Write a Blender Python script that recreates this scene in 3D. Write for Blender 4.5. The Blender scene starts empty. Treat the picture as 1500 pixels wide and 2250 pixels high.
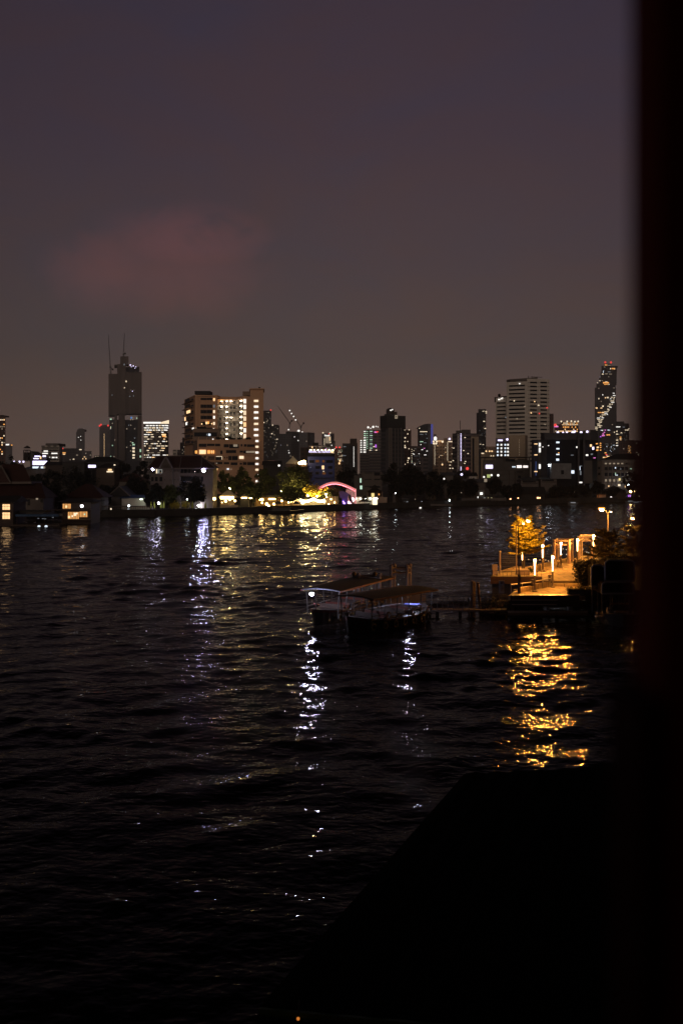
import bpy, bmesh, math, random
import numpy as np
from mathutils import Vector, Matrix
R = math.radians
sc = bpy.context.scene
COL = sc.collection
F, H, YH = 2187.0, 12.0, 1040.0          # focal length in photo pixels, eye height, horizon row

def P(px, py, D): return Vector(((px-750)/F*D, D, H-(py-YH)/F*D))
def PX(px, D): return (px-750)/F*D
def ZZ(py, D): return H-(py-YH)/F*D
def DZ(py, z): return F*(H-z)/(py-YH)     # distance at which height z shows on row py

# ---------------------------------------------------------------- materials
def newmat(name):
    m = bpy.data.materials.new(name); m.use_nodes = True
    nt = m.node_tree; nt.nodes.clear()
    out = nt.nodes.new('ShaderNodeOutputMaterial')
    return m, nt, out
def mat(name, base, rough=.8, metal=0., var=.25, scale=.6, bump=0., spec=.5):
    m, nt, out = newmat(name)
    b = nt.nodes.new('ShaderNodeBsdfPrincipled')
    tc = nt.nodes.new('ShaderNodeTexCoord'); n = nt.nodes.new('ShaderNodeTexNoise')
    n.inputs['Scale'].default_value = scale; n.inputs['Detail'].default_value = 5; n.inputs['Roughness'].default_value = .65
    nt.links.new(tc.outputs['Object'], n.inputs['Vector'])
    r = nt.nodes.new('ShaderNodeValToRGB')
    lo = [max(0, c*(1-var)) for c in base]; hi = [min(1, c*(1+var)) for c in base]
    r.color_ramp.elements[0].position = .3; r.color_ramp.elements[1].position = .7
    r.color_ramp.elements[0].color = (*lo, 1); r.color_ramp.elements[1].color = (*hi, 1)
    nt.links.new(n.outputs['Fac'], r.inputs['Fac']); nt.links.new(r.outputs['Color'], b.inputs['Base Color'])
    b.inputs['Roughness'].default_value = rough; b.inputs['Metallic'].default_value = metal
    b.inputs['Specular IOR Level'].default_value = spec
    if bump:
        bp = nt.nodes.new('ShaderNodeBump'); bp.inputs['Distance'].default_value = bump
        nt.links.new(n.outputs['Fac'], bp.inputs['Height']); nt.links.new(bp.outputs['Normal'], b.inputs['Normal'])
    nt.links.new(b.outputs[0], out.inputs[0])
    return m
def facade(name, wall, glass, w=3.4, h=3.2, mortar=.9, rough=.7):
    """wall with a regular grid of dark window openings, mapped in metres"""
    m, nt, out = newmat(name)
    b = nt.nodes.new('ShaderNodeBsdfPrincipled')
    tc = nt.nodes.new('ShaderNodeTexCoord'); s = nt.nodes.new('ShaderNodeSeparateXYZ')
    nt.links.new(tc.outputs['Object'], s.inputs[0])
    a = nt.nodes.new('ShaderNodeMath'); a.operation = 'MULTIPLY_ADD'; a.inputs[1].default_value = .6
    nt.links.new(s.outputs[1], a.inputs[0]); nt.links.new(s.outputs[0], a.inputs[2])
    c = nt.nodes.new('ShaderNodeCombineXYZ'); nt.links.new(a.outputs[0], c.inputs[0]); nt.links.new(s.outputs[2], c.inputs[1])
    br = nt.nodes.new('ShaderNodeTexBrick'); br.offset = 0; br.squash = 1
    br.inputs['Scale'].default_value = 1; br.inputs['Brick Width'].default_value = w; br.inputs['Row Height'].default_value = h
    br.inputs['Mortar Size'].default_value = mortar/2; br.inputs['Mortar Smooth'].default_value = 0
    br.inputs['Color1'].default_value = (*glass, 1); br.inputs['Color2'].default_value = (*[g*1.8 for g in glass], 1)
    br.inputs['Mortar'].default_value = (*wall, 1)
    nt.links.new(c.outputs[0], br.inputs['Vector'])
    nz = nt.nodes.new('ShaderNodeTexNoise'); nz.inputs['Scale'].default_value = .06; nz.inputs['Detail'].default_value = 6
    nt.links.new(tc.outputs['Object'], nz.inputs['Vector'])
    mp = nt.nodes.new('ShaderNodeMapRange'); mp.inputs[3].default_value = .7; mp.inputs[4].default_value = 1.3
    nt.links.new(nz.outputs['Fac'], mp.inputs[0])
    mx = nt.nodes.new('ShaderNodeVectorMath'); mx.operation = 'SCALE'
    nt.links.new(br.outputs['Color'], mx.inputs[0]); nt.links.new(mp.outputs[0], mx.inputs['Scale'])
    nt.links.new(mx.outputs[0], b.inputs['Base Color'])
    rr = nt.nodes.new('ShaderNodeMapRange'); rr.inputs[3].default_value = .5; b.inputs['Specular IOR Level'].default_value = .18; rr.inputs[4].default_value = rough
    nt.links.new(br.outputs['Fac'], rr.inputs[0]); nt.links.new(rr.outputs[0], b.inputs['Roughness'])
    nt.links.new(b.outputs[0], out.inputs[0])
    return m
def em(name, col, s, sample=False):
    m, nt, out = newmat(name)
    e = nt.nodes.new('ShaderNodeEmission'); e.inputs[0].default_value = (*col, 1); e.inputs[1].default_value = s
    nt.links.new(e.outputs[0], out.inputs[0])
    m.cycles.emission_sampling = 'FRONT' if sample else 'NONE'
    return m

M = {}
def fac(k, *a, **kw): M[k] = facade(k, *a, **kw)
def mt(k, *a, **kw): M[k] = mat(k, *a, **kw)
def me(k, *a, **kw): M[k] = em(k, *a, **kw)
# lit windows and lights
me('win_warm', (1, .62, .30), 1.5); me('win_cream', (1, .80, .55), 1.2); me('win_white', (1, .95, .88), 1.35)
me('win_cool', (.78, .88, 1), 1.3); me('win_amber', (1, .42, .10), 1.3); me('win_dim', (1, .78, .55), .28)
me('win_dimcool', (.72, .78, .85), .20); me('win_red', (1, .07, .06), 1.1); me('win_purple', (.62, .16, 1), 1.3)
me('win_violet', (.75, .66, 1), 2.2); me('win_green', (.66, 1, .7), .8); me('win_blue', (.12, .35, .9), .8)
me('win_pink', (1, .25, .75), 1.0); me('fin_blue', (.16, .16, .62), .42)
# lamps that light their surroundings
me('lamp_white', (.86, .84, 1), 60, sample=True); me('lamp_flood', (.58, .56, 1), 520, sample=True)
me('lamp_cool', (.85, .95, 1), 25, sample=True); me('lamp_warm', (1, .60, .22), 24, sample=True)
me('lamp_gold', (1, .66, .24), 16, sample=True); me('lamp_street', (1, .44, .075), 2800, sample=True)
me('lamp_tube', (1, .50, .20), 18, sample=True); me('lamp_head', (1, .36, .05), 4200, sample=True)
me('lamp_pink', (1, .16, .20), 6, sample=True); me('lamp_boat', (.76, .74, 1), 750, sample=True)
me('lamp_purple', (.45, .25, 1), 4, sample=True); me('lamp_room', (1, .62, .27), 10, sample=True)
me('lamp_tent', (1, .80, .45), 11, sample=True)
# walls
mt('concrete', (.26, .25, .23), .85, scale=.5); mt('concrete_dark', (.03, .027, .026), .9); mt('quay', (.035, .031, .028), .9, scale=.3, var=.4)
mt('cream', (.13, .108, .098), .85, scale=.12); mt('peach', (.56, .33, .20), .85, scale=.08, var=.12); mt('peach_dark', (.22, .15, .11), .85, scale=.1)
mt('white_wall', (.56, .51, .46), .8, scale=.1, var=.1); mt('white_paint', (.72, .72, .70), .5, var=.08)
mt('grey_wall', (.095, .083, .078), .85, scale=.1); mt('brown_wall', (.055, .038, .032), .85, scale=.1); mt('tan_wall', (.40, .31, .23), .85, scale=.08, var=.12)
mt('red_tile', (.035, .010, .008), .8, scale=.8, var=.3); mt('dark_roof', (.016, .015, .016), .8); mt('grey_roof', (.10, .095, .10), .7)
mt('dark_glass', (.009, .010, .015), .4, var=.3, spec=.05); mt('dark_steel', (.035, .032, .03), .5, .4); mt('steel', (.32, .30, .28), .45, .5); mt('boat_steel', (.05, .05, .055), .5, .4)
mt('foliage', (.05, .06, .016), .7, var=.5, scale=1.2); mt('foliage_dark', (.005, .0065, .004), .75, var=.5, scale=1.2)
mt('foliage_lit', (.46, .36, .04), .6, var=.45, scale=1.4); mt('bark', (.09, .065, .045), .9, var=.4, scale=3, bump=.02)  # leaf copy with lamplight brightness put into the colour
mt('deck', (.40, .31, .19), .8, scale=1.5, var=.28, bump=.01); mt('portal_paint', (.50, .36, .30), .6, var=.15)
mt('hull_black', (.02, .017, .016), .35); mt('hull_red', (.09, .008, .006), .45); mt('canvas', (.030, .036, .055), .75, scale=.9, var=.2)
mt('wood', (.04, .022, .014), .7, scale=4, var=.4); mt('maroon_wood', (.17, .022, .006), .8, var=.1, spec=.05); mt('fascia_red', (.028, .009, .006), .8); mt('maroon', (.030, .004, .002), .8, var=.2, spec=.05); mt('green_roof', (.003, .007, .003), .9, scale=2, spec=.04)
mt('net', (.05, .05, .045), .9); mt('tarp_blue', (.02, .06, .14), .7); mt('blue_dull', (.025, .03, .06), .8); mt('soil', (.015, .012, .01), .95, scale=.05, var=.4)
mt('fabric', (.60, .54, .42), .8, var=.1); mt('purple_cloth', (.16, .10, .42), .8, var=.2); mt('blue_paint', (.05, .07, .26), .7, scale=.3)
mt('construction', (.125, .10, .092), .9, scale=.05, var=.3); mt('rubber', (.02, .02, .02), .8); mt('pink_paint', (.65, .50, .48), .7)
mt('orange_cloth', (.11, .02, .01), .8); mt('bamboo', (.10, .08, .05), .8)
fac('f_dark', (.035, .033, .038), (.010, .011, .014)); fac('f_slate', (.085, .08, .088), (.022, .024, .03), 3.6, 3.3, 1.2)
fac('f_brown', (.10, .055, .048), (.02, .016, .018), 3.2, 3.2, 1.3); fac('f_white', (.42, .38, .34), (.05, .045, .045), 4.5, 3.3, 2.0)
fac('f_grey', (.17, .15, .145), (.03, .03, .034), 4, 3.3, 1.5); fac('f_tan', (.33, .235, .18), (.085, .06, .05), 3.6, 3.2, 1.7)
fac('f_glass', (.04, .042, .052), (.016, .018, .026), 2.6, 3.6, .5, .4); fac('f_band', (.15, .125, .125), (.025, .022, .028), 60, 3.4, 1.5)
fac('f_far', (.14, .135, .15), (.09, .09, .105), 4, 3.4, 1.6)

# ---------------------------------------------------------------- mesh helpers
def tag(o, label=None, cat=None, group=None, kind=None):
    if label: o['label'] = label
    if cat: o['category'] = cat
    if group: o['group'] = group
    if kind: o['kind'] = kind
    return o
def thing(name, label, cat, loc=(0, 0, 0), group=None):
    o = bpy.data.objects.new(name, None); COL.objects.link(o)
    o.location = loc; o.empty_display_size = .5
    bpy_loc[o.name] = Vector(loc)
    return tag(o, label, cat, group)
bpy_loc = {}
def wloc(o):
    v = Vector((0, 0, 0))
    while o is not None:
        v += Vector(o.location); o = o.parent
    return v
class MB:
    def __init__(s): s.v = []; s.f = []
    def add(s, vs, fs):
        n = len(s.v); s.v += [tuple(v) for v in vs]; s.f += [tuple(i+n for i in f) for f in fs]; return s
    def box(s, x0, x1, y0, y1, z0, z1):
        v = [(x0,y0,z0),(x1,y0,z0),(x1,y1,z0),(x0,y1,z0),(x0,y0,z1),(x1,y0,z1),(x1,y1,z1),(x0,y1,z1)]
        return s.add(v, [(0,3,2,1),(4,5,6,7),(0,1,5,4),(1,2,6,5),(2,3,7,6),(3,0,4,7)])
    def obox(s, c, u, hu, hv, z0, z1):       # oriented box: centre c(x,y), unit dir u, half sizes
        u = Vector((u[0], u[1])).normalized(); w = Vector((-u.y, u.x)); c = Vector((c[0], c[1]))
        q = [c-u*hu-w*hv, c+u*hu-w*hv, c+u*hu+w*hv, c-u*hu+w*hv]
        return s.prism([(p.x, p.y) for p in q], z0, z1)
    def prism(s, pts, z0, z1):
        n = len(pts)
        ar = sum(pts[i][0]*pts[(i+1) % n][1]-pts[(i+1) % n][0]*pts[i][1] for i in range(n))
        if ar < 0: pts = list(pts)[::-1]
        v = [(p[0], p[1], z0) for p in pts]+[(p[0], p[1], z1) for p in pts]
        return s.add(v, [tuple(range(n))[::-1], tuple(range(n, 2*n))]+[(i, (i+1) % n, n+(i+1) % n, n+i) for i in range(n)])
    def tube(s, a, b, r, r2=None, n=6):
        a, b = Vector(a), Vector(b); r2 = r if r2 is None else r2
        d = (b-a)
        if d.length < 1e-6: return s
        d.normalize(); up = Vector((0, 0, 1)) if abs(d.z) < .9 else Vector((1, 0, 0))
        u = d.cross(up).normalized(); w = u.cross(d).normalized()   # u x w = -d ... fixed by face order below
        vs = []
        for c, rr in ((a, r), (b, r2)):
            for i in range(n):
                t = 2*math.pi*i/n; vs.append(c+(u*math.cos(t)+w*math.sin(t))*rr)
        fs = [(i, n+i, n+(i+1) % n, (i+1) % n) for i in range(n)]+[tuple(range(n)), tuple(range(n, 2*n))[::-1]]
        return s.add(vs, fs)
    def path(s, pts, r, n=6):
        for a, b in zip(pts[:-1], pts[1:]): s.tube(a, b, r, n=n)
        return s
    def ball(s, c, r, n=10, m=6, sz=1.):
        c = Vector(c); vs = [c+Vector((0, 0, -r*sz))]
        for j in range(1, m):
            t = math.pi*j/m-math.pi/2
            for i in range(n):
                a = 2*math.pi*i/n; vs.append(c+Vector((math.cos(t)*math.cos(a)*r, math.cos(t)*math.sin(a)*r, math.sin(t)*r*sz)))
        vs.append(c+Vector((0, 0, r*sz))); fs = []
        for i in range(n): fs.append((0, 1+(i+1) % n, 1+i))
        for j in range(m-2):
            for i in range(n):
                a = 1+j*n+i; b = 1+j*n+(i+1) % n; fs.append((a, b, b+n, a+n))
        L = len(vs)-1
        for i in range(n): fs.append((L, L-n+i, L-n+(i+1) % n))
        return s.add(vs, fs)
    def torus(s, c, r, r2, ax=(0, 1, 0), n=14, m=6):
        c = Vector(c); ax = Vector(ax).normalized(); up = Vector((0, 0, 1)) if abs(ax.z) < .9 else Vector((1, 0, 0))
        u = ax.cross(up).normalized(); w = ax.cross(u); vs = []
        for i in range(n):
            a = 2*math.pi*i/n; d = u*math.cos(a)+w*math.sin(a)
            for j in range(m):
                t = 2*math.pi*j/m; vs.append(c+d*(r+r2*math.cos(t))+ax*r2*math.sin(t))
        return s.add(vs, [(i*m+j, ((i+1) % n)*m+j, ((i+1) % n)*m+(j+1) % m, i*m+(j+1) % m) for i in range(n) for j in range(m)])
    def lathe(s, c, prof, n=10):
        c = Vector(c); vs = []; k = len(prof)
        for r, z in prof:
            for i in range(n):
                a = 2*math.pi*i/n; vs.append(c+Vector((r*math.cos(a), r*math.sin(a), z)))
        fs = [(j*n+i, j*n+(i+1) % n, (j+1)*n+(i+1) % n, (j+1)*n+i) for j in range(k-1) for i in range(n)]
        fs += [tuple(range(n))[::-1], tuple(range((k-1)*n, k*n))]
        return s.add(vs, fs)
    def build(s, name, m, parent=None, smooth=False, **kw):
        o0 = wloc(parent) if parent is not None else Vector((0, 0, 0))
        me_ = bpy.data.meshes.new(name)
        me_.from_pydata([(v[0]-o0.x, v[1]-o0.y, v[2]-o0.z) for v in s.v], [], s.f)
        if len(s.f) < 4000:
            bm = bmesh.new(); bm.from_mesh(me_); bmesh.ops.recalc_face_normals(bm, faces=bm.faces); bm.to_mesh(me_); bm.free()
        if smooth: me_.polygons.foreach_set('use_smooth', [True]*len(me_.polygons))
        me_.materials.append(M[m] if isinstance(m, str) else m)
        o = bpy.data.objects.new(name, me_); COL.objects.link(o)
        if parent is not None: o.parent = parent
        return tag(o, **kw)
def own(o, base):
    """a one-mesh top-level thing gets its origin at its base"""
    b = Vector(base); o.data.transform(Matrix.Translation(-b)); o.location = b; return o
def copy_tree(o, parent=None):
    c = o.copy(); COL.objects.link(c)
    if parent is not None: c.parent = parent
    for ch in [x for x in bpy.data.objects if x.parent == o]: copy_tree(ch, c)
    return c
_cube = {}
def cube(m):
    if m not in _cube:
        me_ = bpy.data.meshes.new('box_'+m)
        b = MB().box(-.5, .5, -.5, .5, -.5, .5); me_.from_pydata(b.v, [], b.f); me_.materials.append(M[m]); _cube[m] = me_
    return _cube[m]
def inst(name, root, m, c, size, ang=0):
    o = bpy.data.objects.new(name, cube(m)); COL.objects.link(o); o.parent = root
    o.location = Vector(c)-wloc(root); o.rotation_euler = (0, 0, ang); o.scale = size
    return o
class Face:
    """a vertical wall plane seen from the front; points on it are found through photo columns"""
    def __init__(s, a, b):
        s.a, s.b = Vector(a), Vector(b); s.d = s.b-s.a; s.ang = math.atan2(s.d.y, s.d.x)
    def D(s, px):
        k = (px-750)/F       # x = k*y ; a + t d
        t = (k*s.a.y-s.a.x)/(s.d.x-k*s.d.y)
        return s.a.y+t*s.d.y
    def win(s, root, x0, y0, x1, y1, m, name='window', t=.35):
        D0, D1 = s.D(x0), s.D(x1); Dm = (D0+D1)/2
        a = Vector((PX(x0, D0), D0)); b = Vector((PX(x1, D1), D1)); c = (a+b)/2
        z0, z1 = ZZ(y1, Dm), ZZ(y0, Dm)
        return inst(name, root, m, (c.x, c.y, (z0+z1)/2), ((b-a).length, t, z1-z0), s.ang)
def scatter(root, face, x0, y0, x1, y1, nc, nr, p, mats, seed, wf=.6, hf=.55, cap=90, name='window', runs=False):
    rnd = random.Random(seed); cells = [(c, r) for c in range(nc) for r in range(nr)]
    if runs:
        keep = set(); 
        for r in range(nr):
            c = 0
            while c < nc:
                L = rnd.randint(1, 4)
                if rnd.random() < p: keep |= {(q, r) for q in range(c, min(nc, c+L))}
                c += L
        cells = [c for c in cells if c in keep]
    else: cells = [c for c in cells if rnd.random() < p]
    rnd.shuffle(cells); dx = (x1-x0)/nc; dy = (y1-y0)/nr
    for c, r in cells[:cap]:
        mm = rnd.choice(mats); cx = x0+(c+.5)*dx; cy = y0+(r+.5)*dy
        ww = dx*wf*rnd.uniform(.8, 1.1); hh = dy*hf*rnd.uniform(.8, 1.1)
        face.win(root, cx-ww/2, cy-hh/2, cx+ww/2, cy+hh/2, mm, name)

# ---------------------------------------------------------------- camera, sun, night sky
cam = bpy.data.cameras.new('camera'); cam.lens = 35; cam.sensor_width = 36; cam.sensor_fit = 'AUTO'
cam.shift_y = -(1125-YH)/2250; cam.clip_start = .05; cam.clip_end = 20000
cam.dof.use_dof = True; cam.dof.focus_distance = 180; cam.dof.aperture_fstop = 1.8
co = bpy.data.objects.new('camera', cam); COL.objects.link(co); co.location = (0, 0, H); co.rotation_euler = (R(90), 0, 0); sc.camera = co

SUN_EL, SUN_AZ = R(9), R(186)     # weak glow of the city behind the photographer
sl = bpy.data.lights.new('city_glow', 'SUN'); sl.energy = .48; sl.color = (1, .78, .62); sl.angle = R(30)
so = bpy.data.objects.new('city_glow', sl); COL.objects.link(so)
d = Vector((math.sin(SUN_AZ)*math.cos(SUN_EL), math.cos(SUN_AZ)*math.cos(SUN_EL), math.sin(SUN_EL)))
so.rotation_euler = (-d).to_track_quat('-Z', 'Y').to_euler(); so.location = (40, -60, 30)

w = bpy.data.worlds.new('World'); sc.world = w; w.use_nodes = True; nt = w.node_tree; nt.nodes.clear()
N = nt.nodes.new; L = nt.links.new
out = N('ShaderNodeOutputWorld'); bg = N('ShaderNodeBackground'); tc = N('ShaderNodeTexCoord')
sky = N('ShaderNodeTexSky'); sky.sky_type = 'NISHITA'; sky.sun_disc = False; sky.sun_elevation = SUN_EL; sky.sun_rotation = SUN_AZ
bg2 = N('ShaderNodeBackground'); L(sky.outputs[0], bg2.inputs[0]); bg2.inputs[1].default_value = .0006
sep = N('ShaderNodeSeparateXYZ'); L(tc.outputs['Generated'], sep.inputs[0])
n1 = N('ShaderNodeTexNoise'); n1.inputs['Scale'].default_value = 2.2; n1.inputs['Detail'].default_value = 4
L(tc.outputs['Generated'], n1.inputs['Vector'])
def math_(op, a, b=None, c=None, clamp=False):
    n = N('ShaderNodeMath'); n.operation = op; n.use_clamp = clamp
    for i, v in enumerate((a, b, c)):
        if v is None: continue
        if isinstance(v, (int, float)): n.inputs[i].default_value = v
        else: L(v, n.inputs[i])
    return n.outputs[0]
ramp = N('ShaderNodeValToRGB'); cr = ramp.color_ramp
def srgb(r, g, b): return tuple(((c/255)/12.92 if c <= 10 else (((c/255)+.055)/1.055)**2.4) for c in (r, g, b))+(1,)
stops = [(0, (107, 87, 77)), (.04, (100, 81, 74)), (.11, (85, 71, 69)), (.20, (75, 62, 66)), (.32, (65, 53, 63)), (.43, (58, 48, 60)), (.50, (32, 26, 32)), (.60, (11, 9, 11)), (.85, (5, 4, 5))]
cr.elements[0].position = 0; cr.elements[0].color = srgb(*stops[0][1]); cr.elements[1].position = .85; cr.elements[1].color = srgb(*stops[-1][1])
for p_, c_ in stops[1:-1]:
    e = cr.elements.new(p_); e.color = srgb(*c_)
zn = math_('ADD', sep.outputs[2], math_('MULTIPLY', math_('SUBTRACT', n1.outputs['Fac'], .5), .06))
L(zn, ramp.inputs['Fac'])
# darker and greyer towards the left and far right
yy = math_('MAXIMUM', sep.outputs[1], .05)
ax = math_('DIVIDE', sep.outputs[0], yy); az = math_('DIVIDE', sep.outputs[2], yy)
fx = math_('SUBTRACT', 1.0, math_('MULTIPLY', math_('POWER', math_('ABSOLUTE', math_('SUBTRACT', ax, .06)), 1.6), .75), clamp=True)
fx = math_('MAXIMUM', fx, .7)
sc1 = N('ShaderNodeVectorMath'); sc1.operation = 'SCALE'; L(ramp.outputs[0], sc1.inputs[0]); L(fx, sc1.inputs['Scale'])
# the reddish cloud over the far bank
n2 = N('ShaderNodeTexNoise'); n2.inputs['Scale'].default_value = 13; n2.inputs['Detail'].default_value = 9; n2.inputs['Roughness'].default_value = .68; n2.inputs['Distortion'].default_value = .7
L(tc.outputs['Generated'], n2.inputs['Vector'])
dn = math_('MULTIPLY', math_('SUBTRACT', n2.outputs['Fac'], .5), 5.5)
def blob(cx, cz, rx, rz):
    qx = math_('DIVIDE', math_('SUBTRACT', ax, cx), rx); qz = math_('DIVIDE', math_('SUBTRACT', az, cz), rz)
    rr = math_('ADD', math_('MULTIPLY', qx, qx), math_('MULTIPLY', qz, qz))
    mr = N('ShaderNodeMapRange'); mr.interpolation_type = 'SMOOTHSTEP'
    mr.inputs[1].default_value = 2.2; mr.inputs[2].default_value = -.9; mr.inputs[3].default_value = 0; mr.inputs[4].default_value = 1
    L(math_('ADD', rr, dn), mr.inputs[0]); return mr.outputs[0]
b1 = blob(-.158, .232, .070, .030); b2 = blob(-.235, .205, .055, .036); b3 = blob(-.165, .195, .075, .036)
cm = math_('MAXIMUM', math_('MAXIMUM', b1, math_('MULTIPLY', b2, .8)), math_('MULTIPLY', b3, .7))
cm = math_('MULTIPLY', cm, math_('GREATER_THAN', sep.outputs[1], 0.1))
cc = N('ShaderNodeVectorMath'); cc.operation = 'SCALE'; cc.inputs[0].default_value = (.080, .0165, .0125); L(math_('MULTIPLY', cm, math_('MULTIPLY_ADD', n2.outputs['Fac'], 4.2, -1.25, clamp=False)), cc.inputs['Scale'])
ad = N('ShaderNodeVectorMath'); ad.operation = 'ADD'; L(sc1.outputs[0], ad.inputs[0]); L(cc.outputs[0], ad.inputs[1])
mb = N('ShaderNodeMapRange'); mb.inputs[1].default_value = -.5; mb.inputs[2].default_value = .15; mb.inputs[3].default_value = .22; mb.inputs[4].default_value = 1; L(sep.outputs[1], mb.inputs[0])
n3 = N('ShaderNodeTexNoise'); n3.inputs['Scale'].default_value = 5; n3.inputs['Detail'].default_value = 6; n3.inputs['Roughness'].default_value = .62; n3.inputs['Distortion'].default_value = .5
mpn = N('ShaderNodeMapping'); mpn.inputs['Scale'].default_value = (1, 1, 2.4); L(tc.outputs['Generated'], mpn.inputs[0]); L(mpn.outputs[0], n3.inputs['Vector'])
mr3 = N('ShaderNodeMapRange'); mr3.inputs[1].default_value = .3; mr3.inputs[2].default_value = .7; mr3.inputs[3].default_value = .91; mr3.inputs[4].default_value = 1.10; L(n3.outputs['Fac'], mr3.inputs[0])
cv = N('ShaderNodeCombineXYZ'); L(mr3.outputs[0], cv.inputs[0]); cv.inputs[1].default_value = 1.0; L(math_('SUBTRACT', 2.0, mr3.outputs[0]), cv.inputs[2])
mv = N('ShaderNodeVectorMath'); mv.operation = 'MULTIPLY'; L(ad.outputs[0], mv.inputs[0]); L(cv.outputs[0], mv.inputs[1]); ad = mv
L(ad.outputs[0], bg.inputs[0]); L(mb.outputs[0], bg.inputs[1])      # the sky over the dark bank behind the camera glows less
ash = N('ShaderNodeAddShader'); L(bg.outputs[0], ash.inputs[0]); L(bg2.outputs[0], ash.inputs[1]); L(ash.outputs[0], out.inputs[0])

sc.render.engine = 'CYCLES'
sc.view_settings.view_transform = 'Standard'; sc.view_settings.look = 'None'; sc.view_settings.exposure = 0; sc.view_settings.gamma = 1
cy = sc.cycles; cy.use_denoising = True; cy.max_bounces = 5; cy.diffuse_bounces = 2; cy.glossy_bounces = 3; cy.transparent_max_bounces = 6
cy.sample_clamp_indirect = 14; cy.use_light_tree = True; cy.caustics_reflective = True; cy.use_adaptive_sampling = False; cy.blur_glossy = 0.
cy.volume_bounces = 0
try: cy.denoiser = 'OPENIMAGEDENOISE'; cy.denoising_prefilter = 'ACCURATE'
except Exception: pass

# ---------------------------------------------------------------- river
def make_water():
    rng = np.random.RandomState(4)
    ys = [3.0]
    while ys[-1] < 440: ys.append(ys[-1]+max(.16, ys[-1]*.0036))
    ys = np.array(ys); ux = np.concatenate([[-6, -3, -1.5, -.9], np.linspace(-.55, .48, 560), [.8, 1.4, 3, 6]])
    Y, U = np.meshgrid(ys, ux, indexing='ij'); Xc = U*(Y+4)
    Z = np.zeros_like(Xc); dX = np.zeros_like(Xc)
    for i in range(70):
        lam = 10**rng.uniform(math.log10(1.0), math.log10(7)); k = 2*math.pi/lam
        th = rng.normal(R(98), R(52)); kx, ky = k*math.cos(th), k*math.sin(th)
        slope = .024*(lam/3)**-.25
        A = slope/k; ph = rng.uniform(0, 6.28)
        fade = np.clip(1-(Y/ (lam*75)-.6), 0, 1)      # shortest waves melt into the ripple texture far away
        q = kx*Xc+ky*Y+ph
        Z += A*np.cos(q)*fade+.25*A*np.cos(2*q+.4)*fade*.35
    # groups of higher and lower chop
    g = .75+.35*np.sin(.06*Xc+.11*Y+1)*np.sin(.045*Y-.05*Xc)+.2*np.sin(.21*Y+.1*Xc)
    Z *= np.clip(g, .35, 1.5)
    nr, nc = Xc.shape
    co_ = np.stack([Xc, Y, Z], -1).reshape(-1, 3).astype(np.float32)
    idx = np.arange(nr*nc).reshape(nr, nc)
    fs = np.stack([idx[:-1, :-1], idx[:-1, 1:], idx[1:, 1:], idx[1:, :-1]], -1).reshape(-1, 4)
    m = bpy.data.meshes.new('water'); m.vertices.add(len(co_)); m.vertices.foreach_set('co', co_.ravel())
    m.loops.add(fs.size); m.loops.foreach_set('vertex_index', fs.ravel().astype(np.int32))
    m.polygons.add(len(fs)); m.polygons.foreach_set('loop_start', np.arange(0, fs.size, 4, dtype=np.int32))
    m.polygons.foreach_set('use_smooth', np.ones(len(fs), dtype=bool))
    m.update(calc_edges=True); m.validate()
    mm, nt, out = newmat('river_water')
    b = nt.nodes.new('ShaderNodeBsdfPrincipled'); b.inputs['Base Color'].default_value = (.003, .0022, .0018, 1)
    b.inputs['Roughness'].default_value = .022; b.inputs['IOR'].default_value = 1.085
    tc = nt.nodes.new('ShaderNodeTexCoord'); mp = nt.nodes.new('ShaderNodeMapping'); mp.inputs['Scale'].default_value = (.78, 1.12, 1)
    mp.inputs['Rotation'].default_value = (0, 0, R(9)); nt.links.new(tc.outputs['Object'], mp.inputs[0])
    prev = None
    for scale, dist, det in ((.85, .10, 1), (2.3, .055, 0), (5.2, .022, 0)):
        n = nt.nodes.new('ShaderNodeTexNoise'); n.inputs['Scale'].default_value = scale; n.inputs['Detail'].default_value = det; n.inputs['Distortion'].default_value = .6
        nt.links.new(mp.outputs[0], n.inputs['Vector'])
        bp = nt.nodes.new('ShaderNodeBump'); bp.inputs['Strength'].default_value = 1; bp.inputs['Distance'].default_value = dist
        nt.links.new(n.outputs['Fac'], bp.inputs['Height'])
        if prev: nt.links.new(prev.outputs[0], bp.inputs['Normal'])
        prev = bp
    cn = nt.nodes.new('ShaderNodeTexNoise'); cn.inputs['Scale'].default_value = .035; cn.inputs['Detail'].default_value = 3; nt.links.new(tc.outputs['Object'], cn.inputs['Vector'])
    cm_ = nt.nodes.new('ShaderNodeMapRange'); cm_.inputs[1].default_value = .35; cm_.inputs[2].default_value = .65; cm_.inputs[3].default_value = .5; cm_.inputs[4].default_value = 1.0; nt.links.new(cn.outputs['Fac'], cm_.inputs[0])
    for n_ in nt.nodes:
        if n_.type == 'BUMP': nt.links.new(cm_.outputs[0], n_.inputs['Strength'])      # calmer and rougher patches of the river
    nt.links.new(prev.outputs[0], b.inputs['Normal'])
    nt.links.new(b.outputs[0], out.inputs[0]); m.materials.append(mm)
    o = bpy.data.objects.new('water', m); COL.objects.link(o)
    tag(o, 'dark choppy river water with broken light reflections', 'river', kind='structure')
make_water()

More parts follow.
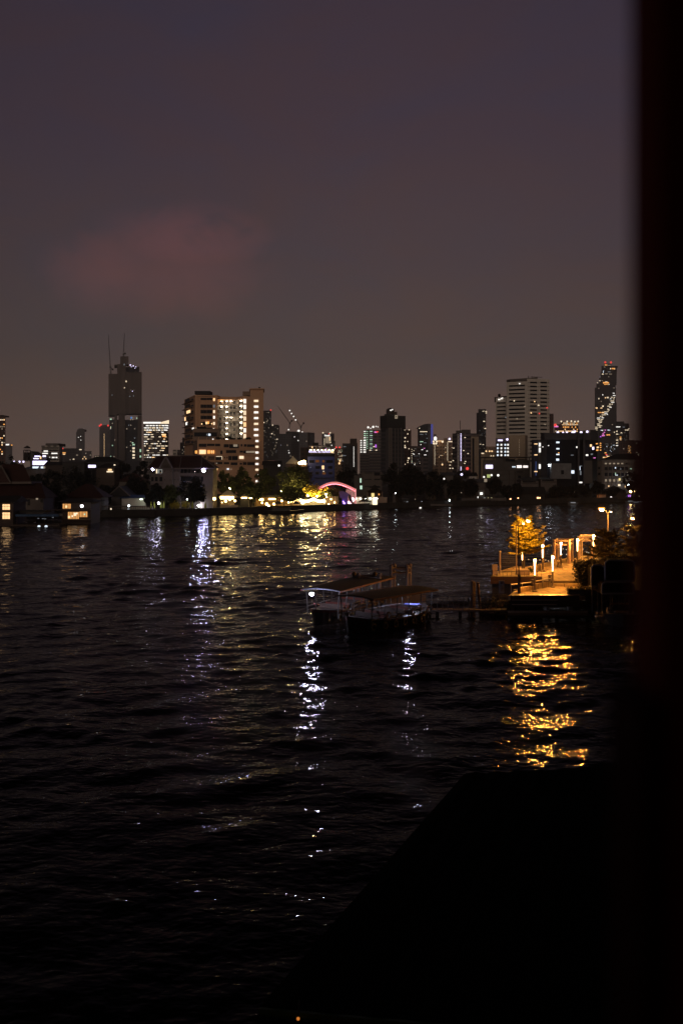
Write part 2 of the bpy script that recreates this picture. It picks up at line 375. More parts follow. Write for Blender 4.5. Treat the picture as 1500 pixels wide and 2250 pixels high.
BANK = [(-700, 262), (-100, 268), (150, 271), (340, 276), (440, 285), (640, 309), (800, 332), (900, 350), (1080, 375), (1240, 400), (1400, 425), (2100, 470)]
def bankD(px):
    for (a, da), (b, db) in zip(BANK[:-1], BANK[1:]):
        if a <= px <= b: return da+(db-da)*(px-a)/(b-a)
    return 425
G0 = 1.5
def bank_pts(off=0): return [(PX(a, d+off), d+off) for a, d in BANK]
bp_ = bank_pts(1.0)
g = MB(); pts = [(-2600, 262), *bp_, (3000, 480), (4500, 3250), (-4500, 3250)]
g.prism(pts, -2, G0); g.build('ground', 'soil', label='flat dark ground of the far river bank', cat='ground', kind='structure')
q = MB()
for (a, b) in zip(bank_pts(0)[:-1], bank_pts(0)[1:]):
    d_ = Vector((b[0]-a[0], b[1]-a[1])).normalized(); n_ = Vector((d_.y, -d_.x))*.0
    q.prism([a, b, (b[0], b[1]+1.2), (a[0], a[1]+1.2)], -2, G0+.45)
o = q.build('quay_wall', 'quay', label='long low concrete quay wall along the far river bank', cat='wall')
own(o, (0, 320, 0))
# extra materials
mt('house_white', (.15, .122, .12), .85, scale=.15, var=.12); mt('house_shade', (.07, .055, .05), .85, scale=.15); mt('slate_wall', (.05, .047, .055), .8); mt('white_dim', (.16, .16, .17), .8)  # house_shade: house_white darkened to put recess shade into the colour
mt('parasol_cloth', (.05, .05, .055), .8); mt('tent_cloth', (.75, .62, .35), .85, var=.1, scale=2); mt('hall_wall', (.42, .28, .13), .85, var=.5, scale=1.2); mt('tarp_dark', (.03, .02, .05), .8)
me('lamp_washer', (.95, .97, 1), 150, sample=True); me('lamp_white2', (.85, .85, 1), 20, sample=True); me('lamp_green', (.85, 1, .75), 6, sample=True)
me('lamp_bar', (1, .78, .50), 22, sample=True); me('lamp_warm_big', (1, .66, .28), 16, sample=True); me('lamp_fringe', (1, .66, .22), 14, sample=True)
me('lamp_lantern', (1, .62, .20), 26, sample=True); me('pink_strip', (1, .38, .36), .9); me('pink_strip2', (1, .42, .42), .5); me('lamp_pinkwhite', (1, .55, .62), 3.5, sample=True)
me('lamp_wall', (.92, 1, .92), 22, sample=True); me('lamp_orange', (1, .35, .10), 40, sample=True); me('lamp_ember', (1, .45, .2), 5, sample=True)
me('win_lit_room', (1, .60, .28), 1.6); me('win_amber_room', (1, .46, .14), .85); me('win_room_dim', (.8, .8, .72), .25); me('win_dim_orange', (1, .35, .10), .12)
me('win_panel', (1, .82, .55), 1.7); me('win_cream_lit', (1, .78, .30), 1.0); me('win_green2', (.72, 1, .78), .8); me('win_booth', (.85, .92, 1), 1.5); me('sign_white', (1, 1, .92), 1.8); me('sign_yellow', (1, .88, .45), 1.0)
me('win_white2', (1, .88, .82), 1.5); me('win_yg', (.75, .85, .30), .55); me('win_blue_dim', (.2, .3, .8), .15); me('win_purple2', (.8, .35, 1), 1.6); me('boat_light', (.8, .82, .85), .25)
mt('wood_tan', (.22, .13, .07), .7, scale=3, var=.4); mt('tarp_black', (.008, .006, .006), .95, spec=.02); mt('grey_edge', (.34, .35, .38), .7); mt('cabin_wall', (.40, .22, .10), .8, scale=2)
mt('portal_dark', (.16, .13, .115), .65); mt('green_paint', (.03, .09, .025), .6); mt('foliage_dark2', (.07, .052, .014), .7, var=.5, scale=1.3)  # dark leaves with orange lamp glow put into the colour
me('lamp_street_small', (1, .47, .10), 320, sample=True); me('lamp_street_pale', (1, .75, .55), 30, sample=True); me('lamp_dimorange', (1, .3, .05), .6)
me('lamp_gallery', (1, .86, .62), 22, sample=True); me('lamp_gallery_warm', (1, .62, .25), 26, sample=True)
mt('umbrella_cloth', (.45, .50, .10), .8)
me('win_lampwhite', (.9, .9, 1), 6)
me('lamp_tree_fill', (1, .70, .22), 950, sample=True)
me('lamp_flood2', (.7, .66, 1), 60, sample=True)
me('membrane_glow', (1, .20, .17), .42); me('membrane_wall_glow', (1, .42, .44), .30)  # membrane lit from inside, its light put in as emission
me('amber_halo', (1, .36, .05), 1.9)
def deck_mat():
    m = mat('deck', (.40, .31, .19), .8, scale=1.1, var=.35, bump=.01); nt = m.node_tree; b = [n for n in nt.nodes if n.type == 'BSDF_PRINCIPLED'][0]; rp = [n for n in nt.nodes if n.type == 'VALTORGB'][0]
    tc = nt.nodes.new('ShaderNodeTexCoord'); br = nt.nodes.new('ShaderNodeTexBrick'); br.inputs['Scale'].default_value = 1; br.inputs['Brick Width'].default_value = 1.5; br.inputs['Row Height'].default_value = 1.2
    br.inputs['Mortar Size'].default_value = .035; br.inputs['Color1'].default_value = (1, 1, 1, 1); br.inputs['Color2'].default_value = (.72, .72, .72, 1); br.inputs['Mortar'].default_value = (.25, .25, .25, 1); nt.links.new(tc.outputs['Object'], br.inputs['Vector'])
    n = nt.nodes.new('ShaderNodeTexNoise'); n.inputs['Scale'].default_value = .45; n.inputs['Detail'].default_value = 8; n.inputs['Roughness'].default_value = .75; nt.links.new(tc.outputs['Object'], n.inputs['Vector'])
    mr = nt.nodes.new('ShaderNodeMapRange'); mr.inputs[1].default_value = .38; mr.inputs[2].default_value = .62; mr.inputs[3].default_value = .55; mr.inputs[4].default_value = 1.15; nt.links.new(n.outputs['Fac'], mr.inputs[0])
    v = nt.nodes.new('ShaderNodeVectorMath'); v.operation = 'MULTIPLY'; nt.links.new(rp.outputs[0], v.inputs[0]); nt.links.new(br.outputs['Color'], v.inputs[1])
    w_ = nt.nodes.new('ShaderNodeVectorMath'); w_.operation = 'SCALE'; nt.links.new(v.outputs[0], w_.inputs[0]); nt.links.new(mr.outputs[0], w_.inputs['Scale']); nt.links.new(w_.outputs[0], b.inputs['Base Color']); return m
M['deck'] = deck_mat()
_nt = M['construction'].node_tree; _n = [n for n in _nt.nodes if n.type == 'TEX_NOISE'][0]; _mp = _nt.nodes.new('ShaderNodeMapping'); _mp.inputs['Scale'].default_value = (3.2, 3.2, .22)
_t = [n for n in _nt.nodes if n.type == 'TEX_COORD'][0]; _nt.links.new(_t.outputs['Object'], _mp.inputs[0]); _nt.links.new(_mp.outputs[0], _n.inputs['Vector'])
# ================================================================ skyline
def body(root, pts, ytop, m, depth=35, name='walls', ybot=None, dref=None):
    """pts: visible corners left to right as (photo column, distance)"""
    d0 = dref or min(d for _, d in pts); dm = max(d for _, d in pts)+depth
    fr = [(PX(x, d), d) for x, d in pts]
    poly = fr+[(PX(pts[-1][0], dm), dm), (PX(pts[0][0], dm), dm)]
    zb = -1 if ybot is None else ZZ(ybot, d0)
    MB().prism(poly, zb, ZZ(ytop, d0)).build(name, m, root)
    return [Face(fr[i], fr[i+1]) for i in range(len(fr)-1)]
def tower(name, label, cat, pts, ytop, m, depth=35, group=None):
    d0 = min(d for _, d in pts)
    xm = (pts[0][0]+pts[-1][0])/2
    r = thing(name, label, cat, (PX(xm, d0), d0, G0), group)
    return r, body(r, pts, ytop, m, depth)
def red_light(r, px, py, D, m='win_red', s=.9, name='beacon'):
    return MB().ball(P(px, py, D), s*D/2000*1.3, 8, 6).build(name, m, r)
def vstring(r, f, x, y0, y1, n, w, h, m, name='light_string'):
    for i in range(n):
        y = y0+(y1-y0)*(i+.5)/n; f.win(r, x-w/2, y-h/2, x+w/2, y+h/2, m, name)

W_ = ['win_warm', 'win_cream', 'win_dim', 'win_white']
# left edge brown tower
r, f = tower('apartment_tower', 'brown apartment tower cut by the left edge of the photo', 'tower', [(-22, 900), (13, 900)], 914, 'f_brown')
MB().box(PX(-15, 905), PX(5, 905), 905, 925, ZZ(914, 900), ZZ(911, 900)).build('roof_box', 'brown_wall', r)
scatter(r, f[0], -1, 920, 12, 1000, 3, 16, .3, ['win_warm', 'win_cream', 'win_dim', 'win_amber'], 1)
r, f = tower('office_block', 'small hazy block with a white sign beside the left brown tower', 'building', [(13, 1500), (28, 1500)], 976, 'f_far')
f[0].win(r, 13.5, 975.5, 21, 978.5, 'win_white', 'sign'); f[0].win(r, 25, 977, 28, 979, 'win_amber', 'window')
# rooftop water tank with umbrella shaped top
r = thing('rooftop_tank', 'domed lattice tank rig standing on a roof left of the white sign', 'tank', P(60, 1012, 520))
t = MB()
for x in (53, 58, 62, 67):
    t.tube(P(x, 1014, 520), P(x, 989, 520), .25)
t.tube(P(53, 989, 520), P(67, 989, 520), .25); t.tube(P(53, 1000, 520), P(67, 1000, 520), .25); t.build('frame', 'dark_steel', r)
MB().box(PX(53.5, 522), PX(63, 522), 522, 526, ZZ(1012, 522), ZZ(994, 522)).build('tank', 'brown_wall', r)
MB().lathe(P(60.5, 985, 520), [(1.9, 0), (1.5, .6), (.4, 1.2), (.1, 1.4)]).build('dome', 'dark_steel', r)
r = thing('shed_roof', 'pale shed with a sloping roof behind the bright white sign', 'shed', P(75, 1012, 540))
a = MB(); x0, x1 = PX(67, 540), PX(86, 540)
a.add([(x0, 540, 1), (x1, 540, 1), (x1, 540, ZZ(1006, 540)), (x0, 540, ZZ(991, 540)), (x0, 555, 1), (x1, 555, 1), (x1, 555, ZZ(1006, 540)), (x0, 555, ZZ(991, 540))],
      [(0,1,2,3), (5,4,7,6), (1,5,6,2), (4,0,3,7), (3,2,6,7), (0,4,5,1)]); a.build('walls', 'grey_wall', r)
# white gridded block
r, f = tower('office_block', 'white gridded office block with lit rows left of the hazy slab', 'building', [(92, 760), (131, 760), (138, 785)], 979, 'f_white')
MB().box(PX(101, 770), PX(129, 770), 770, 790, ZZ(980, 770), ZZ(974, 770)).build('roof_box', 'grey_wall', r)
for k in range(7):
    y = 983+k*5.2; f[0].win(r, 93, y, 130, y+2.6, 'dark_glass', 'window')
for (a_, b_, y) in ((97, 106, 990), (94, 106, 995), (114, 127, 995), (108, 111, 1004), (115, 121, 1004), (123, 127, 1004)):
    f[0].win(r, a_, y, b_, y+2.4, 'win_white', 'window', .6)
r, f = tower('office_block', 'hazy grey slab with an orange lit floor right of the white gridded block', 'building', [(138, 1300), (180, 1300)], 985, 'f_slate')
for (a_, b_, y, mm) in ((138, 145, 994, 'win_amber'), (139, 144, 997, 'win_warm'), (161, 164, 1008, 'win_cream'), (154, 156, 1009, 'win_dim'), (175, 180, 987, 'win_cream'), (168, 172, 999, 'win_dim')):
    f[0].win(r, a_, y, b_, y+1.8, mm, 'window', 1)
red_light(r, 138.5, 985.5, 1299, s=1.1)
r, f = tower('office_block', 'low hazy slab at the foot of the round topped tower', 'building', [(180, 2000), (202, 2000)], 991, 'f_far')
scatter(r, f[0], 181, 994, 201, 1010, 6, 4, .12, ['win_dim', 'win_warm'], 7)
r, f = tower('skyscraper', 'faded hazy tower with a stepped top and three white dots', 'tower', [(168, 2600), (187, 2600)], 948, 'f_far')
MB().prism([(PX(170, 2605), 2605), (PX(185.5, 2605), 2605), (PX(185.5, 2605), 2630), (PX(170, 2605), 2630)], ZZ(948, 2600), ZZ(943, 2600)).build('crown', 'f_far', r)
MB().prism([(PX(173, 2610), 2610), (PX(182, 2610), 2610), (PX(182, 2610), 2625), (PX(173, 2610), 2625)], ZZ(943, 2600), ZZ(941, 2600)).build('crown', 'f_far', r)
for x, y in ((173, 961), (178, 959), (178.5, 967)): f[0].win(r, x-.7, y-.7, x+.7, y+.7, 'win_white', 'window', 1)
r, f = tower('apartment_block', 'small twin lit block left of the slab with the dotted amber line', 'building', [(208, 1200), (219, 1200)], 1001, 'f_grey')
f[0].win(r, 210.5, 1003, 211.7, 1010, 'win_cream', 'window', 1); f[0].win(r, 215.5, 1003, 216.7, 1010, 'win_cream', 'window', 1)
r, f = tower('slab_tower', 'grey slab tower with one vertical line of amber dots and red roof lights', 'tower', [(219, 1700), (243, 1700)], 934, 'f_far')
vstring(r, f[0], 229.6, 953, 1012, 26, 1.0, 1.1, 'win_warm')
for x, y in ((219.5, 935.5), (222.5, 933), (238, 935)): red_light(r, x, y, 1698, s=1.4)

# tower under construction with two cranes
D = 1900
r, f = tower('unfinished_tower', 'tall tower under construction wrapped in brown netting with a stepped top', 'tower', [(241, D), (258, D), (276, D+6), (310, D)], 922, 'f_glass', 50)
def slab(name, x0, x1, ytop, ybot, m, dd=-3, dep=50): 
    return MB().prism([(PX(x0, D+dd), D+dd), (PX(x1, D+dd), D+dd), (PX(x1, D+dep), D+dep), (PX(x0, D+dep), D+dep)], ZZ(ybot, D), ZZ(ytop, D)).build(name, m, r)
slab('netting', 239, 258, 822, 913, 'construction', -5); slab('netting', 258, 277, 801, 910, 'construction', -8); slab('netting', 277, 312, 818, 909, 'construction', -5)
slab('netting', 261, 275, 910, 1012, 'construction', -4); slab('netting', 277, 306, 806, 818, 'concrete_dark', 2)
slab('core', 265, 283, 783, 801, 'construction', 0, 30); slab('core', 252, 266, 801, 803, 'construction', 1)
for x0, x1 in ((252, 258), (303, 312)): slab('fin', x0, x1, 913, 1012, 'construction', -3)
fn = Face((PX(240, D-9), D-9), (PX(312, D-9), D-9))
for (x, y, s, mm) in ((277.7, 838, 2.2, 'win_cream'), (274, 852, 1.6, 'win_cream'), (291.5, 859.5, 1.3, 'win_violet'), (286, 871, 1.8, 'win_dimcool'), (294, 870, 1.6, 'win_dimcool'), (247, 868, 1.6, 'win_dimcool'),
                      (273.5, 801, 2.6, 'win_dimcool'), (288, 857, 1, 'win_dim'), (295, 857, 1, 'win_dim')):
    fn.win(r, x-s*.5, y-s*.7, x+s*.5, y+s*.7, mm, 'work_light')
for x, y, s in ((287, 802, 1.4), (293.5, 804, 1.2), (299, 806, .8), (289, 806, .8), (297, 809, .8)): MB().ball(P(x, y, D-6), s*.95).build('work_light', 'win_violet', r)
for x in range(278, 308, 4): MB().tube(P(x, 819, D-6), P(x, 805+(x % 3)*2, D-6), .5, n=4).build('scaffold_pole', 'dark_steel', r)
scatter(r, Face((PX(241, D-1), D-1), (PX(258, D-1), D-1)), 242, 916, 257, 1005, 4, 22, .1, ['win_dimcool', 'win_dim', 'win_green'], 3)
f2 = Face((PX(276, D-1), D-1), (PX(303, D-1), D-1))
scatter(r, f2, 277, 916, 303, 1005, 6, 22, .09, ['win_dimcool', 'win_dim', 'win_dim'], 5)
for (x, y, w2, h2, mm) in ((289, 918, 3, 4, 'win_blue'), (301, 919, 1.2, 3, 'win_green'), (244, 921, 3.5, 3, 'win_green'), (292, 973, 3.5, 2, 'win_green'), (294, 977, 5, 3, 'win_green'), (294, 985, 5, 4, 'win_cream'), (294, 992, 5, 4, 'win_cream'),
                          (294, 1000, 5, 4, 'win_cream'), (294, 1006, 5, 3, 'win_cream'), (309, 990, 3, 6, 'win_green'), (309, 1003, 3, 4, 'win_green'), (243, 940, 2, 4, 'win_cream'), (253, 967, 1, 4, 'win_dim')):
    Face((PX(240, D-7), D-7), (PX(312, D-7), D-7)).win(r, x-w2/2, y-h2/2, x+w2/2, y+h2/2, mm, 'window')
def crane(label, base, top, tip, tail, D, w=.9, cat='crane'):
    c = thing('tower_crane', label, cat, P(*base, D), 'cranes on the skyline')
    m1 = MB(); a, b = P(*base, D), P(*top, D)
    for s in (-1, 1):
        m1.tube(a+Vector((s*w, 0, 0)), b+Vector((s*w, 0, 0)), w*.28, n=4); m1.tube(a+Vector((s*w, w*2, 0)), b+Vector((s*w, w*2, 0)), w*.28, n=4)
    n = max(4, int((b-a).length/(w*3)))
    for i in range(n):
        u, v = a.lerp(b, i/n), a.lerp(b, (i+1)/n); s = 1 if i % 2 else -1
        m1.tube(u+Vector((s*w, 0, 0)), v+Vector((-s*w, 0, 0)), w*.2, n=4)
    m1.build('mast', 'dark_steel', c)
    m2 = MB(); e = P(*tip, D); pr = Vector((0, 0, 1)).cross(Vector((0, 1, 0))); dd = (e-b).normalized(); nn = Vector((dd.z, 0, -dd.x))
    m2.tube(b-nn*w, e, w*.3, n=4); m2.tube(b+nn*w, e, w*.3, n=4); k = 14
    for i in range(k):
        s = 1 if i % 2 else -1; t0, t1 = i/k, (i+1)/k
        m2.tube(b.lerp(e, t0)+nn*w*s*(1-t0), b.lerp(e, t1)-nn*w*s*(1-t1), w*.18, n=4)
    m2.build('jib', 'dark_steel', c)
    tl = P(*tail, D); MB().tube(b, tl, w*.6, n=4).build('counter_jib', 'dark_steel', c)
    MB().box(tl.x-w*1.6, tl.x+w*1.6, D-w, D+w, tl.z-w*2.5, tl.z+w).build('counterweight', 'concrete_dark', c)
    MB().box(b.x-w*1.5, b.x+w*1.5, D-w*1.5, D+w*1.5, b.z-w*2, b.z+w).build('cab', 'dark_steel', c)
    return c
crane('thin crane with a near vertical jib on the left shoulder of the unfinished tower', (244, 822), (243, 806), (238.5, 735), (248, 811), 1905)
crane('thin crane standing on the topmost core of the unfinished tower', (272, 783), (272, 778), (274, 731), (275.5, 776), 1905)
# office with lit rows
D = 1000
r, f = tower('office_tower', 'office tower with many white lit floor rows and a bright top band', 'tower', [(316, D), (354, D), (371, D+14)], 927, 'f_grey')
f[0].win(r, 315.5, 927, 354, 930.8, 'win_white', 'window'); 
MB().add([P(353, 931, D-1), P(371, 931, D+13), P(371, 923, D+13), P(360, 926, D+4), P(353, 928, D-1)]+[v+Vector((0, 2, 0)) for v in (P(353, 931, D-1), P(371, 931, D+13), P(371, 923, D+13), P(360, 926, D+4), P(353, 928, D-1))],
         [(0,1,2,3,4), (9,8,7,6,5), (0,5,6,1), (1,6,7,2), (2,7,8,3), (3,8,9,4), (4,9,5,0)]).build('crown', 'win_cream', r)
rnd = random.Random(8)
for k in range(15):
    y = 934+k*5.0; pr = .95 if k < 3 else .5; x = 317.0
    while x < 369:
        Lw = rnd.uniform(2, 8)
        if rnd.random() < pr:
            ff = f[0] if x+Lw < 354 else f[1]
            if x < 354 < x+Lw: Lw = 354-x-.2; ff = f[0]
            if Lw > .6: ff.win(r, x, y, min(370, x+Lw), y+(2.3 if k < 3 else 1.7), rnd.choice(['win_white', 'win_cream', 'win_cream', 'win_dim', 'win_warm'] if k > 2 else ['win_white', 'win_cream']), 'window')
        x += Lw+rnd.uniform(.5, 2.5)
f[1].win(r, 356, 953.5, 364, 957, 'win_warm', 'sign', 1); f[1].win(r, 357, 957.5, 363, 960, 'win_amber', 'sign', 1)
r, f = tower('apartment_block', 'small white block just left of the curved dark tower', 'building', [(380, 900), (390, 900), (399, 910)], 988, 'f_white')
r, f = tower('curved_tower', 'dark building with a curved side behind the left edge of the peach hotel', 'tower', [(396, 1100), (400, 1095), (418, 1095)], 972, 'f_dark')
MB().prism([(PX(401, 1100), 1100), (PX(418, 1100), 1100), (PX(418, 1100), 1120), (PX(401, 1100), 1120)], ZZ(972, 1095), ZZ(961, 1095)).build('upper_floors', 'f_dark', r)
scatter(r, f[1], 400, 980, 412, 1005, 4, 7, .15, ['win_dim', 'win_dimcool'], 9)

# right of the hotel: dark stepped tower
D = 1600
r, f = tower('skyscraper', 'dark stepped tower directly right of the peach hotel', 'tower', [(575, D), (596, D)], 902, 'f_dark')
MB().prism([(PX(596, D+3), D+3), (PX(611, D+3), D+3), (PX(611, D+3), D+40), (PX(596, D+3), D+40)], -1, ZZ(933, D)).build('wing', 'f_dark', r)
red_light(r, 595, 901, D-1, s=1.2)
scatter(r, f[0], 580, 905, 596, 1005, 7, 30, .13, ['win_dim', 'win_dimcool', 'win_dim', 'win_cream'], 11, .4, .35)
scatter(r, Face((PX(596, D+2), D+2), (PX(611, D+2), D+2)), 597, 937, 611, 1005, 6, 20, .13, ['win_dim', 'win_dimcool', 'win_cream'], 12, .4, .35)
for x, y in ((580.5, 928.5), (597.5, 953), (609, 965), (599, 934)): f[0].win(r, x-.9, y-.9, x+.9, y+.9, 'win_cream', 'window', 6)
# grey construction blocks with cranes
D = 1400
r, f = tower('unfinished_block', 'grey unfinished block under the pair of leaning cranes', 'building', [(611, D), (640, D), (657, D+10)], 953, 'f_slate', 60)
MB().prism([(PX(628, D+5), D+5), (PX(657, D+5), D+5), (PX(657, D+5), D+30), (PX(628, D+5), D+30)], ZZ(953, D), ZZ(948, D)).build('upper_floor', 'concrete_dark', r)
for x, y, s in ((634, 944, 1.3), (656.5, 946.5, 1.9), (654, 947, 1), (664, 949, .9), (647, 960, .8), (655, 968, .9), (635, 995, 1), (634, 990, .6)): MB().ball(P(x, y, D-4), s*.8, 8, 6).build('work_light', 'win_white', r)
scatter(r, f[0], 612, 960, 640, 1008, 8, 12, .07, ['win_dimcool', 'win_dim'], 13)
crane('leaning crane nearer the peach hotel with its jib unlit', (634, 948), (637, 930), (610, 892), (641, 924), D, .7)
crane('leaning crane with a string of white lights along its jib', (660, 948), (661, 938), (634, 898), (667, 929), D, .7)
cr2 = [o for o in bpy.data.objects if o.get('label', '').startswith('leaning crane with a string')][0]
for x, y in ((636.5, 902), (640.5, 908.5), (645, 915), (649.5, 922.5)): MB().ball(P(x, y, D-2), 1.0, 8, 6).build('lamp', 'win_white', cr2)
r, f = tower('office_block', 'pale grey block with a red brown edge right of the leaning cranes', 'building', [(657, 1300), (676, 1300), (691, 1312)], 950, 'f_far')
MB().prism([(PX(676, 1295), 1295), (PX(678, 1295), 1295), (PX(678, 1295), 1299), (PX(676, 1295), 1299)], 0, ZZ(950, 1300)).build('fin', 'brown_wall', r)
scatter(r, f[0], 658, 955, 675, 1005, 5, 12, .08, ['win_dim'], 14)
r, f = tower('office_block', 'dark block with a black roof box behind the blue building', 'building', [(660, 700), (700, 700)], 983, 'f_brown')
MB().prism([(PX(687, 705), 705), (PX(699, 705), 705), (PX(699, 705), 715), (PX(687, 705), 715)], ZZ(983, 700), ZZ(972, 700)).build('roof_box', 'dark_roof', r)
# tower with white sign and beacons
D = 1500
r, f = tower('hotel_tower', 'pale tower with a glowing white sign and red beacons above the blue building', 'tower', [(707, D), (727, D), (734, D+12)], 952, 'f_far')
for k, x in enumerate((713, 715.2, 717, 718.8, 720.8, 722.6)):
    f[0].win(r, x, 955 if k in (0, 5) else 956, x+1.5, 958.6, 'win_white', 'sign_letter', 1)
for x, y in ((709.5, 951), (725, 951)): red_light(r, x, y, D-1, 'win_cream', 1.1)
red_light(r, 722.5, 953.5, D-1, s=.9)
vstring(r, f[0], 712.5, 963, 980, 9, 1.2, 1.2, 'win_cream'); f[0].win(r, 723.5, 960, 725, 968, 'win_warm', 'window', 1); f[0].win(r, 715, 959, 727, 974, 'win_dim', 'lit_wall', .5)  # lit_wall: light on the wall put in as a dim glowing panel
r, f = tower('office_block', 'dark flat topped block in front of the tower with the white sign', 'building', [(714, 1100), (736, 1100)], 974, 'f_grey')
MB().prism([(PX(726, 1103), 1103), (PX(736, 1103), 1103), (PX(736, 1103), 1120), (PX(726, 1103), 1120)], ZZ(974, 1100), ZZ(969, 1100)).build('roof_box', 'dark_roof', r)
for x, y, m_ in ((726, 972, 'win_cream'), (728.5, 978.5, 'win_white'), (714.5, 986.5, 'win_pink'), (718, 985.5, 'win_white'), (730.5, 986, 'win_white'), (735.5, 986, 'win_white'), (723, 985.5, 'win_white')): f[0].win(r, x-.9, y-1, x+.9, y+1, m_, 'window', 1)
r, f = tower('apartment_block', 'small dotted apartment block right of the blue building', 'building', [(736, 950), (753, 955)], 984, 'f_tan')
scatter(r, f[0], 741, 986, 753, 1012, 4, 12, .55, ['win_cream', 'win_dim', 'win_green', 'win_dim'], 15, .5, .4)
for x, y in ((738.5, 983), (745.8, 983)): red_light(r, x, y, 948, s=1.4)
for x, y in ((746.5, 1012), (745, 1018)): f[0].win(r, x-1.3, y-2, x+1.3, y+2, 'win_warm', 'window', 1)
# grey + dark pair with line of lights
D = 900
r, f = tower('office_tower', 'dark tower with a vertical dotted line of white lights', 'tower', [(752, D-2), (766, D), (785, D-4)], 974, 'f_slate')
MB().prism([(PX(766, D-8), D-8), (PX(785, D-8), D-8), (PX(785, D-8), D+30), (PX(766, D-8), D+30)], 0, ZZ(979, D)).build('wing', 'f_dark', r)
MB().prism([(PX(769, D-4), D-4), (PX(784, D-4), D-4), (PX(784, D-4), D+20), (PX(769, D-4), D+20)], ZZ(979, D), ZZ(964, D)).build('roof_box', 'brown_wall', r)
vstring(r, Face((PX(766, D-8), D-8), (PX(785, D-8), D-8)), 777, 981, 1026, 16, 1.3, 1.7, 'win_white')
for x, y, w2 in ((756, 1001, 7), (752.5, 1013, 2), (757, 981.5, 5)): f[0].win(r, x-w2/2, y-.8, x+w2/2, y+.8, 'win_dimcool', 'window', .8)
# lit stepped building with bright floors
D = 1250
r, f = tower('office_tower', 'stepped tower with bright green white floors and lamps on its roof', 'tower', [(799, D), (820, D), (838, D)], 945, 'f_grey')
body(r, [(791, D-6), (803, D-6)], 967, 'f_grey', 20, 'wing'); body(r, [(790, D-12), (815, D-12)], 996, 'f_band', 20, 'wing')
fa = Face((PX(799, D-1), D-1), (PX(838, D-1), D-1)); fb = Face((PX(791, D-7), D-7), (PX(804, D-7), D-7))
for k in range(10):
    y = 947+k*4.6; fa.win(r, 799, y, 803, y+2, 'win_green' if k % 3 else 'win_white', 'window'); 
    if k < 9: fa.win(r, 804.5, y+.5, 808, y+1.7, 'win_green', 'window'); 
    fa.win(r, 812, y, 818, y+1.6, 'win_dimcool' if k % 2 else 'win_green', 'window')
for k in range(6):
    y = 967+k*5; fb.win(r, 791.5, y, 794.5, y+2.4, 'win_white', 'window'); fb.win(r, 798, y, 803.5, y+2.4, 'win_white', 'window')
for x, y, s in ((808.5, 939, 1.7), (819.5, 938, 1.8), (826, 937, 1), (814, 941, .9), (830, 938, .8)): MB().ball(P(x, y, D), s*.8, 8, 6).build('roof_lamp', 'win_white', r); MB().tube(P(x, y+2, D), P(x, 946, D), .2, n=4).build('pole', 'dark_steel', r)
fa.win(r, 797, 1007.5, 807, 1009, 'win_warm', 'window', 12)
r, f = tower('apartment_tower', 'reddish banded tower behind the dark wide topped tower on its left', 'tower', [(818, 1150), (840, 1150)], 950, 'f_band')
body(r, [(811, 1140), (838, 1140)], 990, 'f_band', 10, 'wing'); f[0].win(r, 822, 948, 828, 951, 'win_pink', 'sign', 1); f[0].win(r, 826, 947.5, 831, 950, 'win_red', 'sign', 1.4)
for x, y in ((813, 989.5), (826, 989.5), (821, 981.5)): f[0].win(r, x-1.4, y-.7, x+1.4, y+.7, 'win_cream', 'window', 24)
f[0].win(r, 824, 977, 826.5, 983, 'win_purple', 'window', 1)
# dark tower with wide crown
D = 800
r, f = tower('wide_crown_tower', 'dark tower with a wider solid crown and a lit rooftop drum', 'tower', [(836.5, D), (853, D-6), (888, D)], 939, 'f_slate', 30)
body(r, [(834.5, D-3), (848, D-9), (890.5, D-3)], 913, 'dark_roof', 32, 'crown', 939.5)
body(r, [(844, D+2), (872, D+2)], 910, 'dark_roof', 15, 'roof_step', 913.2)
MB().lathe(P(857, 910, D+6)+Vector((0, 0, 0)), [(3.4, 0), (3.2, 3.6), (2.4, 4.4), (.5, 5)], 12).build('roof_drum', 'brown_wall', r)
MB().box(PX(862, D+4), PX(872, D+4), D+4, D+10, ZZ(911, D), ZZ(904, D)).build('roof_box', 'brown_wall', r)
fc = Face((PX(834, D-11), D-11), (PX(891, D-11), D-11))
for x, y, s in ((858, 901.5, 1.6), (861.5, 900, 1.4)): fc.win(r, x-s, y-1.2, x+s, y+1.2, 'win_white', 'sign')
fc.win(r, 867, 912, 873, 920, 'win_dim', 'sign'); fc.win(r, 869.2, 914, 870.8, 917, 'dark_roof', 'emblem', 1)
body(r, [(853.5, D-8), (861, D-8)], 940, 'cream', 4, 'lift_shaft')
fs_ = Face((PX(853, D-9), D-9), (PX(862, D-9), D-9))
for k in range(18): fs_.win(r, 856, 944+k*4.3, 857.8, 946+k*4.3, 'dark_glass', 'window')
for x in (867, 873, 880): body(r, [(x, D-5), (x+1.5, D-5)], 941, 'cream', 4, 'pilaster')
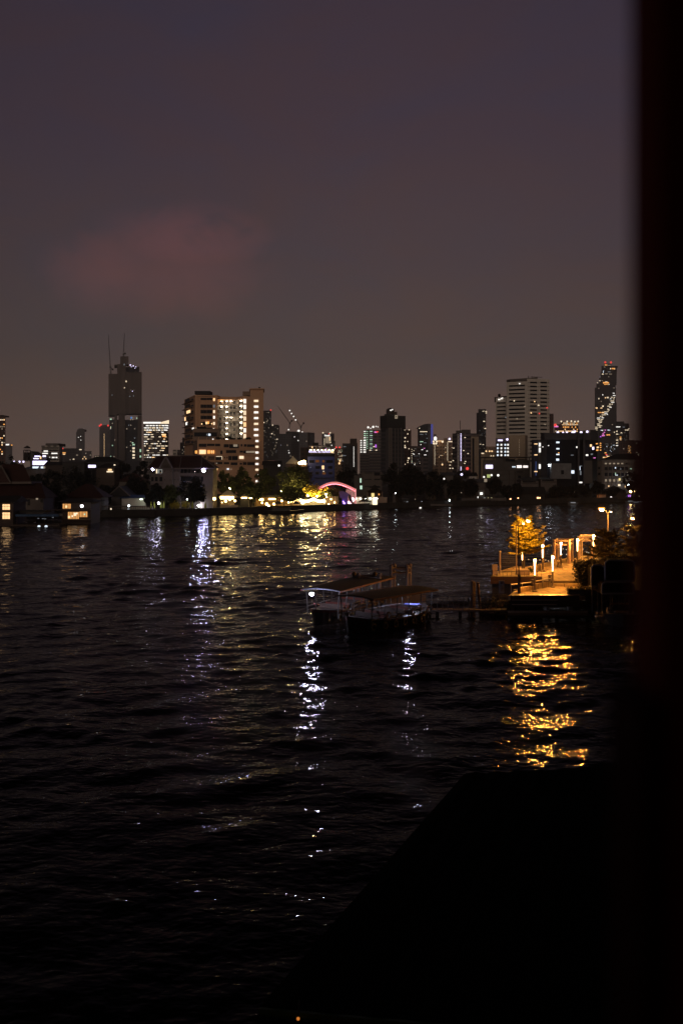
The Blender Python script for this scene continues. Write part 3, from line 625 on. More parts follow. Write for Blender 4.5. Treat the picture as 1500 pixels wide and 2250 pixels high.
# slim lit tower
r, f = tower('apartment_tower', 'slim brown apartment tower with scattered warm lit windows right of the wide crowned tower', 'tower', [(886, 950), (903, 950)], 945, 'f_brown')
for x, y, s in ((888.5, 944.5, .9), (898.5, 944.5, .9), (895.3, 953.5, 1.1), (889.5, 962, 1.4), (889, 970, 1), (895, 970, .9), (889, 979, 1.1), (889.5, 983, 1.6), (897.5, 1007, 1.8), (895.5, 1012, .9), (895.5, 1016, 1), (898, 986, .9), (889.5, 1020, .8)):
    f[0].win(r, x-s, y-s, x+s, y+s, 'win_cream', 'window')
r, f = tower('office_block', 'low banded office block left of the tower with the blue fin', 'building', [(903, 900), (925, 900)], 980, 'f_band')
body(r, [(922, 892), (940, 892)], 1003, 'f_band', 8, 'wing')
scatter(r, f[0], 903, 984, 923, 1024, 9, 10, .2, ['win_dim', 'win_dimcool', 'win_green', 'win_cream'], 17, .5, .35)
vstring(r, f[0], 904, 985, 1018, 7, 1, 1.4, 'win_cream')
for x, y in ((909, 998), (907, 997), (920, 997), (910, 1021), (928, 1024)): f[0].win(r, x-1, y-.7, x+1, y+.7, 'win_white', 'window')
# blue fin tower
D = 1100
r, f = tower('glass_tower', 'glass tower with a curved top and a glowing blue violet fin on its right', 'tower', [(917, D), (922, D-4), (940, D-4)], 938, 'f_glass')
MB().add([P(917.5, 940, D), P(941, 940, D), P(941, 931, D), P(932, 932, D), P(922, 936, D)]+[v+Vector((0, 30, 0)) for v in (P(917.5, 940, D), P(941, 940, D), P(941, 931, D), P(932, 932, D), P(922, 936, D))],
         [(0,1,2,3,4), (9,8,7,6,5), (0,5,6,1), (1,6,7,2), (2,7,8,3), (3,8,9,4), (4,9,5,0)]).build('crown', 'f_glass', r)
body(r, [(940, D-6), (946, D-6)], 931, 'f_far', 40, 'fin'); body(r, [(946, D-5), (950.5, D-5)], 932, 'fin_blue', 38, 'light_fin', 975); body(r, [(946, D-5), (950.5, D-5)], 975, 'f_far', 38, 'fin')
for y, x0, x1, m_ in ((948.5, 922, 938, 'win_cream'), (954.5, 922, 929, 'win_dimcool'), (954, 934, 937, 'win_dimcool'), (970.5, 922, 929, 'win_green'), (973, 930, 936, 'win_dimcool'), (983, 921, 924, 'win_pink'), (985, 930, 933, 'win_pink'), (988, 925, 929, 'win_white'), (991, 936, 939, 'win_white'), (999.5, 931, 936, 'win_white'), (963, 936, 939, 'win_dimcool'), (1007, 932, 935, 'win_cool'), (977, 923, 925, 'win_white'), (941, 920, 922, 'win_cream')):
    f[1].win(r, x0, y-.7, x1, y+.7, m_, 'window', .8)
r, f = tower('skyscraper', 'thin faint tower behind the warm lit hotel with the gold roof line', 'tower', [(952, 1900), (958, 1900)], 954, 'f_far')
# warm hotel
D = 1000
r, f = tower('hotel_block', 'warm beige hotel with a gold lit roof line and two dotted light strips', 'building', [(950, D), (962, D-3), (995, D)], 968, 'f_tan')
body(r, [(974, D-6), (982, D-6)], 963, 'f_tan', 20, 'stair_tower')
for x, y in ((952, 970), (959, 970), (971.5, 970.5), (952.5, 974.5), (957.5, 974.5)): MB().ball(P(x, y, D-8), 1.0, 8, 6).build('roof_lamp', 'win_cream', r)
f[1].win(r, 984, 969.5, 993, 971.2, 'win_cream', 'roof_light'); f[1].win(r, 961, 968.6, 974, 969.4, 'win_warm', 'roof_light', 7)
red_light(r, 987, 964.5, D-4, 'win_violet', 1.6); MB().lathe(P(955.7, 968, D-4), [(.5, 0), (1.5, .8), (1.5, 3), (.5, 4)]).build('roof_sign', 'win_white', r)
fq = Face((PX(950, D-7), D-7), (PX(995, D-7), D-7))
vstring(r, fq, 954.5, 976, 1022, 30, .7, 1.0, 'win_cream'); vstring(r, fq, 982.7, 971, 1013, 28, .8, 1.0, 'win_cream')
scatter(r, fq, 952, 978, 994, 1020, 12, 12, .1, ['win_cream', 'win_warm', 'win_dim'], 19, .4, .35, name='room_window')
MB().ball(P(971, 1021, D-10), .8).build('uplight', 'win_warm', r)
# grey banded hotel with line of violet white lights
D = 880
r, f = tower('hotel_tower', 'wide banded hotel tower with a long column of violet white lights', 'tower', [(993, D+4), (1003, D-2), (1015, D-2), (1034, D), (1051, D+3)], 952, 'f_band')
body(r, [(1001, D+6), (1012, D+6), (1030, D+8)], 946, 'grey_wall', 20, 'roof_step'); body(r, [(1013, D+4), (1033, D+4)], 944, 'grey_wall', 12, 'plant_room'); body(r, [(1034, D-4), (1051, D-1)], 959, 'tan_wall', 20, 'wing')
body(r, [(1037, D-6), (1041, D-6)], 963, 'dark_glass', 4, 'recess'); body(r, [(1003.5, D-5), (1009, D-5)], 953, 'cream', 6, 'stair_shaft'); body(r, [(1009.2, D-6), (1015, D-6)], 952, 'cream', 6, 'stair_shaft')
MB().tube(P(1010.5, 946, D+5), P(1010.5, 924, D+5), .3, n=5).build('aerial', 'dark_steel', r)
fq = Face((PX(993, D-8), D-8), (PX(1051, D-8), D-8))
vstring(r, fq, 1012, 952, 1013, 20, 1.6, 1.8, 'win_violet'); vstring(r, fq, 1012, 1025, 1034, 3, 1.6, 1.8, 'win_violet'); vstring(r, fq, 1006, 954, 1030, 24, 1.2, 1.0, 'win_dim')
for x, y in ((1021, 961.5), (1027.5, 996.5), (996, 984.5), (1022, 1014), (1020, 1018), (995, 1012), (990, 1015), (988, 1022), (988, 1029), (994, 1029), (1018, 990)): fq.win(r, x-1.4, y-.8, x+1.4, y+.8, 'win_cream', 'window')
red_light(r, 1026, 1029.5, D-10, s=2.4)
# dark tower behind it
D = 1500
r, f = tower('skyscraper', 'narrow dark tower with a notched top left of the white tower', 'tower', [(1046, D), (1050, D-2), (1067, D)], 907, 'f_dark')
body(r, [(1050, D+2), (1067, D+2)], 899, 'f_dark', 30, 'upper_floors')
for x, y, s in ((1062, 926, 1.2), (1064.5, 941.5, 1.2), (1067, 904, .8), (1061, 903.5, .6), (1054, 976, .8), (1067, 907.5, .8), (1060, 977, .8)): f[1].win(r, x-s, y-s*.7, x+s, y+s*.7, 'win_cream', 'window', 6)
scatter(r, f[1], 1052, 912, 1067, 990, 6, 24, .1, ['win_dim', 'win_dimcool'], 21, .35, .35)
r, f = tower('apartment_block', 'pinkish distant block between the dark narrow tower and the white tower', 'building', [(1067, 1300), (1088, 1300)], 981, 'f_tan')
for x in (1067.5, 1074.5, 1080): red_light(r, x, 991.5, 1290, 'win_warm', 1.3)
r, f = tower('office_block', 'plain pale parapet block low behind the grey warehouse', 'building', [(1056, 620), (1092, 620)], 995, 'tan_wall', 20)
for x in (1058, 1061): f[0].win(r, x-1, 995, x+1, 997, 'win_cream', 'lamp', 1)
for x in (1078, 1083): f[0].win(r, x-.9, 1001, x+.9, 1002.6, 'win_cream', 'window', 1)
# ---- white tower
D = 560
r = thing('white_tower', 'tall white tower block with rows of dark windows and a lower left wing', 'tower', (PX(1150, D), D, G0))
f = body(r, [(1112, D+5), (1156, D), (1206, D+4)], 838, 'white_wall', 30, 'walls')
body(r, [(1112, D+24), (1120, D+20), (1180, D+8)], 829, 'cream', 20, 'roof_box')
body(r, [(1157, D+2), (1206, D+6)], 832, 'white_wall', 26, 'parapet', 838.3)
MB().tube(P(1160, 833, D+10), P(1160, 826, D+10), .2).tube(P(1168, 833, D+10), P(1168, 827, D+10), .15).tube(P(1165, 828, D+10), P(1190, 829, D+10), .15).build('aerial', 'dark_steel', r)
for k in range(22):
    y = 839+k*8.6
    if y < 1018:
        f[1].win(r, 1163.5, y, 1178.5, y+3.4, 'dark_glass', 'window', .3); f[1].win(r, 1186, y, 1200.5, y+3.4, 'dark_glass', 'window', .3)
        for x in (1160.5, 1182, 1204): f[1].win(r, x-.7, y+1, x+.7, y+2.4, 'dark_glass', 'vent', .3)
for k in range(14):
    y0 = 846+k*8.6
    f[0].win(r, 1117.5, y0, 1152, y0+3.4, 'dark_glass', 'window', .3).rotation_euler[1] = 0
fw = body(r, [(1088, D+15), (1111.9, D+12)], 873, 'white_wall', 25, 'wing')
for k in range(9): fw[0].win(r, 1091, 884+k*8.4, 1110, 887+k*8.4, 'dark_glass', 'window', .3)
body(r, [(1085.5, D+21), (1113, D+12)], 870, 'dark_roof', 30, 'roof_terrace', 873.4)
for x, y, s in ((1096, 878, 2.2), (1101, 876, 1.6), (1103, 874.5, 1)): fw[0].win(r, x-s, y-.9, x+s, y+.9, 'win_white', 'window', 1)
MB().ball(P(1096, 868.5, D+25), .9).tube(P(1096, 874, D+25), P(1096, 868, D+25), .2).build('rooftop_tree', 'foliage_dark', r)
for x, y, m_ in ((1140.8, 843, 'win_white'), (1129, 881, 'win_cream'), (1200.5, 896, 'win_red'), (1183.5, 908.5, 'win_red'), (1182, 890.5, 'win_cream'), (1173, 882.5, 'win_warm'), (1165.5, 907.5, 'win_warm'), (1110, 917, 'win_dimcool'), (1196, 933, 'win_dim'), (1135, 920, 'win_dim'), (1152, 893, 'win_dim')):
    ff = f[1] if x > 1157 else f[0]; ff.win(r, x-1, y-1, x+1, y+1, m_, 'window', .9)
r = thing('apartment_block', 'block with four lit gallery floors at the foot of the white tower', 'building', (PX(1102, 520), 520, G0))
f = body(r, [(1088, 520), (1117, 520)], 963, 'grey_wall', 12)
for k in range(4):
    for x in (1092.5, 1100.5, 1109, 1115): 
        y = 975.5+k*7.6; f[0].win(r, x-1.6, y, x+1.6, y+3.6, 'win_cool' if x in (1092.5, 1109) else 'win_white', 'window', .6)
    f[0].win(r, 1091, 971.8+k*7.6, 1117, 972.8+k*7.6, 'concrete_dark', 'gallery', .8)
f[0].win(r, 1093, 966, 1103, 969, 'win_violet', 'sign', 1); MB().ball(P(1113.5, 965.5, 519), .6).build('lamp', 'win_violet', r)
r = thing('apartment_block', 'blank tan block with a dotted light line before the white tower', 'building', (PX(1136, 500), 500, G0))
f = body(r, [(1118, 500), (1153, 500), (1158, 506)], 956, 'tan_wall', 14)
vstring(r, f[0], 1140, 964, 1002, 7, .7, 1.6, 'win_dim')
r, f = tower('apartment_block', 'dull pink narrow block right behind the white tower', 'building', [(1206, 1000), (1215, 1000)], 909, 'f_brown')
# amber tower
D = 1100
r, f = tower('hotel_tower', 'amber lit hotel top with a red and white rooftop sign', 'tower', [(1217, D), (1231, D), (1270, D)], 932, 'f_brown')
body(r, [(1230, D-4), (1269.5, D-4)], 927, 'f_brown', 20, 'upper_floors')
fq = Face((PX(1215, D-5), D-5), (PX(1271, D-5), D-5))
scatter(r, fq, 1231, 928, 1269, 935, 15, 2, .8, ['win_warm', 'win_cream', 'win_amber'], 23, .7, .5)
scatter(r, fq, 1231, 936, 1269, 946, 10, 2, .7, ['win_amber', 'win_warm'], 24, .5, .6); scatter(r, fq, 1219, 945, 1268, 950, 18, 1, .9, ['win_cream', 'win_warm'], 25, .7, .5)
for x, y in ((1232, 926), (1245, 926), (1254, 925.5), (1262, 926.5), (1269, 926)): red_light(r, x, y, D-6, 'win_cream', 1.3)
MB().ball(P(1219, 934, D-7), 1.6).build('sign', 'win_red', r); fq.win(r, 1217, 936, 1225, 938.6, 'win_pink', 'sign', 2); fq.win(r, 1218, 934.4, 1222, 936.4, 'win_white', 'sign', 2.5)
# tall pixelated tower
D = 2700
r, f = tower('pixel_tower', 'tallest tower on the right with a spiral of stepped lit terraces', 'tower', [(1305.5, D), (1352, D)], 852, 'f_dark', 45)
body(r, [(1309, D+1), (1351, D+1)], 843, 'f_dark', 40, 'upper_floors', 852.3); body(r, [(1315, D+2), (1353.5, D+2)], 830, 'f_dark', 38, 'upper_floors', 843.3)
body(r, [(1318, D+3), (1353.5, D+3)], 818, 'f_dark', 36, 'upper_floors', 830.3); body(r, [(1320, D+4), (1354, D+4)], 805, 'f_dark', 34, 'upper_floors', 818.3)
body(r, [(1320, D+6), (1356, D+6)], 804, 'dark_roof', 32, 'roof_slab', 805.8); body(r, [(1326, D+8), (1342, D+8)], 799, 'f_dark', 20, 'plant_room', 804.3)
body(r, [(1348, D-4), (1353.5, D-4)], 885, 'f_dark', 40, 'lower_floors'); body(r, [(1316, D-5), (1353, D-5)], 945, 'f_dark', 40, 'lower_floors')
fq = Face((PX(1300, D-7), D-7), (PX(1360, D-7), D-7))
for x in (1328.5, 1341): red_light(r, x, 796.3, D+5, s=1.7)
SP = [(1347,864,4),(1348,869,6),(1343,873,4),(1348.5,873,3),(1340.5,876.5,3),(1347,876.5,3),(1344,881,8),(1345,884,7),(1339,888,4),(1343.5,888,3),(1337,892.5,8),(1340,895,5),(1334.5,899,4),(1336,901,4),(1329,905,5),(1334,904.5,3),(1330,908,7),(1322,911.5,3),(1327,911.5,6),(1333,911,3),
      (1318,915,3),(1322,915,2.5),(1313.5,918.5,7),(1323,918,5),(1314,921.5,6),(1321,921.5,5),(1315,925,4),(1319.5,925,4),(1318,928,6),(1314,931.7,7),(1314,935,5),(1318.5,935.5,6),(1309,938.7,5),(1316.5,938.5,5),(1309,942,5),(1309.8,945.3,3)]
for x, y, w2 in SP: fq.win(r, x-w2/2, y-.75, x+w2/2, y+.75, 'win_cream' if (x+y) % 3 else 'win_white', 'lit_terrace')
for x, y, w2, h2, m_ in ((1330,802,5,2,'win_amber'),(1337,802.5,8,1.4,'win_dim'),(1327,806.5,3,1.5,'win_dim'),(1340,810,2,2.6,'win_cream'),(1346,810,7,2.4,'win_amber'),(1349,810.5,2,2,'win_warm'),(1324.5,816.5,1,5,'win_cool'),(1337,817,6,1.5,'win_dimcool'),(1323,822,3.6,2,'win_cream'),(1331,821.5,6,1.8,'win_dim'),(1340,822,6,1.5,'win_dim'),
      (1317,828,2,1.6,'win_dimcool'),(1336,828,2,1.6,'win_dim'),(1316.5,836.5,3,1.3,'win_cream'),(1321.5,836.3,3,1.3,'win_dim'),(1311.5,841,1.6,1.4,'win_cream'),(1330,841,13,3,'win_amber'),(1330.5,839,5,1.3,'win_cream'),(1330,844.5,8,1.6,'win_amber'),(1336.5,844.5,2,2,'win_cream'),(1314,853,2,1.6,'win_dim'),(1347.5,852.5,2,2,'win_dim'),
      (1323,867.5,2,2.4,'win_white'),(1314.5,876,2,3,'win_cream'),(1329,874,2.6,2.4,'win_warm'),(1334,873.5,3.6,3,'win_cream'),(1319.5,882,2,2,'win_dim'),(1323.5,892.5,3.6,3.2,'win_cream'),(1309.5,896.5,3.6,3.2,'win_warm'),(1320,896.5,4,2,'win_warm'),(1316,906.5,8,2,'win_amber'),(1323.5,906.5,5,2.6,'win_warm'),
      (1344,933,2,2,'win_dim'),(1320,945.5,2.5,1.6,'win_cool'),(1322.5,945.5,2.5,2,'win_white'),(1328.5,945,3,2,'win_pink'),(1335,945,2.4,2,'win_cool'),(1338,945.4,2.4,1.4,'win_cool'),(1326.5,950,3,2,'win_pink'),(1324,953.5,3,2.4,'win_pink'),(1324,957,6,3,'win_pink'),(1318.5,959.5,2.5,2,'win_purple'),(1335,955.5,8,2.4,'win_amber'),(1348.5,949.5,2,2,'win_cream')):
    fq.win(r, x-w2/2, y-h2/2, x+w2/2, y+h2/2, m_, 'window', 1)
r, f = tower('apartment_tower', 'tower with scattered warm windows just right of the tallest tower', 'tower', [(1352, 1500), (1374, 1500), (1381, 1512)], 930, 'f_dark')
body(r, [(1353, 1504), (1370, 1504)], 926, 'dark_roof', 20, 'roof_box', 930.4)
fq = Face((PX(1350, 1497), 1497), (PX(1383, 1497), 1497))
for x, y, w2, m_ in ((1357, 938, 9, 'win_white'), (1369, 938.5, 4, 'win_dimcool'), (1376, 945, 8, 'win_cream'), (1380, 942, 2, 'win_cream'), (1354, 947.5, 2.4, 'win_cream'), (1354.5, 954, 4, 'win_cream'), (1364, 951, 3, 'win_cream'), (1362, 960.5, 3, 'win_amber'), (1362, 964, 3.4, 'win_warm'), (1354.5, 967, 4, 'win_cream'), (1362.5, 967, 3, 'win_warm'), (1354, 973.5, 2.6, 'win_cream'), (1350.5, 979, 5, 'win_cream'), (1354.5, 979, 4, 'win_white')):
    fq.win(r, x-w2/2, y-.9, x+w2/2, y+.9, m_, 'window', 1)
scatter(r, fq, 1353, 946, 1380, 975, 10, 9, .25, ['win_dim', 'win_dimcool', 'win_dim'], 31, .5, .35)
r, f = tower('apartment_block', 'block with yellow vertical dot lines at the far right of the skyline', 'building', [(1358, 1200), (1384, 1200), (1410, 1210)], 967, 'f_brown')
scatter(r, f[0], 1378, 979, 1385, 996, 3, 12, .8, ['win_warm', 'win_dim', 'win_amber'], 33, .5, .5)
for x, y in ((1397, 974), (1397.5, 994), (1369, 986), (1401, 1000), (1401, 998)): Face((PX(1350, 1190), 1190), (PX(1410, 1190), 1190)).win(r, x-1, y-1, x+1, y+1, 'win_dim', 'window', 1)
r, f = tower('office_block', 'dim block with tiny lit rooms at the foot of the tallest tower', 'building', [(1316, 1300), (1352, 1300)], 973, 'f_slate')
scatter(r, f[0], 1326, 966+8, 1350, 1002, 10, 10, .3, ['win_dim', 'win_dimcool', 'win_cool', 'win_dim'], 35, .5, .4)
for y in (971, 975.5, 980, 986): f[0].win(r, 1316.5, y+2, 1319.5, y+4, 'win_amber', 'window', 1)
for x, y, m_ in ((1329, 995, 'win_amber'), (1331, 999, 'win_red'), (1334, 1003, 'win_warm'), (1338, 1003, 'win_warm'), (1325, 1005, 'win_warm'), (1330, 1005, 'win_amber')): f[0].win(r, x-2, y-1, x+2, y+1, m_, 'window', 1)
# ================================================================ peach hotel
D = 520
r = thing('peach_hotel', 'peach stepped hotel with a recessed stack of bright white galleries', 'hotel', (PX(490, D), D, G0))
def bx(x0, x1, ytop, ybot, d0, d1, m, name): 
    return MB().box(PX(x0, d0), PX(x1, d0), d0, d1, ZZ(ybot, d0), ZZ(ytop, d0)).build(name, m, r)
fl = body(r, [(405.5, D+34), (429, D), (478, D+2)], 871, 'peach', 30, 'left_block')
bx(428, 462, 859, 866, D+6, D+16, 'dark_roof', 'roof_box'); 
MB().prism([(PX(405, D+34), D+34), (PX(428, D-1), D-1), (PX(479, D+1), D+1), (PX(479, D+1), D+35), (PX(405, D+34), D+36)], ZZ(871, D), ZZ(868, D)).build('roof_slab', 'peach', r)
# bays and windows on the left block
for k, y in enumerate((874.5, 889, 901, 913.5, 927, 939.5)):
    fl[1].win(r, 441, y, 453.5, y+(4.5 if k == 0 else 7.5), 'dark_glass', 'window', .5); fl[1].win(r, 454, y, 466.5, y+(4.5 if k == 0 else 7.5), 'dark_glass', 'window', .5)
    fl[1].win(r, 440.5, y+(4.9 if k == 0 else 7.7), 467, y+(6.2 if k == 0 else 9), 'peach', 'sill', 1.2)
    if k < 5: 
        fl[1].win(r, 468.8, y+.5, 472.4, y+6.5, ('win_warm', 'win_dimcool', 'win_cream', 'win_white', 'win_cream')[k], 'window', .6)
for x in (444.5, 447.5, 457, 460.5): fl[1].win(r, x, 889, x+.4, 921, 'cream', 'mullion', .9)
for x, y, s, m_ in ((443.5, 931.5, 1.2, 'win_warm'), (454, 929.5, 2, 'win_warm'), (458, 929, 2, 'win_amber'), (465.5, 931, 1.2, 'win_warm'), (442.5, 943.5, 1, 'win_white'), (469.5, 942.5, 1, 'win_white'), (425.5, 941.5, 1.2, 'win_white'), (432, 940.3, 1, 'win_cream')):
    fl[1 if x > 429 else 0].win(r, x-s, y-s*1.3, x+s, y+s*1.3, m_, 'window', 1)
for k in range(8):
    y = 876+k*13.2
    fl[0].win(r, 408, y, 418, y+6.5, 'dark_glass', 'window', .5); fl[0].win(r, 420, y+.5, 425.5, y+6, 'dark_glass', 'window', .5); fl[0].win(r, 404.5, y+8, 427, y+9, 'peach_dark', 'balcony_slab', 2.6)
for x0, x1, y0, y1, m_ in ((412, 418.5, 902, 908, 'win_warm'), (407.5, 409.3, 917, 925, 'win_warm'), (410, 412.5, 928, 934, 'win_white')): fl[0].win(r, x0, y0, x1, y1, m_, 'window', 1)
for k in range(4): fl[1].win(r, 430+k*.01, 868, 434.5, 940, 'peach', 'pier', 1.6+k*.01) if k == 0 else None
# terraces under the left block
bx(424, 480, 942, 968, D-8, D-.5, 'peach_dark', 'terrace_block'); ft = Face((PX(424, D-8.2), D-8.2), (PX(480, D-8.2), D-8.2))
ft.win(r, 427, 950, 477, 959, 'dark_glass', 'window', .3); ft.win(r, 454, 953, 456, 957, 'win_dimcool', 'window', .7); ft.win(r, 458, 953, 463, 957.5, 'win_cool', 'window', .7); ft.win(r, 467, 964, 469.4, 967.5, 'win_white', 'window', .7)
# recess back wall with galleries
fb = body(r, [(477, D+14), (519, D+15), (541, D+3)], 873, 'white_wall', 20, 'recess_wall')
MB().prism([(PX(477, D+6), D+6), (PX(519, D+8), D+8), (PX(541, D+1), D+1), (PX(541, D+5), D+5), (PX(519, D+14), D+14), (PX(477, D+13.5), D+13.5)], ZZ(877, D+6), ZZ(871.5, D+6)).build('roof_slab', 'peach', r)
for k in range(8):
    y = 878.5+k*12.0; z = ZZ(y+9.6, D+8)
    MB().prism([(PX(478, D+8), D+8), (PX(519, D+9.5), D+9.5), (PX(541, D+1.2), D+1.2), (PX(541, D+3.5), D+3.5), (PX(519, D+15), D+15), (PX(478, D+14), D+14)], z-.45, z).build('gallery_floor', 'white_wall', r)
    rl = MB(); A, B, C = (PX(478.3, D+8.1), D+8.1), (PX(519, D+9.6), D+9.6), (PX(540.7, D+1.4), D+1.4)
    for p, q_ in ((A, B), (B, C)):
        rl.tube((*p, z+1.1), (*q_, z+1.1), .07, n=4); rl.tube((*p, z+.6), (*q_, z+.6), .05, n=4)
        for i in range(13):
            t = i/12; rl.tube((p[0]+(q_[0]-p[0])*t, p[1]+(q_[1]-p[1])*t, z), (p[0]+(q_[0]-p[0])*t, p[1]+(q_[1]-p[1])*t, z+1.1), .045, n=4)
    rl.build('railing', 'white_paint', r)
    zc = ZZ(y, D+8)-.45; lm = ['lamp_gold', 'lamp_cool', 'lamp_room', 'lamp_cool', 'lamp_cool', 'lamp_gold', 'lamp_cool', 'lamp_cool'][k]
    on = [(487, k in (0, 1)), (498, k != 2 or True), (508, k in (0, 3)), (530, True)]
    for x, s in on:
        if s: dd = D+11.5 if x < 519 else D+8
        if s: MB().box(PX(x-2.2, dd), PX(x+2.2, dd), dd-.25, dd+.25, zc-.2, zc).build('gallery_lamp', 'lamp_gallery_warm' if (x == 487 and k == 0) else 'lamp_gallery', r)
    for x, w2 in ((482, 5), (492, 4), (499, 3), (505, 5), (513, 4)): fb[0].win(r, x, y+3.4, x+w2, y+8.6, 'dark_glass', 'window', .3) if (k*7+x*3) % 5 else None
    for x in (525, 532): fb[1].win(r, x, y+3.4, x+4, y+8.6, 'dark_glass', 'door', .3)
bx(495.3, 496.3, 877, 968, D+8.2, D+8.8, 'white_wall', 'pier')
bx(518.5, 519.7, 877, 968, D+9.2, D+10, 'white_wall', 'pier')
# stair column, buttress and tall shaft
fs = body(r, [(534, D+.6), (543, D+.8)], 870, 'peach', 16, 'stair_column')
for k in range(7):
    y = 877+k*12.8; fs[0].win(r, 535.2, y, 540.6, y+9.2, ('win_white', 'win_white', 'win_cream', 'win_cream', 'win_warm', 'win_white', 'win_cream')[k], 'window', .5); fs[0].win(r, 537.6, y+1, 538.1, y+9.4, 'peach_dark', 'mullion', .9)
body(r, [(543, D-1), (550, D-1.2)], 871, 'peach', 20, 'buttress'); 
MB().prism([(PX(533, D+8), D+8), (PX(551, D+8), D+8), (PX(551, D+8), D+16), (PX(533, D+8), D+16)], ZZ(869, D+8), ZZ(860, D+8)).build('roof_box', 'peach_dark', r)
fh = body(r, [(550, D-3), (579, D-3)], 854.5, 'peach', 20, 'lift_shaft')
body(r, [(548, D-4), (562, D-5), (581, D-4)], 853, 'peach', 22, 'shaft_roof', 855)
MB().tube(P(570, 853, D), P(570, 850.5, D), .5).build('vent', 'dark_steel', r)
for k in range(15):
    y = 878.8+k*12.6; x = 558.3 if k < 7 else 561.5 if k < 13 else 561.8
    fh[0].win(r, x, y, x+(9.2 if k < 7 else 6.4), y+4.2, 'win_white' if k % 4 else 'win_cream', 'window', .6)
# podium
fp = body(r, [(434, D-14), (560, D-14)], 968, 'peach', 13, 'podium')
bx(434, 560, 966, 968.5, D-14.4, D-13, 'peach', 'parapet')
for x in (436, 454, 472, 489): bx(x, x+.8, 960, 966, D-14, D-13.4, 'peach', 'post')
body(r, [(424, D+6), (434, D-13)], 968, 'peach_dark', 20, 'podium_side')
for (x0, x1, y0, y1) in ((437, 454, 975, 982), (455, 472, 975, 980), (473, 484, 975, 980.5), (492, 503, 976, 983), (504, 525, 976, 985), (529, 533, 976, 981), (536, 542, 976, 981.5), (543, 560, 976.5, 982),
        (484.5, 489, 990, 998), (497, 519, 989, 995.5), (527, 534, 990, 994.5), (535, 552, 990, 996), (553, 559, 990.5, 996),
        (448, 453, 1002, 1006), (457, 472, 1003, 1006), (456, 472, 1007, 1010), (474, 489, 1002, 1011), (492.5, 495, 1004, 1007), (498, 500.5, 1004, 1007), (502, 509, 1002, 1011), (510, 522.5, 1002, 1011),
        (463, 472, 1015.5, 1020), (474, 489, 1015, 1020), (492, 504, 1015.5, 1020), (507, 522, 1016, 1022), (527, 532, 1017, 1021), (534, 542, 1015.5, 1021.5), (543.5, 560, 1015.5, 1022)):
    fp[0].win(r, x0, y0, x1, y1, 'dark_glass', 'window', .4); fp[0].win(r, x0-.5, y1, x1+.5, y1+.9, 'peach', 'sill', 1.3)
for (x0, x1, y0, y1, m_) in ((438.5, 452.5, 988.5, 997.5, 'win_warm'), (441, 449, 990, 996, 'win_cream'), (456, 471, 989.5, 996.5, 'win_amber'), (464, 470, 990, 996, 'win_warm'), (429, 433.5, 990, 996.5, 'win_amber'),
        (526, 535.5, 1002, 1008, 'win_cream'), (513, 522, 976.5, 981.5, 'win_dim'), (541, 560, 991, 995, 'win_dim'), (475, 488, 1002.5, 1003.4, 'win_cream'), (487.6, 488.4, 1003, 1010, 'win_cream'), (475, 478, 1017, 1019, 'win_dim'), (474, 478, 1029, 1033, 'win_warm'), (499, 503, 1029, 1032, 'win_cool'), (507, 509, 1030, 1032, 'win_dim')):
    fp[0].win(r, x0, y0, x1, y1, m_, 'window', .8)
for x in (455, 463, 467): fp[0].win(r, x, 988.5, x+1, 997.5, 'peach_dark', 'mullion', 1.3)
for y in (985.6, 999, 1012.2, 1024): fp[0].win(r, 434.2, y, 559.8, y+1.1, 'peach', 'ledge', 1.6)
# planters on the podium roof: bushes are made with the trees below

# ================================================================ foliage
def leaves(rng, centres, radii, n, size, flat=1.):
    cs = np.array(centres); k = len(cs); pick = rng.randint(0, k, n)
    off = rng.normal(size=(n, 3)); off /= np.linalg.norm(off, axis=1)[:, None]; off *= (rng.rand(n, 1)**.5)
    p = cs[pick]+off*np.array(radii)[pick][:, None]*np.array([1, 1, flat])
    a = rng.normal(size=(n, 3)); a[:, 2] *= .6; a /= np.linalg.norm(a, axis=1)[:, None]
    b = rng.normal(size=(n, 3)); b -= (a*b).sum(1)[:, None]*a; b /= np.linalg.norm(b, axis=1)[:, None]
    s = size*rng.uniform(.6, 1.3, (n, 1))
    q = np.stack([p-a*s, p+b*s*.45, p+a*s, p-b*s*.45], 1).reshape(-1, 3)
    return q
def leaf_obj(name, q, m, parent, base=(0, 0, 0)):
    n = len(q)//4; me_ = bpy.data.meshes.new(name); q = q-np.array(base)
    me_.vertices.add(len(q)); me_.vertices.foreach_set('co', q.astype(np.float32).ravel())
    me_.loops.add(len(q)); me_.loops.foreach_set('vertex_index', np.arange(len(q), dtype=np.int32))
    me_.polygons.add(n); me_.polygons.foreach_set('loop_start', np.arange(0, len(q), 4, dtype=np.int32)); me_.update(calc_edges=True)
    me_.materials.append(M[m]); o = bpy.data.objects.new(name, me_); COL.objects.link(o); o.parent = parent; return o
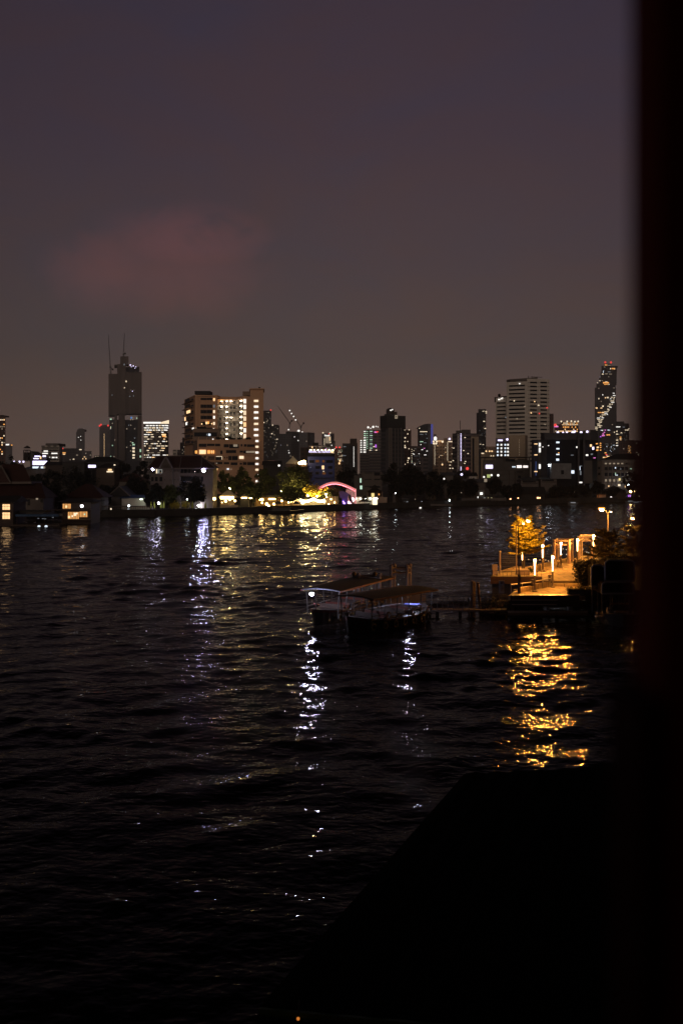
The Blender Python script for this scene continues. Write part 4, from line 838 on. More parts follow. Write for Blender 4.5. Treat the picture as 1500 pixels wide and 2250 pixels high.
def round_tree(name, label, loc, h, rad, seed, m='foliage_dark', n=4200, leaf=.42, trunk=.22, cat='tree', group=None, crown_low=.28):
    rng = np.random.RandomState(seed); t = thing(name, label, cat, loc, group); lx, ly, lz = loc
    zc = lz+h*(crown_low+1)/2; rz = h*(1-crown_low)/2
    cs, rs = [], []
    for i in range(34):
        v = rng.normal(size=3); v /= np.linalg.norm(v); f_ = rng.uniform(.35, .86)
        cs.append((lx+v[0]*rad*f_, ly+v[1]*rad*f_, zc+v[2]*rz*f_)); rs.append(rad*rng.uniform(.16, .34))
    leaf_obj('crown', leaves(rng, cs, rs, n, leaf), m, t, loc)
    b = MB(); top = Vector((lx+rng.uniform(-.4, .4), ly, lz+h*(crown_low+.12))); b.tube((lx, ly, lz-.3), top, trunk*h*.11+.1, trunk*h*.06+.06, 8)
    for c in cs[:9]: b.tube(top, c, trunk*h*.04+.04, .03, 5)
    b.build('trunk', 'bark', t); return t
def bush(label, loc, w_, h_, seed, m='foliage_dark', n=900, leaf=.25, cat='bush', group=None, name='bush'):
    rng = np.random.RandomState(seed); t = thing(name, label, cat, loc, group); cs, rs = [], []
    for i in range(12): cs.append((loc[0]+rng.uniform(-.4, .4)*w_, loc[1]+rng.uniform(-.4, .4)*min(w_, 3), loc[2]+rng.uniform(.3, .75)*h_)); rs.append(h_*.3)
    leaf_obj('crown', leaves(rng, cs, rs, n, leaf), m, t, loc)
    b = MB()
    for c in cs[:5]: b.tube((loc[0]+(c[0]-loc[0])*.4, loc[1], loc[2]-.1), c, .05, .02, 4)
    b.build('stem', 'bark', t); return t
def tree_px(name, label, x0, x1, ytop, D, seed, base=None, **kw):
    base = G0 if base is None else base; h = ZZ(ytop, D)-base; rad = (x1-x0)/2/F*D
    return round_tree(name, label, (PX((x0+x1)/2, D), D, base), h, rad, seed, **kw)
for i, (x, s) in enumerate(((480, 6), (491, 4), (503, 9), (512, 5), (528, 6), (546, 6))):
    bush(['potted shrub at the left end of the hotel podium roof', 'small potted shrub second from the left on the hotel podium roof', 'tallest dark shrub in the middle of the hotel podium roof', 'shrub right beside the tallest one on the podium roof',
          'shrub under the lit stair column on the podium roof', 'shrub before the tall peach shaft on the podium roof'][i], (PX(x, 509), 509, ZZ(966.5, 509)), s/F*509*2, s/F*509, 50+i, n=500, leaf=.3, group='shrubs on the hotel podium roof')
for i, (x, y, s) in enumerate(((438, 944, 6), (448, 942, 5), (474, 950, 7))):
    bush(['dark shrub on the left terrace corner of the peach hotel', 'dark shrub between the terrace lamps of the peach hotel', 'dark shrub at the right end of the hotel terrace'][i], (PX(x, 515), 515, ZZ(y+1, 515)), s/F*520*2, s/F*520*1.3, 60+i, n=450, leaf=.3, group='shrubs on the hotel terrace')

# trees behind and along the far bank
TR = [('dark tree mass cut by the left edge behind the temple roof', -12, 48, 992, 420, {}),
 ('broad dark tree behind the red roofed riverside houses', 120, 215, 1020, 330, {}),
 ('dark tree left of the broad one in front of the white lit sign', 85, 140, 1022, 345, {}),
 ('dark tree between the bright arch window and the white house', 247, 300, 1008, 400, {}),
 ('dark tree touching the left side of the white three storey house', 290, 335, 1004, 380, {}),
 ('low dark tree left of the white house balcony', 268, 330, 1042, 310, {}),
 ('dark riverside tree before the left end of the white house', 322, 366, 1060, 286, {}),
 ('leafy tree with lit undersides left of the big round tree', 350, 398, 1064, 287, {'m': 'foliage'}),
 ('big round dark tree in front of the white three storey house', 384, 462, 1050, 291, {}),
 ('tall dark tree right beside the end wall of the white house', 470, 520, 1030, 330, {'m': 'foliage'}),
 ('dark tree over the first lit terrace of the restaurant', 505, 560, 1022, 345, {'m': 'foliage'}),
 ('airy tree whose trunk splits before the warm lit terrace', 520, 585, 1050, 312, {'m': 'foliage'}),
 ('dark tree right of the peach shaft above the restaurant', 556, 612, 1025, 350, {'m': 'foliage'}),
 ('wide tree with amber lit inner branches above the restaurant', 596, 692, 1018, 338, {'m': 'foliage', 'n': 5200}),
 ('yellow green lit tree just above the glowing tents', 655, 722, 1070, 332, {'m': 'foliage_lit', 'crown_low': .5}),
 ('tree hiding the left foot of the pink arch canopy', 700, 752, 1072, 333, {'m': 'foliage', 'crown_low': .3}),
 ('rounded dark tree between the blue building and the white block', 735, 796, 1020, 420, {}),
 ('tallest dark tree right of the white block', 836, 905, 1012, 380, {}),
 ('dark tree second in the black mass right of the white block', 880, 945, 1014, 395, {}),
 ('dark tree third in the black mass below the blue fin tower', 925, 985, 1020, 400, {}),
 ('low dark tree in the black mass near the water', 850, 920, 1045, 362, {}),
 ('low dark tree in the black mass below the warm hotel', 915, 985, 1050, 368, {}),
 ('dark tree behind the small lit landing', 970, 1030, 1042, 385, {}),
 ('dark tree above the lit garden sign', 1015, 1062, 1052, 392, {}),
 ('dark tree before the grey warehouse', 1062, 1106, 1042, 396, {}),
 ('low dark tree right of the lit signboard', 1095, 1140, 1066, 392, {}),
 ('dark tree in front of the row of pale low houses', 1118, 1150, 1058, 400, {}),
 ('dark hedge like tree before the black glass building', 1195, 1250, 1068, 408, {}),
 ('dark tree under the twin towers of the glass building', 1236, 1300, 1066, 412, {}),
 ('dark tree before the arcaded building', 1296, 1330, 1050, 416, {}),
 ('dark tree at the right end of the arcaded building', 1366, 1412, 1035, 430, {}),
 ('dark tree before the low round roofed shed', 1325, 1372, 1074, 420, {})]
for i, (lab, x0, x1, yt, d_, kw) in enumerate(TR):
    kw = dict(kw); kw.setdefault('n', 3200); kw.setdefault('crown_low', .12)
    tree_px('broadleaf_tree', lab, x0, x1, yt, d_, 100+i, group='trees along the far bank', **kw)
# strip lit tiered tree before the restaurant
def tiered_tree(label, loc, h, rad, seed, m, n=60, leaf=.28, group=None, start=.3, name='tiered_tree', per=90, sky=.0, clump=.16):
    rng = np.random.RandomState(seed); rnd = random.Random(seed); t = thing(name, label, 'tree', loc, group); L0 = Vector(loc); b = MB(); cs, rs = [], []
    b.tube(L0-Vector((0, 0, .3)), L0+Vector((0, 0, h*.95)), .02*h+.03, .02, 7)
    for i in range(n):
        u = start+(1-start)*(i+.5)/n; z = h*u; az_ = i*2.4+rnd.uniform(-.3, .3)
        k = (u-start)/(1-start); ln = rad*(.55+.45*math.sin(math.pi*min(1, k*1.05+.12)))*(1-k**3*.45)*rnd.uniform(.72, 1.12)
        rise = rnd.uniform(.10, .32)+k*.25; a0 = L0+Vector((0, 0, z-ln*rise*.9)); e = a0+Vector((math.cos(az_)*ln, math.sin(az_)*ln, ln*rise*1.3))
        b.tube(a0, e, .012*h*(1-k*.6), .012, 5)
        for j in range(7):
            s = .22+.78*j/6; c = a0.lerp(e, s); cs.append(tuple(c+Vector((rnd.uniform(-.1, .1)*rad*.3, rnd.uniform(-.1, .1)*rad*.3, rnd.uniform(0, .03)*h)))); rs.append(rad*clump*(1.1-.5*s))
    leaf_obj('crown', leaves(rng, cs, rs, n*per, leaf, .32), m, t, loc); b.build('trunk', 'bark', t); return t
tiered_tree('dark flat layered tree before the yellow lit restaurant', (PX(638, 311), 311, G0), 5.9, 5.4, 5, 'foliage', 34, .3, start=.35)
for i, x in enumerate((377, 383, 391, 406, 412)): 
    bush('small bushy plant painted a lit green on the promenade', (PX(x, 287), 287, G0), 1.2, 2.6, 70+i, 'foliage_lit', 260, .2, 'plant', 'lit plants on the promenade before the white house', 'lit_plant')
LG = [332.5, 339.5, 354.5, 360.5, 423.5, 451.5]
for i, x in enumerate(LG):
    t = thing('garden_umbrella', 'small folded yellow green umbrella on the dark promenade', 'umbrella', (PX(x, 283), 283, G0), 'folded umbrellas on the promenade')
    MB().lathe((PX(x, 283), 283, G0), [(.28, .6), (.34, .8), (.22, 1.8), (.04, 2.6)], 8).build('canopy', 'umbrella_cloth', t)
    MB().tube((PX(x, 283), 283, G0), (PX(x, 283), 283, G0+.7), .05).build('pole', 'steel', t)
# ================================================================ houses of the far bank
def house(name, label, x0, x1, D, yeave, yridge, wall, roof, depth=9, kind='gable', over=.6, cat='house', inset=None, base=None, trim=None):
    base = G0-.2 if base is None else base
    X0, X1 = PX(x0, D), PX(x1, D); ze, zr = ZZ(yeave, D), ZZ(yridge, D); Y0, Y1 = D, D+depth
    r = thing(name, label, cat, ((X0+X1)/2, D, base))
    MB().box(X0, X1, Y0, Y1, base, ze).build('walls', wall, r)
    a0, a1, b0, b1 = X0-over, X1+over, Y0-over, Y1+over; ym = (b0+b1)/2; th = .18
    zl = ze-.02
    if kind == 'front':       # gable faces the river
        xm = (a0+a1)/2; v = [(a0, b0, zl), (a1, b0, zl), (xm, b0, zr), (a0, b1, zl), (a1, b1, zl), (xm, b1, zr)]
        f = [(0, 1, 2), (4, 3, 5), (0, 2, 5, 3), (1, 4, 5, 2), (0, 3, 4, 1)]
    else:
        k = 0 if kind == 'gable' else min((a1-a0)*.42, (inset if inset is not None else (b1-b0)/2))
        v = [(a0, b0, zl), (a1, b0, zl), (a1, b1, zl), (a0, b1, zl), (a0+k, ym, zr), (a1-k, ym, zr)]
        f = [(0, 1, 5, 4), (1, 2, 5), (2, 3, 4, 5), (3, 0, 4), (0, 3, 2, 1)]
    ro = MB().add(v, f).build('roof', roof, r)
    if trim:
        t = MB()
        if kind == 'front':
            t.tube((a0, b0-.06, zl), (xm, b0-.06, zr), .16, n=4); t.tube((xm, b0-.06, zr), (a1, b0-.06, zl), .16, n=4)
        else:
            t.tube(v[4], v[5], .14, n=4)
            for p, q_ in ((0, 4), (1, 5)): t.tube(v[p], v[q_], .14, n=4)
        t.build('ridge_trim', trim, ro)
    return r, Face((X0, Y0), (X1, Y0))
def lampball(label, px, py, D, s, m, name='lamp', cat='lamp', post=True, group=None, ground=None):
    c = P(px, py, D); g_ = G0 if ground is None else ground
    r = thing(name, label, cat, (c.x, c.y, g_ if post else c.z), group)
    MB().ball(c, s, 10, 7).build('globe', m, r)
    if post: MB().tube((c.x, c.y, g_), (c.x, c.y, c.z-s*.8), .07).build('post', 'dark_steel', r)
    else: MB().tube(c+Vector((0, .9, .1)), c, .05).build('bracket', 'dark_steel', r)
    return r

# back rows of dark roofs
r, f = house('low_house', 'dark low house with a flat grey roof below the white lit sign', 52, 104, 480, 1030, 1021, 'brown_wall', 'dark_roof', kind='hip')
MB().box(PX(72.5, 478), PX(103, 478), 478, 479, ZZ(1021.5, 478), ZZ(1012.5, 478)).build('sign', 'win_violet', thing('lit_sign', 'large glaring white rooftop billboard at the left', 'sign', P(88, 1022, 478)))
r = [o for o in bpy.data.objects if o.get('label') == 'large glaring white rooftop billboard at the left'][0]
for x in (76, 88, 100): MB().tube(P(x, 1026, 478.5), P(x, 1020, 478.5), .25).build('post', 'dark_steel', r)
for x, w2 in ((76.5, 3.5), (80.5, 3), (94.5, 4.5), (100, 3)): f.win(r, x, 1025, x+w2, 1029, 'win_dim' if x > 97 else 'win_cool', 'window', 6)
for x, y, s in ((80, 1007.5, 2.4), (83, 1002.5, 3)): f.win(r, x-s, y-1.2, x+s, y+1.2, 'win_violet', 'small_sign', 5)
r, f = house('low_house', 'small lit roof house between the lit billboard and the gridded block', 86, 100, 500, 1010, 1003, 'cream', 'grey_roof', kind='gable')
f.win(r, 89, 1003, 91, 1008, 'win_warm', 'window', 1); f.win(r, 95, 1000.5, 101, 1004, 'win_violet', 'sign', 1)
for i, (x, y) in enumerate(((32, 1014.5), (43.8, 1014.5), (52.3, 1014.5))): lampball('white violet lamp in a row of three above the temple roof', x, y, 430, .42, 'win_violet', 'street_lamp', group='three lamps above the temple roof')
for lab, x0, x1, D_, ye, yr, wl, rf, kd in (
 ('dark house with a pale gable wall right of the lit billboard', 100, 140, 470, 1022, 1014, 'brown_wall', 'dark_roof', 'gable'),
 ('dark flat house below the hazy grey slab', 138, 186, 450, 1016, 1010, 'concrete_dark', 'grey_roof', 'hip'),
 ('wide dark market roof below the amber dotted tower', 186, 262, 470, 1014, 1003, 'concrete_dark', 'dark_roof', 'hip'),
 ('dark house with a small bright arch window', 212, 252, 380, 1028, 1018, 'brown_wall', 'dark_roof', 'hip'),
 ('dull red roofed house left of the white three storey house', 262, 316, 345, 1058, 1040, 'grey_wall', 'red_tile', 'hip'),
 ('dark shophouse roof right of the peach hotel shaft', 578, 615, 470, 1022, 1012, 'concrete_dark', 'dark_roof', 'gable'),
 ('low pale house half hidden among the black trees', 938, 957, 400, 1044, 1038, 'cream', 'grey_roof', 'gable'),
 ('pale flat house right of the hidden pale one', 975, 995, 405, 1044, 1038, 'cream', 'grey_roof', 'gable'),
 ('small white block house left of the grey warehouse', 1030, 1046, 430, 1046, 1038, 'white_wall', 'dark_roof', 'gable'),
 ('long low pale shed before the grey warehouse', 1022, 1064, 410, 1060, 1052, 'cream', 'grey_roof', 'gable'),
 ('dark house at the foot of the warm beige hotel', 1000, 1030, 440, 1044, 1034, 'concrete_dark', 'dark_roof', 'hip'),
 ('long dark riverside shed below the pale low houses', 1116, 1196, 405, 1086, 1070, 'concrete_dark', 'dark_roof', 'gable'),
 ('long dark riverside shed below the black glass building', 1200, 1300, 412, 1086, 1074, 'concrete_dark', 'dark_roof', 'hip'),
 ('dark boathouse with round roof at the right of the far bank', 1334, 1374, 418, 1082, 1068, 'brown_wall', 'dark_roof', 'hip')):
    r, f = house('low_house', lab, x0, x1, D_, ye, yr, wl, rf, kind=kd)
    if 'arch window' in lab: f.win(r, 235.5, 1035, 249, 1037.8, 'win_cream', 'window', 1); f.win(r, 238.5, 1030.5, 246, 1034.2, 'win_warm', 'window', 1); f.win(r, 251, 1020.5, 253.5, 1022.8, 'win_cream', 'lamp', 1)
    if 'small white block' in lab: f.win(r, 1033, 1038.5+2, 1036, 1046, 'dark_glass', 'window', .3); f.win(r, 1040, 1040.5, 1043, 1045, 'dark_glass', 'window', .3)
    if 'long low pale' in lab: f.win(r, 1066-3, 1052, 1072-3, 1059, 'win_dim', 'window', .4)
MB().box(PX(194.5, 440), PX(210, 440), 440, 441, ZZ(1027.5, 440), ZZ(1021.5, 440)).build('panel', 'win_violet', thing('lit_sign', 'small glaring white sign in front of the wide market roof', 'sign', P(202, 1030, 440)))
r = [o for o in bpy.data.objects if o.get('label') == 'small glaring white sign in front of the wide market roof'][0]; MB().tube(P(202, 1048, 440.5), P(202, 1026, 440.5), .2).build('post', 'dark_steel', r)

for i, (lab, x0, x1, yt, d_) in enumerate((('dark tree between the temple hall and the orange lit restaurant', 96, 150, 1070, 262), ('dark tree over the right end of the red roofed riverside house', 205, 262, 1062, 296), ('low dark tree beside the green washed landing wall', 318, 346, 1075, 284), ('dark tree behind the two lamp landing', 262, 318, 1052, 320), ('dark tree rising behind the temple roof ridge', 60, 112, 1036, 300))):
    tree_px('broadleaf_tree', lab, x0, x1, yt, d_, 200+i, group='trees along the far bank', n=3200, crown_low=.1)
# temple hall at the far left
r, f = house('temple_hall', 'temple hall with two tiers of red roof at the left edge', -25, 96, 250, 1094, 1062, 'cream', 'red_tile', 10, 'hip', .9, 'temple', inset=3, trim=None)
D = 252
v = [P(-30, 1062, D), P(64, 1060, D), P(66, 1052, D), P(48, 1022, D+3), P(6, 1018, D+3)]
MB().add([P(-30, 1058, D), P(70, 1058, D), P(52, 1020, D+4), P(6, 1020, D+4), P(-30, 1058, D+9), P(70, 1058, D+9)], [(0, 1, 2, 3), (5, 4, 3, 2), (1, 5, 2), (4, 0, 3)]).build('upper_roof', 'red_tile', r)
MB().box(PX(-30, D), PX(70, D), D-.1, D+9, ZZ(1063, D), ZZ(1058.2, D)).build('eave_band', 'cream', r)
MB().tube(P(3, 1023, D-.8), P(24, 1060, D-.8), .22, n=4).tube(P(3, 1023, D-.8), P(-16, 1060, D-.8), .22, n=4).build('bargeboard', 'cream', r)
MB().add([P(3, 1025, D-.6), P(23, 1060, D-.6), P(-16, 1060, D-.6), P(3, 1025, D+4), P(23, 1060, D+4), P(-16, 1060, D+4)], [(2, 1, 0), (0, 1, 4, 3), (2, 0, 3, 5), (1, 2, 5, 4)]).build('gable', 'red_tile', r)
for x in (44, 62): f.win(r, x, 1097, x+5, 1110, 'dark_roof', 'door', .3)
f.win(r, 80, 1091, 84.5, 1098, 'win_dim', 'window', .3); f.win(r, 98-8, 1097, 95, 1104, 'dark_roof', 'window', .3)
r, f = house('riverside_house', 'dark riverside house with two stacked glowing windows at the left edge', -18, 30, 226, 1104, 1090, 'brown_wall', 'dark_roof', 9, base=-.5)
for y0, y1 in ((1108, 1120), (1126, 1140)):
    f.win(r, 7, y0, 22.5, y1, 'win_lit_room', 'window', .3)
    for x in (10.5, 14.5, 18.6): f.win(r, x, y0, x+.5, y1, 'wood', 'mullion', .5)
    f.win(r, 6.5, y0+(y1-y0)*.35, 23, y0+(y1-y0)*.35+.7, 'wood', 'mullion', .56)
r = thing('dock_shed', 'dark floating dock under blue tarpaulins at the left', 'dock', (PX(80, 226), 226, 0))
MB().box(PX(30, 226), PX(132, 226), 226, 232, -.4, .35).build('platform', 'wood', r)
MB().prism([(PX(34, 227), 227), (PX(130, 227), 227), (PX(128, 227), 231), (PX(36, 227), 231)], ZZ(1135, 227), ZZ(1130, 227)).build('tarpaulin', 'tarp_blue', r)
MB().prism([(PX(42, 229), 229), (PX(100, 229), 229), (PX(100, 229), 234), (PX(42, 229), 234)], ZZ(1127, 229), ZZ(1122, 229)).build('roof', 'dark_roof', r)
po = [MB().tube((PX(x, 227.5), 227.5, 0), (PX(x, 227.5), 227.5, ZZ(1131, 227)), .08).build('post', 'wood', r) for x in (38, 58, 78, 98, 118)]
for x, y in ((85, 1139), (95, 1139.5), (100, 1140), (117, 1137)): Face((PX(30, 226.8), 226.8), (PX(132, 226.8), 226.8)).win(r, x-1.6, y-.6, x+1.6, y+.6, 'win_dimcool', 'lamp', .3)
for i, x in enumerate((86.5, 102)): 
    c = P(x, 1151, 224); b_ = thing('dock_light', 'small white light on a float beside the left dock', 'buoy', (c.x, c.y, 0), 'floats by the left dock')
    MB().ball((c.x, c.y, .1), .35, 10, 6, .6).build('float', 'win_cool', b_); MB().tube((c.x, c.y, .2), (c.x, c.y, .5), .05).build('ring', 'dark_steel', b_)  # small white dock light built as a glowing float
# lit restaurant house
r, f = house('riverside_restaurant', 'dark riverside restaurant with orange lit rooms on two floors', 136, 200, 236, 1103, 1096, 'wood', 'dark_roof', 9, 'hip', 1.2, 'restaurant', base=-.5, inset=2)
for (x0, x1, y0, y1) in ((139, 156, 1107, 1117.5), (150.5, 174, 1125, 1140), (176, 192.5, 1124, 1136)):
    f.win(r, x0, y0, x1, y1, 'win_amber_room', 'window', .3); n = int((x1-x0)/3.2)
    for i in range(1, n): f.win(r, x0+(x1-x0)*i/n, y0, x0+(x1-x0)*i/n+.7, y1, 'wood', 'mullion', .5)
for x, y, s, m_ in ((166, 1130, 2.6, 'win_cream'), (153, 1136, 2, 'win_warm'), (160, 1134, 1.5, 'win_cream'), (147, 1113, 1.8, 'win_warm'), (187, 1130, 1.3, 'win_green'), (170, 1128, 1.5, 'win_cream')): f.win(r, x-s, y-s*1.3, x+s, y+s*1.3, m_, 'lantern', .62)
MB().box(PX(115, 234), PX(202, 234), 234, 236, ZZ(1121.5, 234), ZZ(1120, 234)).build('balcony', 'wood', r)
MB().box(PX(148, 234), PX(198, 234), 233.4, 236, ZZ(1143, 234), ZZ(1141, 234)).build('deck', 'wood', r)
lampball('single glaring white lamp above the orange lit restaurant', 180.5, 1112, 233.5, .36, 'win_lampwhite', post=False)
c = P(182, 1143.5, 232); 
for x, w2 in ((146, 24), ): pass
r, f = house('riverside_house', 'red roofed house behind the orange lit restaurant', 150, 222, 272, 1093, 1064, 'cream', 'red_tile', 9, 'hip', 1.2)
for x in (183, 199, 205): f.win(r, x, 1096, x+5, 1112, 'dark_roof', 'window', .3)
r, f = house('riverside_house', 'house with a steep pale edged gable right of the red roofed house', 245, 282, 290, 1090, 1068, 'grey_wall', 'dark_roof', 9, 'front', .8, trim='cream')
r, f = house('boat_landing', 'white wall of a low landing building washed by a greenish lamp', 268, 330, 288, 1094, 1088, 'white_wall', 'tarp_blue', 7, 'hip', 1.0, 'building', inset=2)
for i, (x, y, s) in enumerate(((311, 1097, 2.6), (320, 1097, 2))):
    MB().box(PX(x-s, 287), PX(x+s, 287), 286.6, 287, ZZ(y+1, 287), ZZ(y-1, 287)).build('lamp', 'lamp_green', r)
f.win(r, 286, 1110, 325, 1112, 'white_paint', 'ledge', .6)
r = thing('landing_canopy', 'long low landing roof with small lit lamps at the water left', 'canopy', (PX(260, 281), 281, G0))
MB().box(PX(215, 281), PX(300, 281), 281, 284, ZZ(1113.5, 281), ZZ(1112, 281)).build('roof', 'dark_roof', r)
for x in (217, 238, 258, 278, 298): MB().tube((PX(x, 282), 282, G0), (PX(x, 282), 282, ZZ(1113, 282)), .08).build('post', 'dark_steel', r)
for x, m_ in ((229, 'win_cream'), (236, 'win_cream'), (244.5, 'win_cream'), (283, 'win_cool'), (222, 'win_dim')): Face((PX(200, 282), 282), (PX(300, 282), 282)).win(r, x-1.2, 1116.5, x+1.2, 1121.5, m_, 'lamp')
lampball('small white lamp on a post before the green washed wall', 283.5, 1111.5, 279, .26, 'lamp_cool', ground=G0)
r = thing('promenade_railing', 'long pale railing on the quay at the left', 'railing', (PX(270, 273.5), 273.5, G0+.4)); t = MB()
a, b = Vector((PX(198, 272.6), 272.6, G0+.45)), Vector((PX(338, 276.6), 276.6, G0+.45))
for i in range(36): p = a.lerp(b, i/35); t.box(p.x-.05, p.x+.05, p.y-.05, p.y+.05, p.z, p.z+1)
t.build('balusters', 'cream', r); MB().tube(a+Vector((0, 0, 1)), b+Vector((0, 0, 1)), .09).build('handrail', 'cream', r)

# white three storey house
D = 300
r = thing('white_house', 'white three storey house with a dark red hipped roof and glaring floodlight', 'house', (PX(400, D), D, G0))
def hb(x0, x1, y0, y1, d0, d1, m, nm): return MB().box(PX(x0, d0), PX(x1, d0), d0, d1, ZZ(y1, d0), ZZ(y0, d0)).build(nm, m, r)
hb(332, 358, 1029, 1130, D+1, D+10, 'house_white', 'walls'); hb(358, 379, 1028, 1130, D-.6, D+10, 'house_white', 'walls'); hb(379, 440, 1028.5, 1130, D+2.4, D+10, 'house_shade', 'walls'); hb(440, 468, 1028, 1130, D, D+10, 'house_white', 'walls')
hb(379, 396, 1028.2, 1130, D+.6, D+3, 'house_white', 'walls')
hb(396, 440, 1039.5, 1044.5, D+.8, D+1.2, 'house_white', 'balcony_parapet'); hb(396, 440, 1044.5, 1045.5, D+.8, D+2.4, 'house_white', 'balcony_floor'); hb(396, 440, 1057, 1061, D+.8, D+1.2, 'house_white', 'balcony_parapet')
hb(332, 357.5, 1040.5, 1045, D+.2, D+.5, 'house_white', 'balcony_parapet'); hb(332, 357.5, 1058, 1062, D+.2, D+.5, 'house_white', 'balcony_parapet')
f1 = Face((PX(325, D+.95), D+.95), (PX(470, D+.95), D+.95)); f0 = Face((PX(325, D-.05), D-.05), (PX(475, D-.05), D-.05)); f3 = Face((PX(396, D+2.35), D+2.35), (PX(440, D+2.35), D+2.35)); f4 = Face((PX(350, D-.65), D-.65), (PX(380, D-.65), D-.65))
f1.win(r, 343.5, 1031, 345.8, 1040, 'win_cream', 'window', .2); f1.win(r, 346.5, 1030.5, 357, 1040, 'win_room_dim', 'window', .15); f1.win(r, 351, 1033, 355, 1039.5, 'dark_glass', 'door', .25); f1.win(r, 334, 1032, 339, 1040, 'dark_glass', 'window', .15)
for x0, x1 in ((333, 338), (341, 347), (351, 357)): f1.win(r, x0, 1048, x1, 1057.5, 'dark_glass', 'window', .2)
for x0, x1 in ((397, 403), (405, 411), (415, 418), (426, 431), (433, 438)): f3.win(r, x0, 1031, x1, 1039.5, 'dark_glass', 'window', .2)
f3.win(r, 428, 1035.4, 429.4, 1037, 'win_white', 'lamp', .3)
for x0, x1 in ((397, 424), (426, 438)): f3.win(r, x0, 1048, x1, 1057, 'dark_glass', 'window', .2)
f0.win(r, 441.5, 1047, 447, 1058, 'dark_glass', 'window', .2)
for x in (362, 374): 
    for y in (1034, 1053): f4.win(r, x, y, x+1, y+2.4, 'dark_glass', 'vent', .2)
for x in (384, 391.5):
    for y in (1034, 1053): Face((PX(350, D+.55), D+.55), (PX(400, D+.55), D+.55)).win(r, x, y, x+1, y+2.4, 'dark_glass', 'vent', .2)
e0, e1, zE, zR = PX(324, D-1), PX(474, D-1), ZZ(1028.5, D), ZZ(1001, D+5)
v = [(e0, D-1.2, zE), (e1, D-1.2, zE), (e1, D+11, zE), (e0, D+11, zE), (PX(345, D+5), D+5, ZZ(1003, D+5)), (PX(441, D+5), D+5, zR)]
ro = MB().add(v, [(0, 1, 5, 4), (1, 2, 5), (2, 3, 4, 5), (3, 0, 4), (0, 3, 2, 1)]).build('roof', 'red_tile', r)
MB().tube(v[4], v[5], .22, n=4).tube(v[1], v[5], .16, n=4).tube(v[0], v[4], .16, n=4).build('ridge_trim', 'house_white', ro)
MB().tube(P(443, 1027, D-1), P(444, 1004, D+4), .16, n=4).tube(P(395, 1027, D-1.1), P(399, 1004, D+4.2), .13, n=4).build('ridge_trim', 'house_white', ro)
MB().box(e0, e1, D-1.4, D-1.2, zE-.35, zE+.05).build('eave_board', 'house_white', r)
g0 = [P(351, 1028.5, D-1.9), P(379, 1028.5, D-1.9), P(365, 1003, D-1.9)]
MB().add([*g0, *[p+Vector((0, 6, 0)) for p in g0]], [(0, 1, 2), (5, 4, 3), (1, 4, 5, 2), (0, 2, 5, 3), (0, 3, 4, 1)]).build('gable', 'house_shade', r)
MB().tube(g0[0]-Vector((0, .1, 0)), g0[2]-Vector((0, .1, 0)), .25, n=4).tube(g0[1]-Vector((0, .1, 0)), g0[2]-Vector((0, .1, 0)), .25, n=4).build('bargeboard', 'house_white', r)
Face((PX(350, D-2), D-2), (PX(380, D-2), D-2)).win(r, 360, 1022.5, 371, 1027.5, 'brown_wall', 'gable_window', .15)
for lab, px, py, s_, m_ in (('round glaring floodlight on the front of the white house', 447.3, 1033.8, .46, 'lamp_flood'), ('violet white floodlight under the left eave of the white house', 336.2, 1031.5, .34, 'lamp_flood2')):
    c = P(px, py, D-1.6); r2 = thing('floodlight', lab, 'floodlight', c); MB().tube(c+Vector((0, -.02, 0)), c+Vector((0, .03, 0)), s_, n=14).build('lens', m_, r2)
    MB().tube(c+Vector((0, .032, 0)), c+Vector((0, .3, 0)), s_*1.08, s_*.6, n=14).tube(c+Vector((0, .3, 0)), c+Vector((0, 1.5, .1)), .06).build('housing', 'dark_steel', r2)
lampball('bright lamp washing the foot of the white house wall', 437, 1111, D-.7, .32, 'lamp_washer', 'wall_lamp', 'lamp', post=True)
lampball('post lamp with a white globe on the dark promenade', 349.2, 1105.6, 281, .32, 'lamp_white2', 'street_lamp', 'lamp', post=True)
lampball('small white lamp glimpsed through the big round tree', 411.8, 1097, 285, .18, 'lamp_cool', 'garden_lamp', 'lamp', post=True)
r = thing('promenade_bench_wall', 'low white kerb wall on the promenade before the dark trees', 'wall', (PX(365, 280), 280, G0)); MB().box(PX(342, 280), PX(386, 280), 280, 280.4, G0, G0+.4).build('coping', 'cream', r)

# blue building with lit rooftop bar
D = 400
r = thing('blue_building', 'dark blue building with a crowded lit rooftop terrace and violet sign letters', 'building', (PX(705, D), D, G0))
def bb(x0, x1, y0, y1, d0, d1, m, nm): return MB().box(PX(x0, d0), PX(x1, d0), d0, d1, ZZ(y1, d0), ZZ(y0, d0)).build(nm, m, r)
bb(676, 734.5, 1003, 1110, D, D+14, 'blue_paint', 'walls'); bb(678, 715, 978.5, 980.5, D+1, D+8, 'cream', 'terrace_roof')
bb(679, 733, 985, 1003, D+9, D+10, 'cream', 'back_wall')
for x in (679, 692, 704, 714): bb(x, x+.8, 980.5, 1003, D+1, D+1.3, 'dark_steel', 'post')
bb(676, 734.5, 997.5, 1003, D-.2, D, 'dark_glass', 'parapet')
for x in (681, 689, 697, 705, 713, 721, 729): bb(x, x+3.4, 988.5, 989.6, D+5, D+5.6, 'lamp_bar', 'terrace_lamp')
bb(684.5, 687, 981, 984.5, D+4, D+5, 'win_warm', 'lantern'); bb(714, 717, 985.5, 988, D+2, D+3, 'win_pink', 'lantern'); bb(726, 733, 988, 996, D+6, D+7, 'fabric', 'awning')
rnd = random.Random(4); x = 680; ff = Face((PX(676, D-1), D-1), (PX(735, D-1), D-1))
x = 678.6
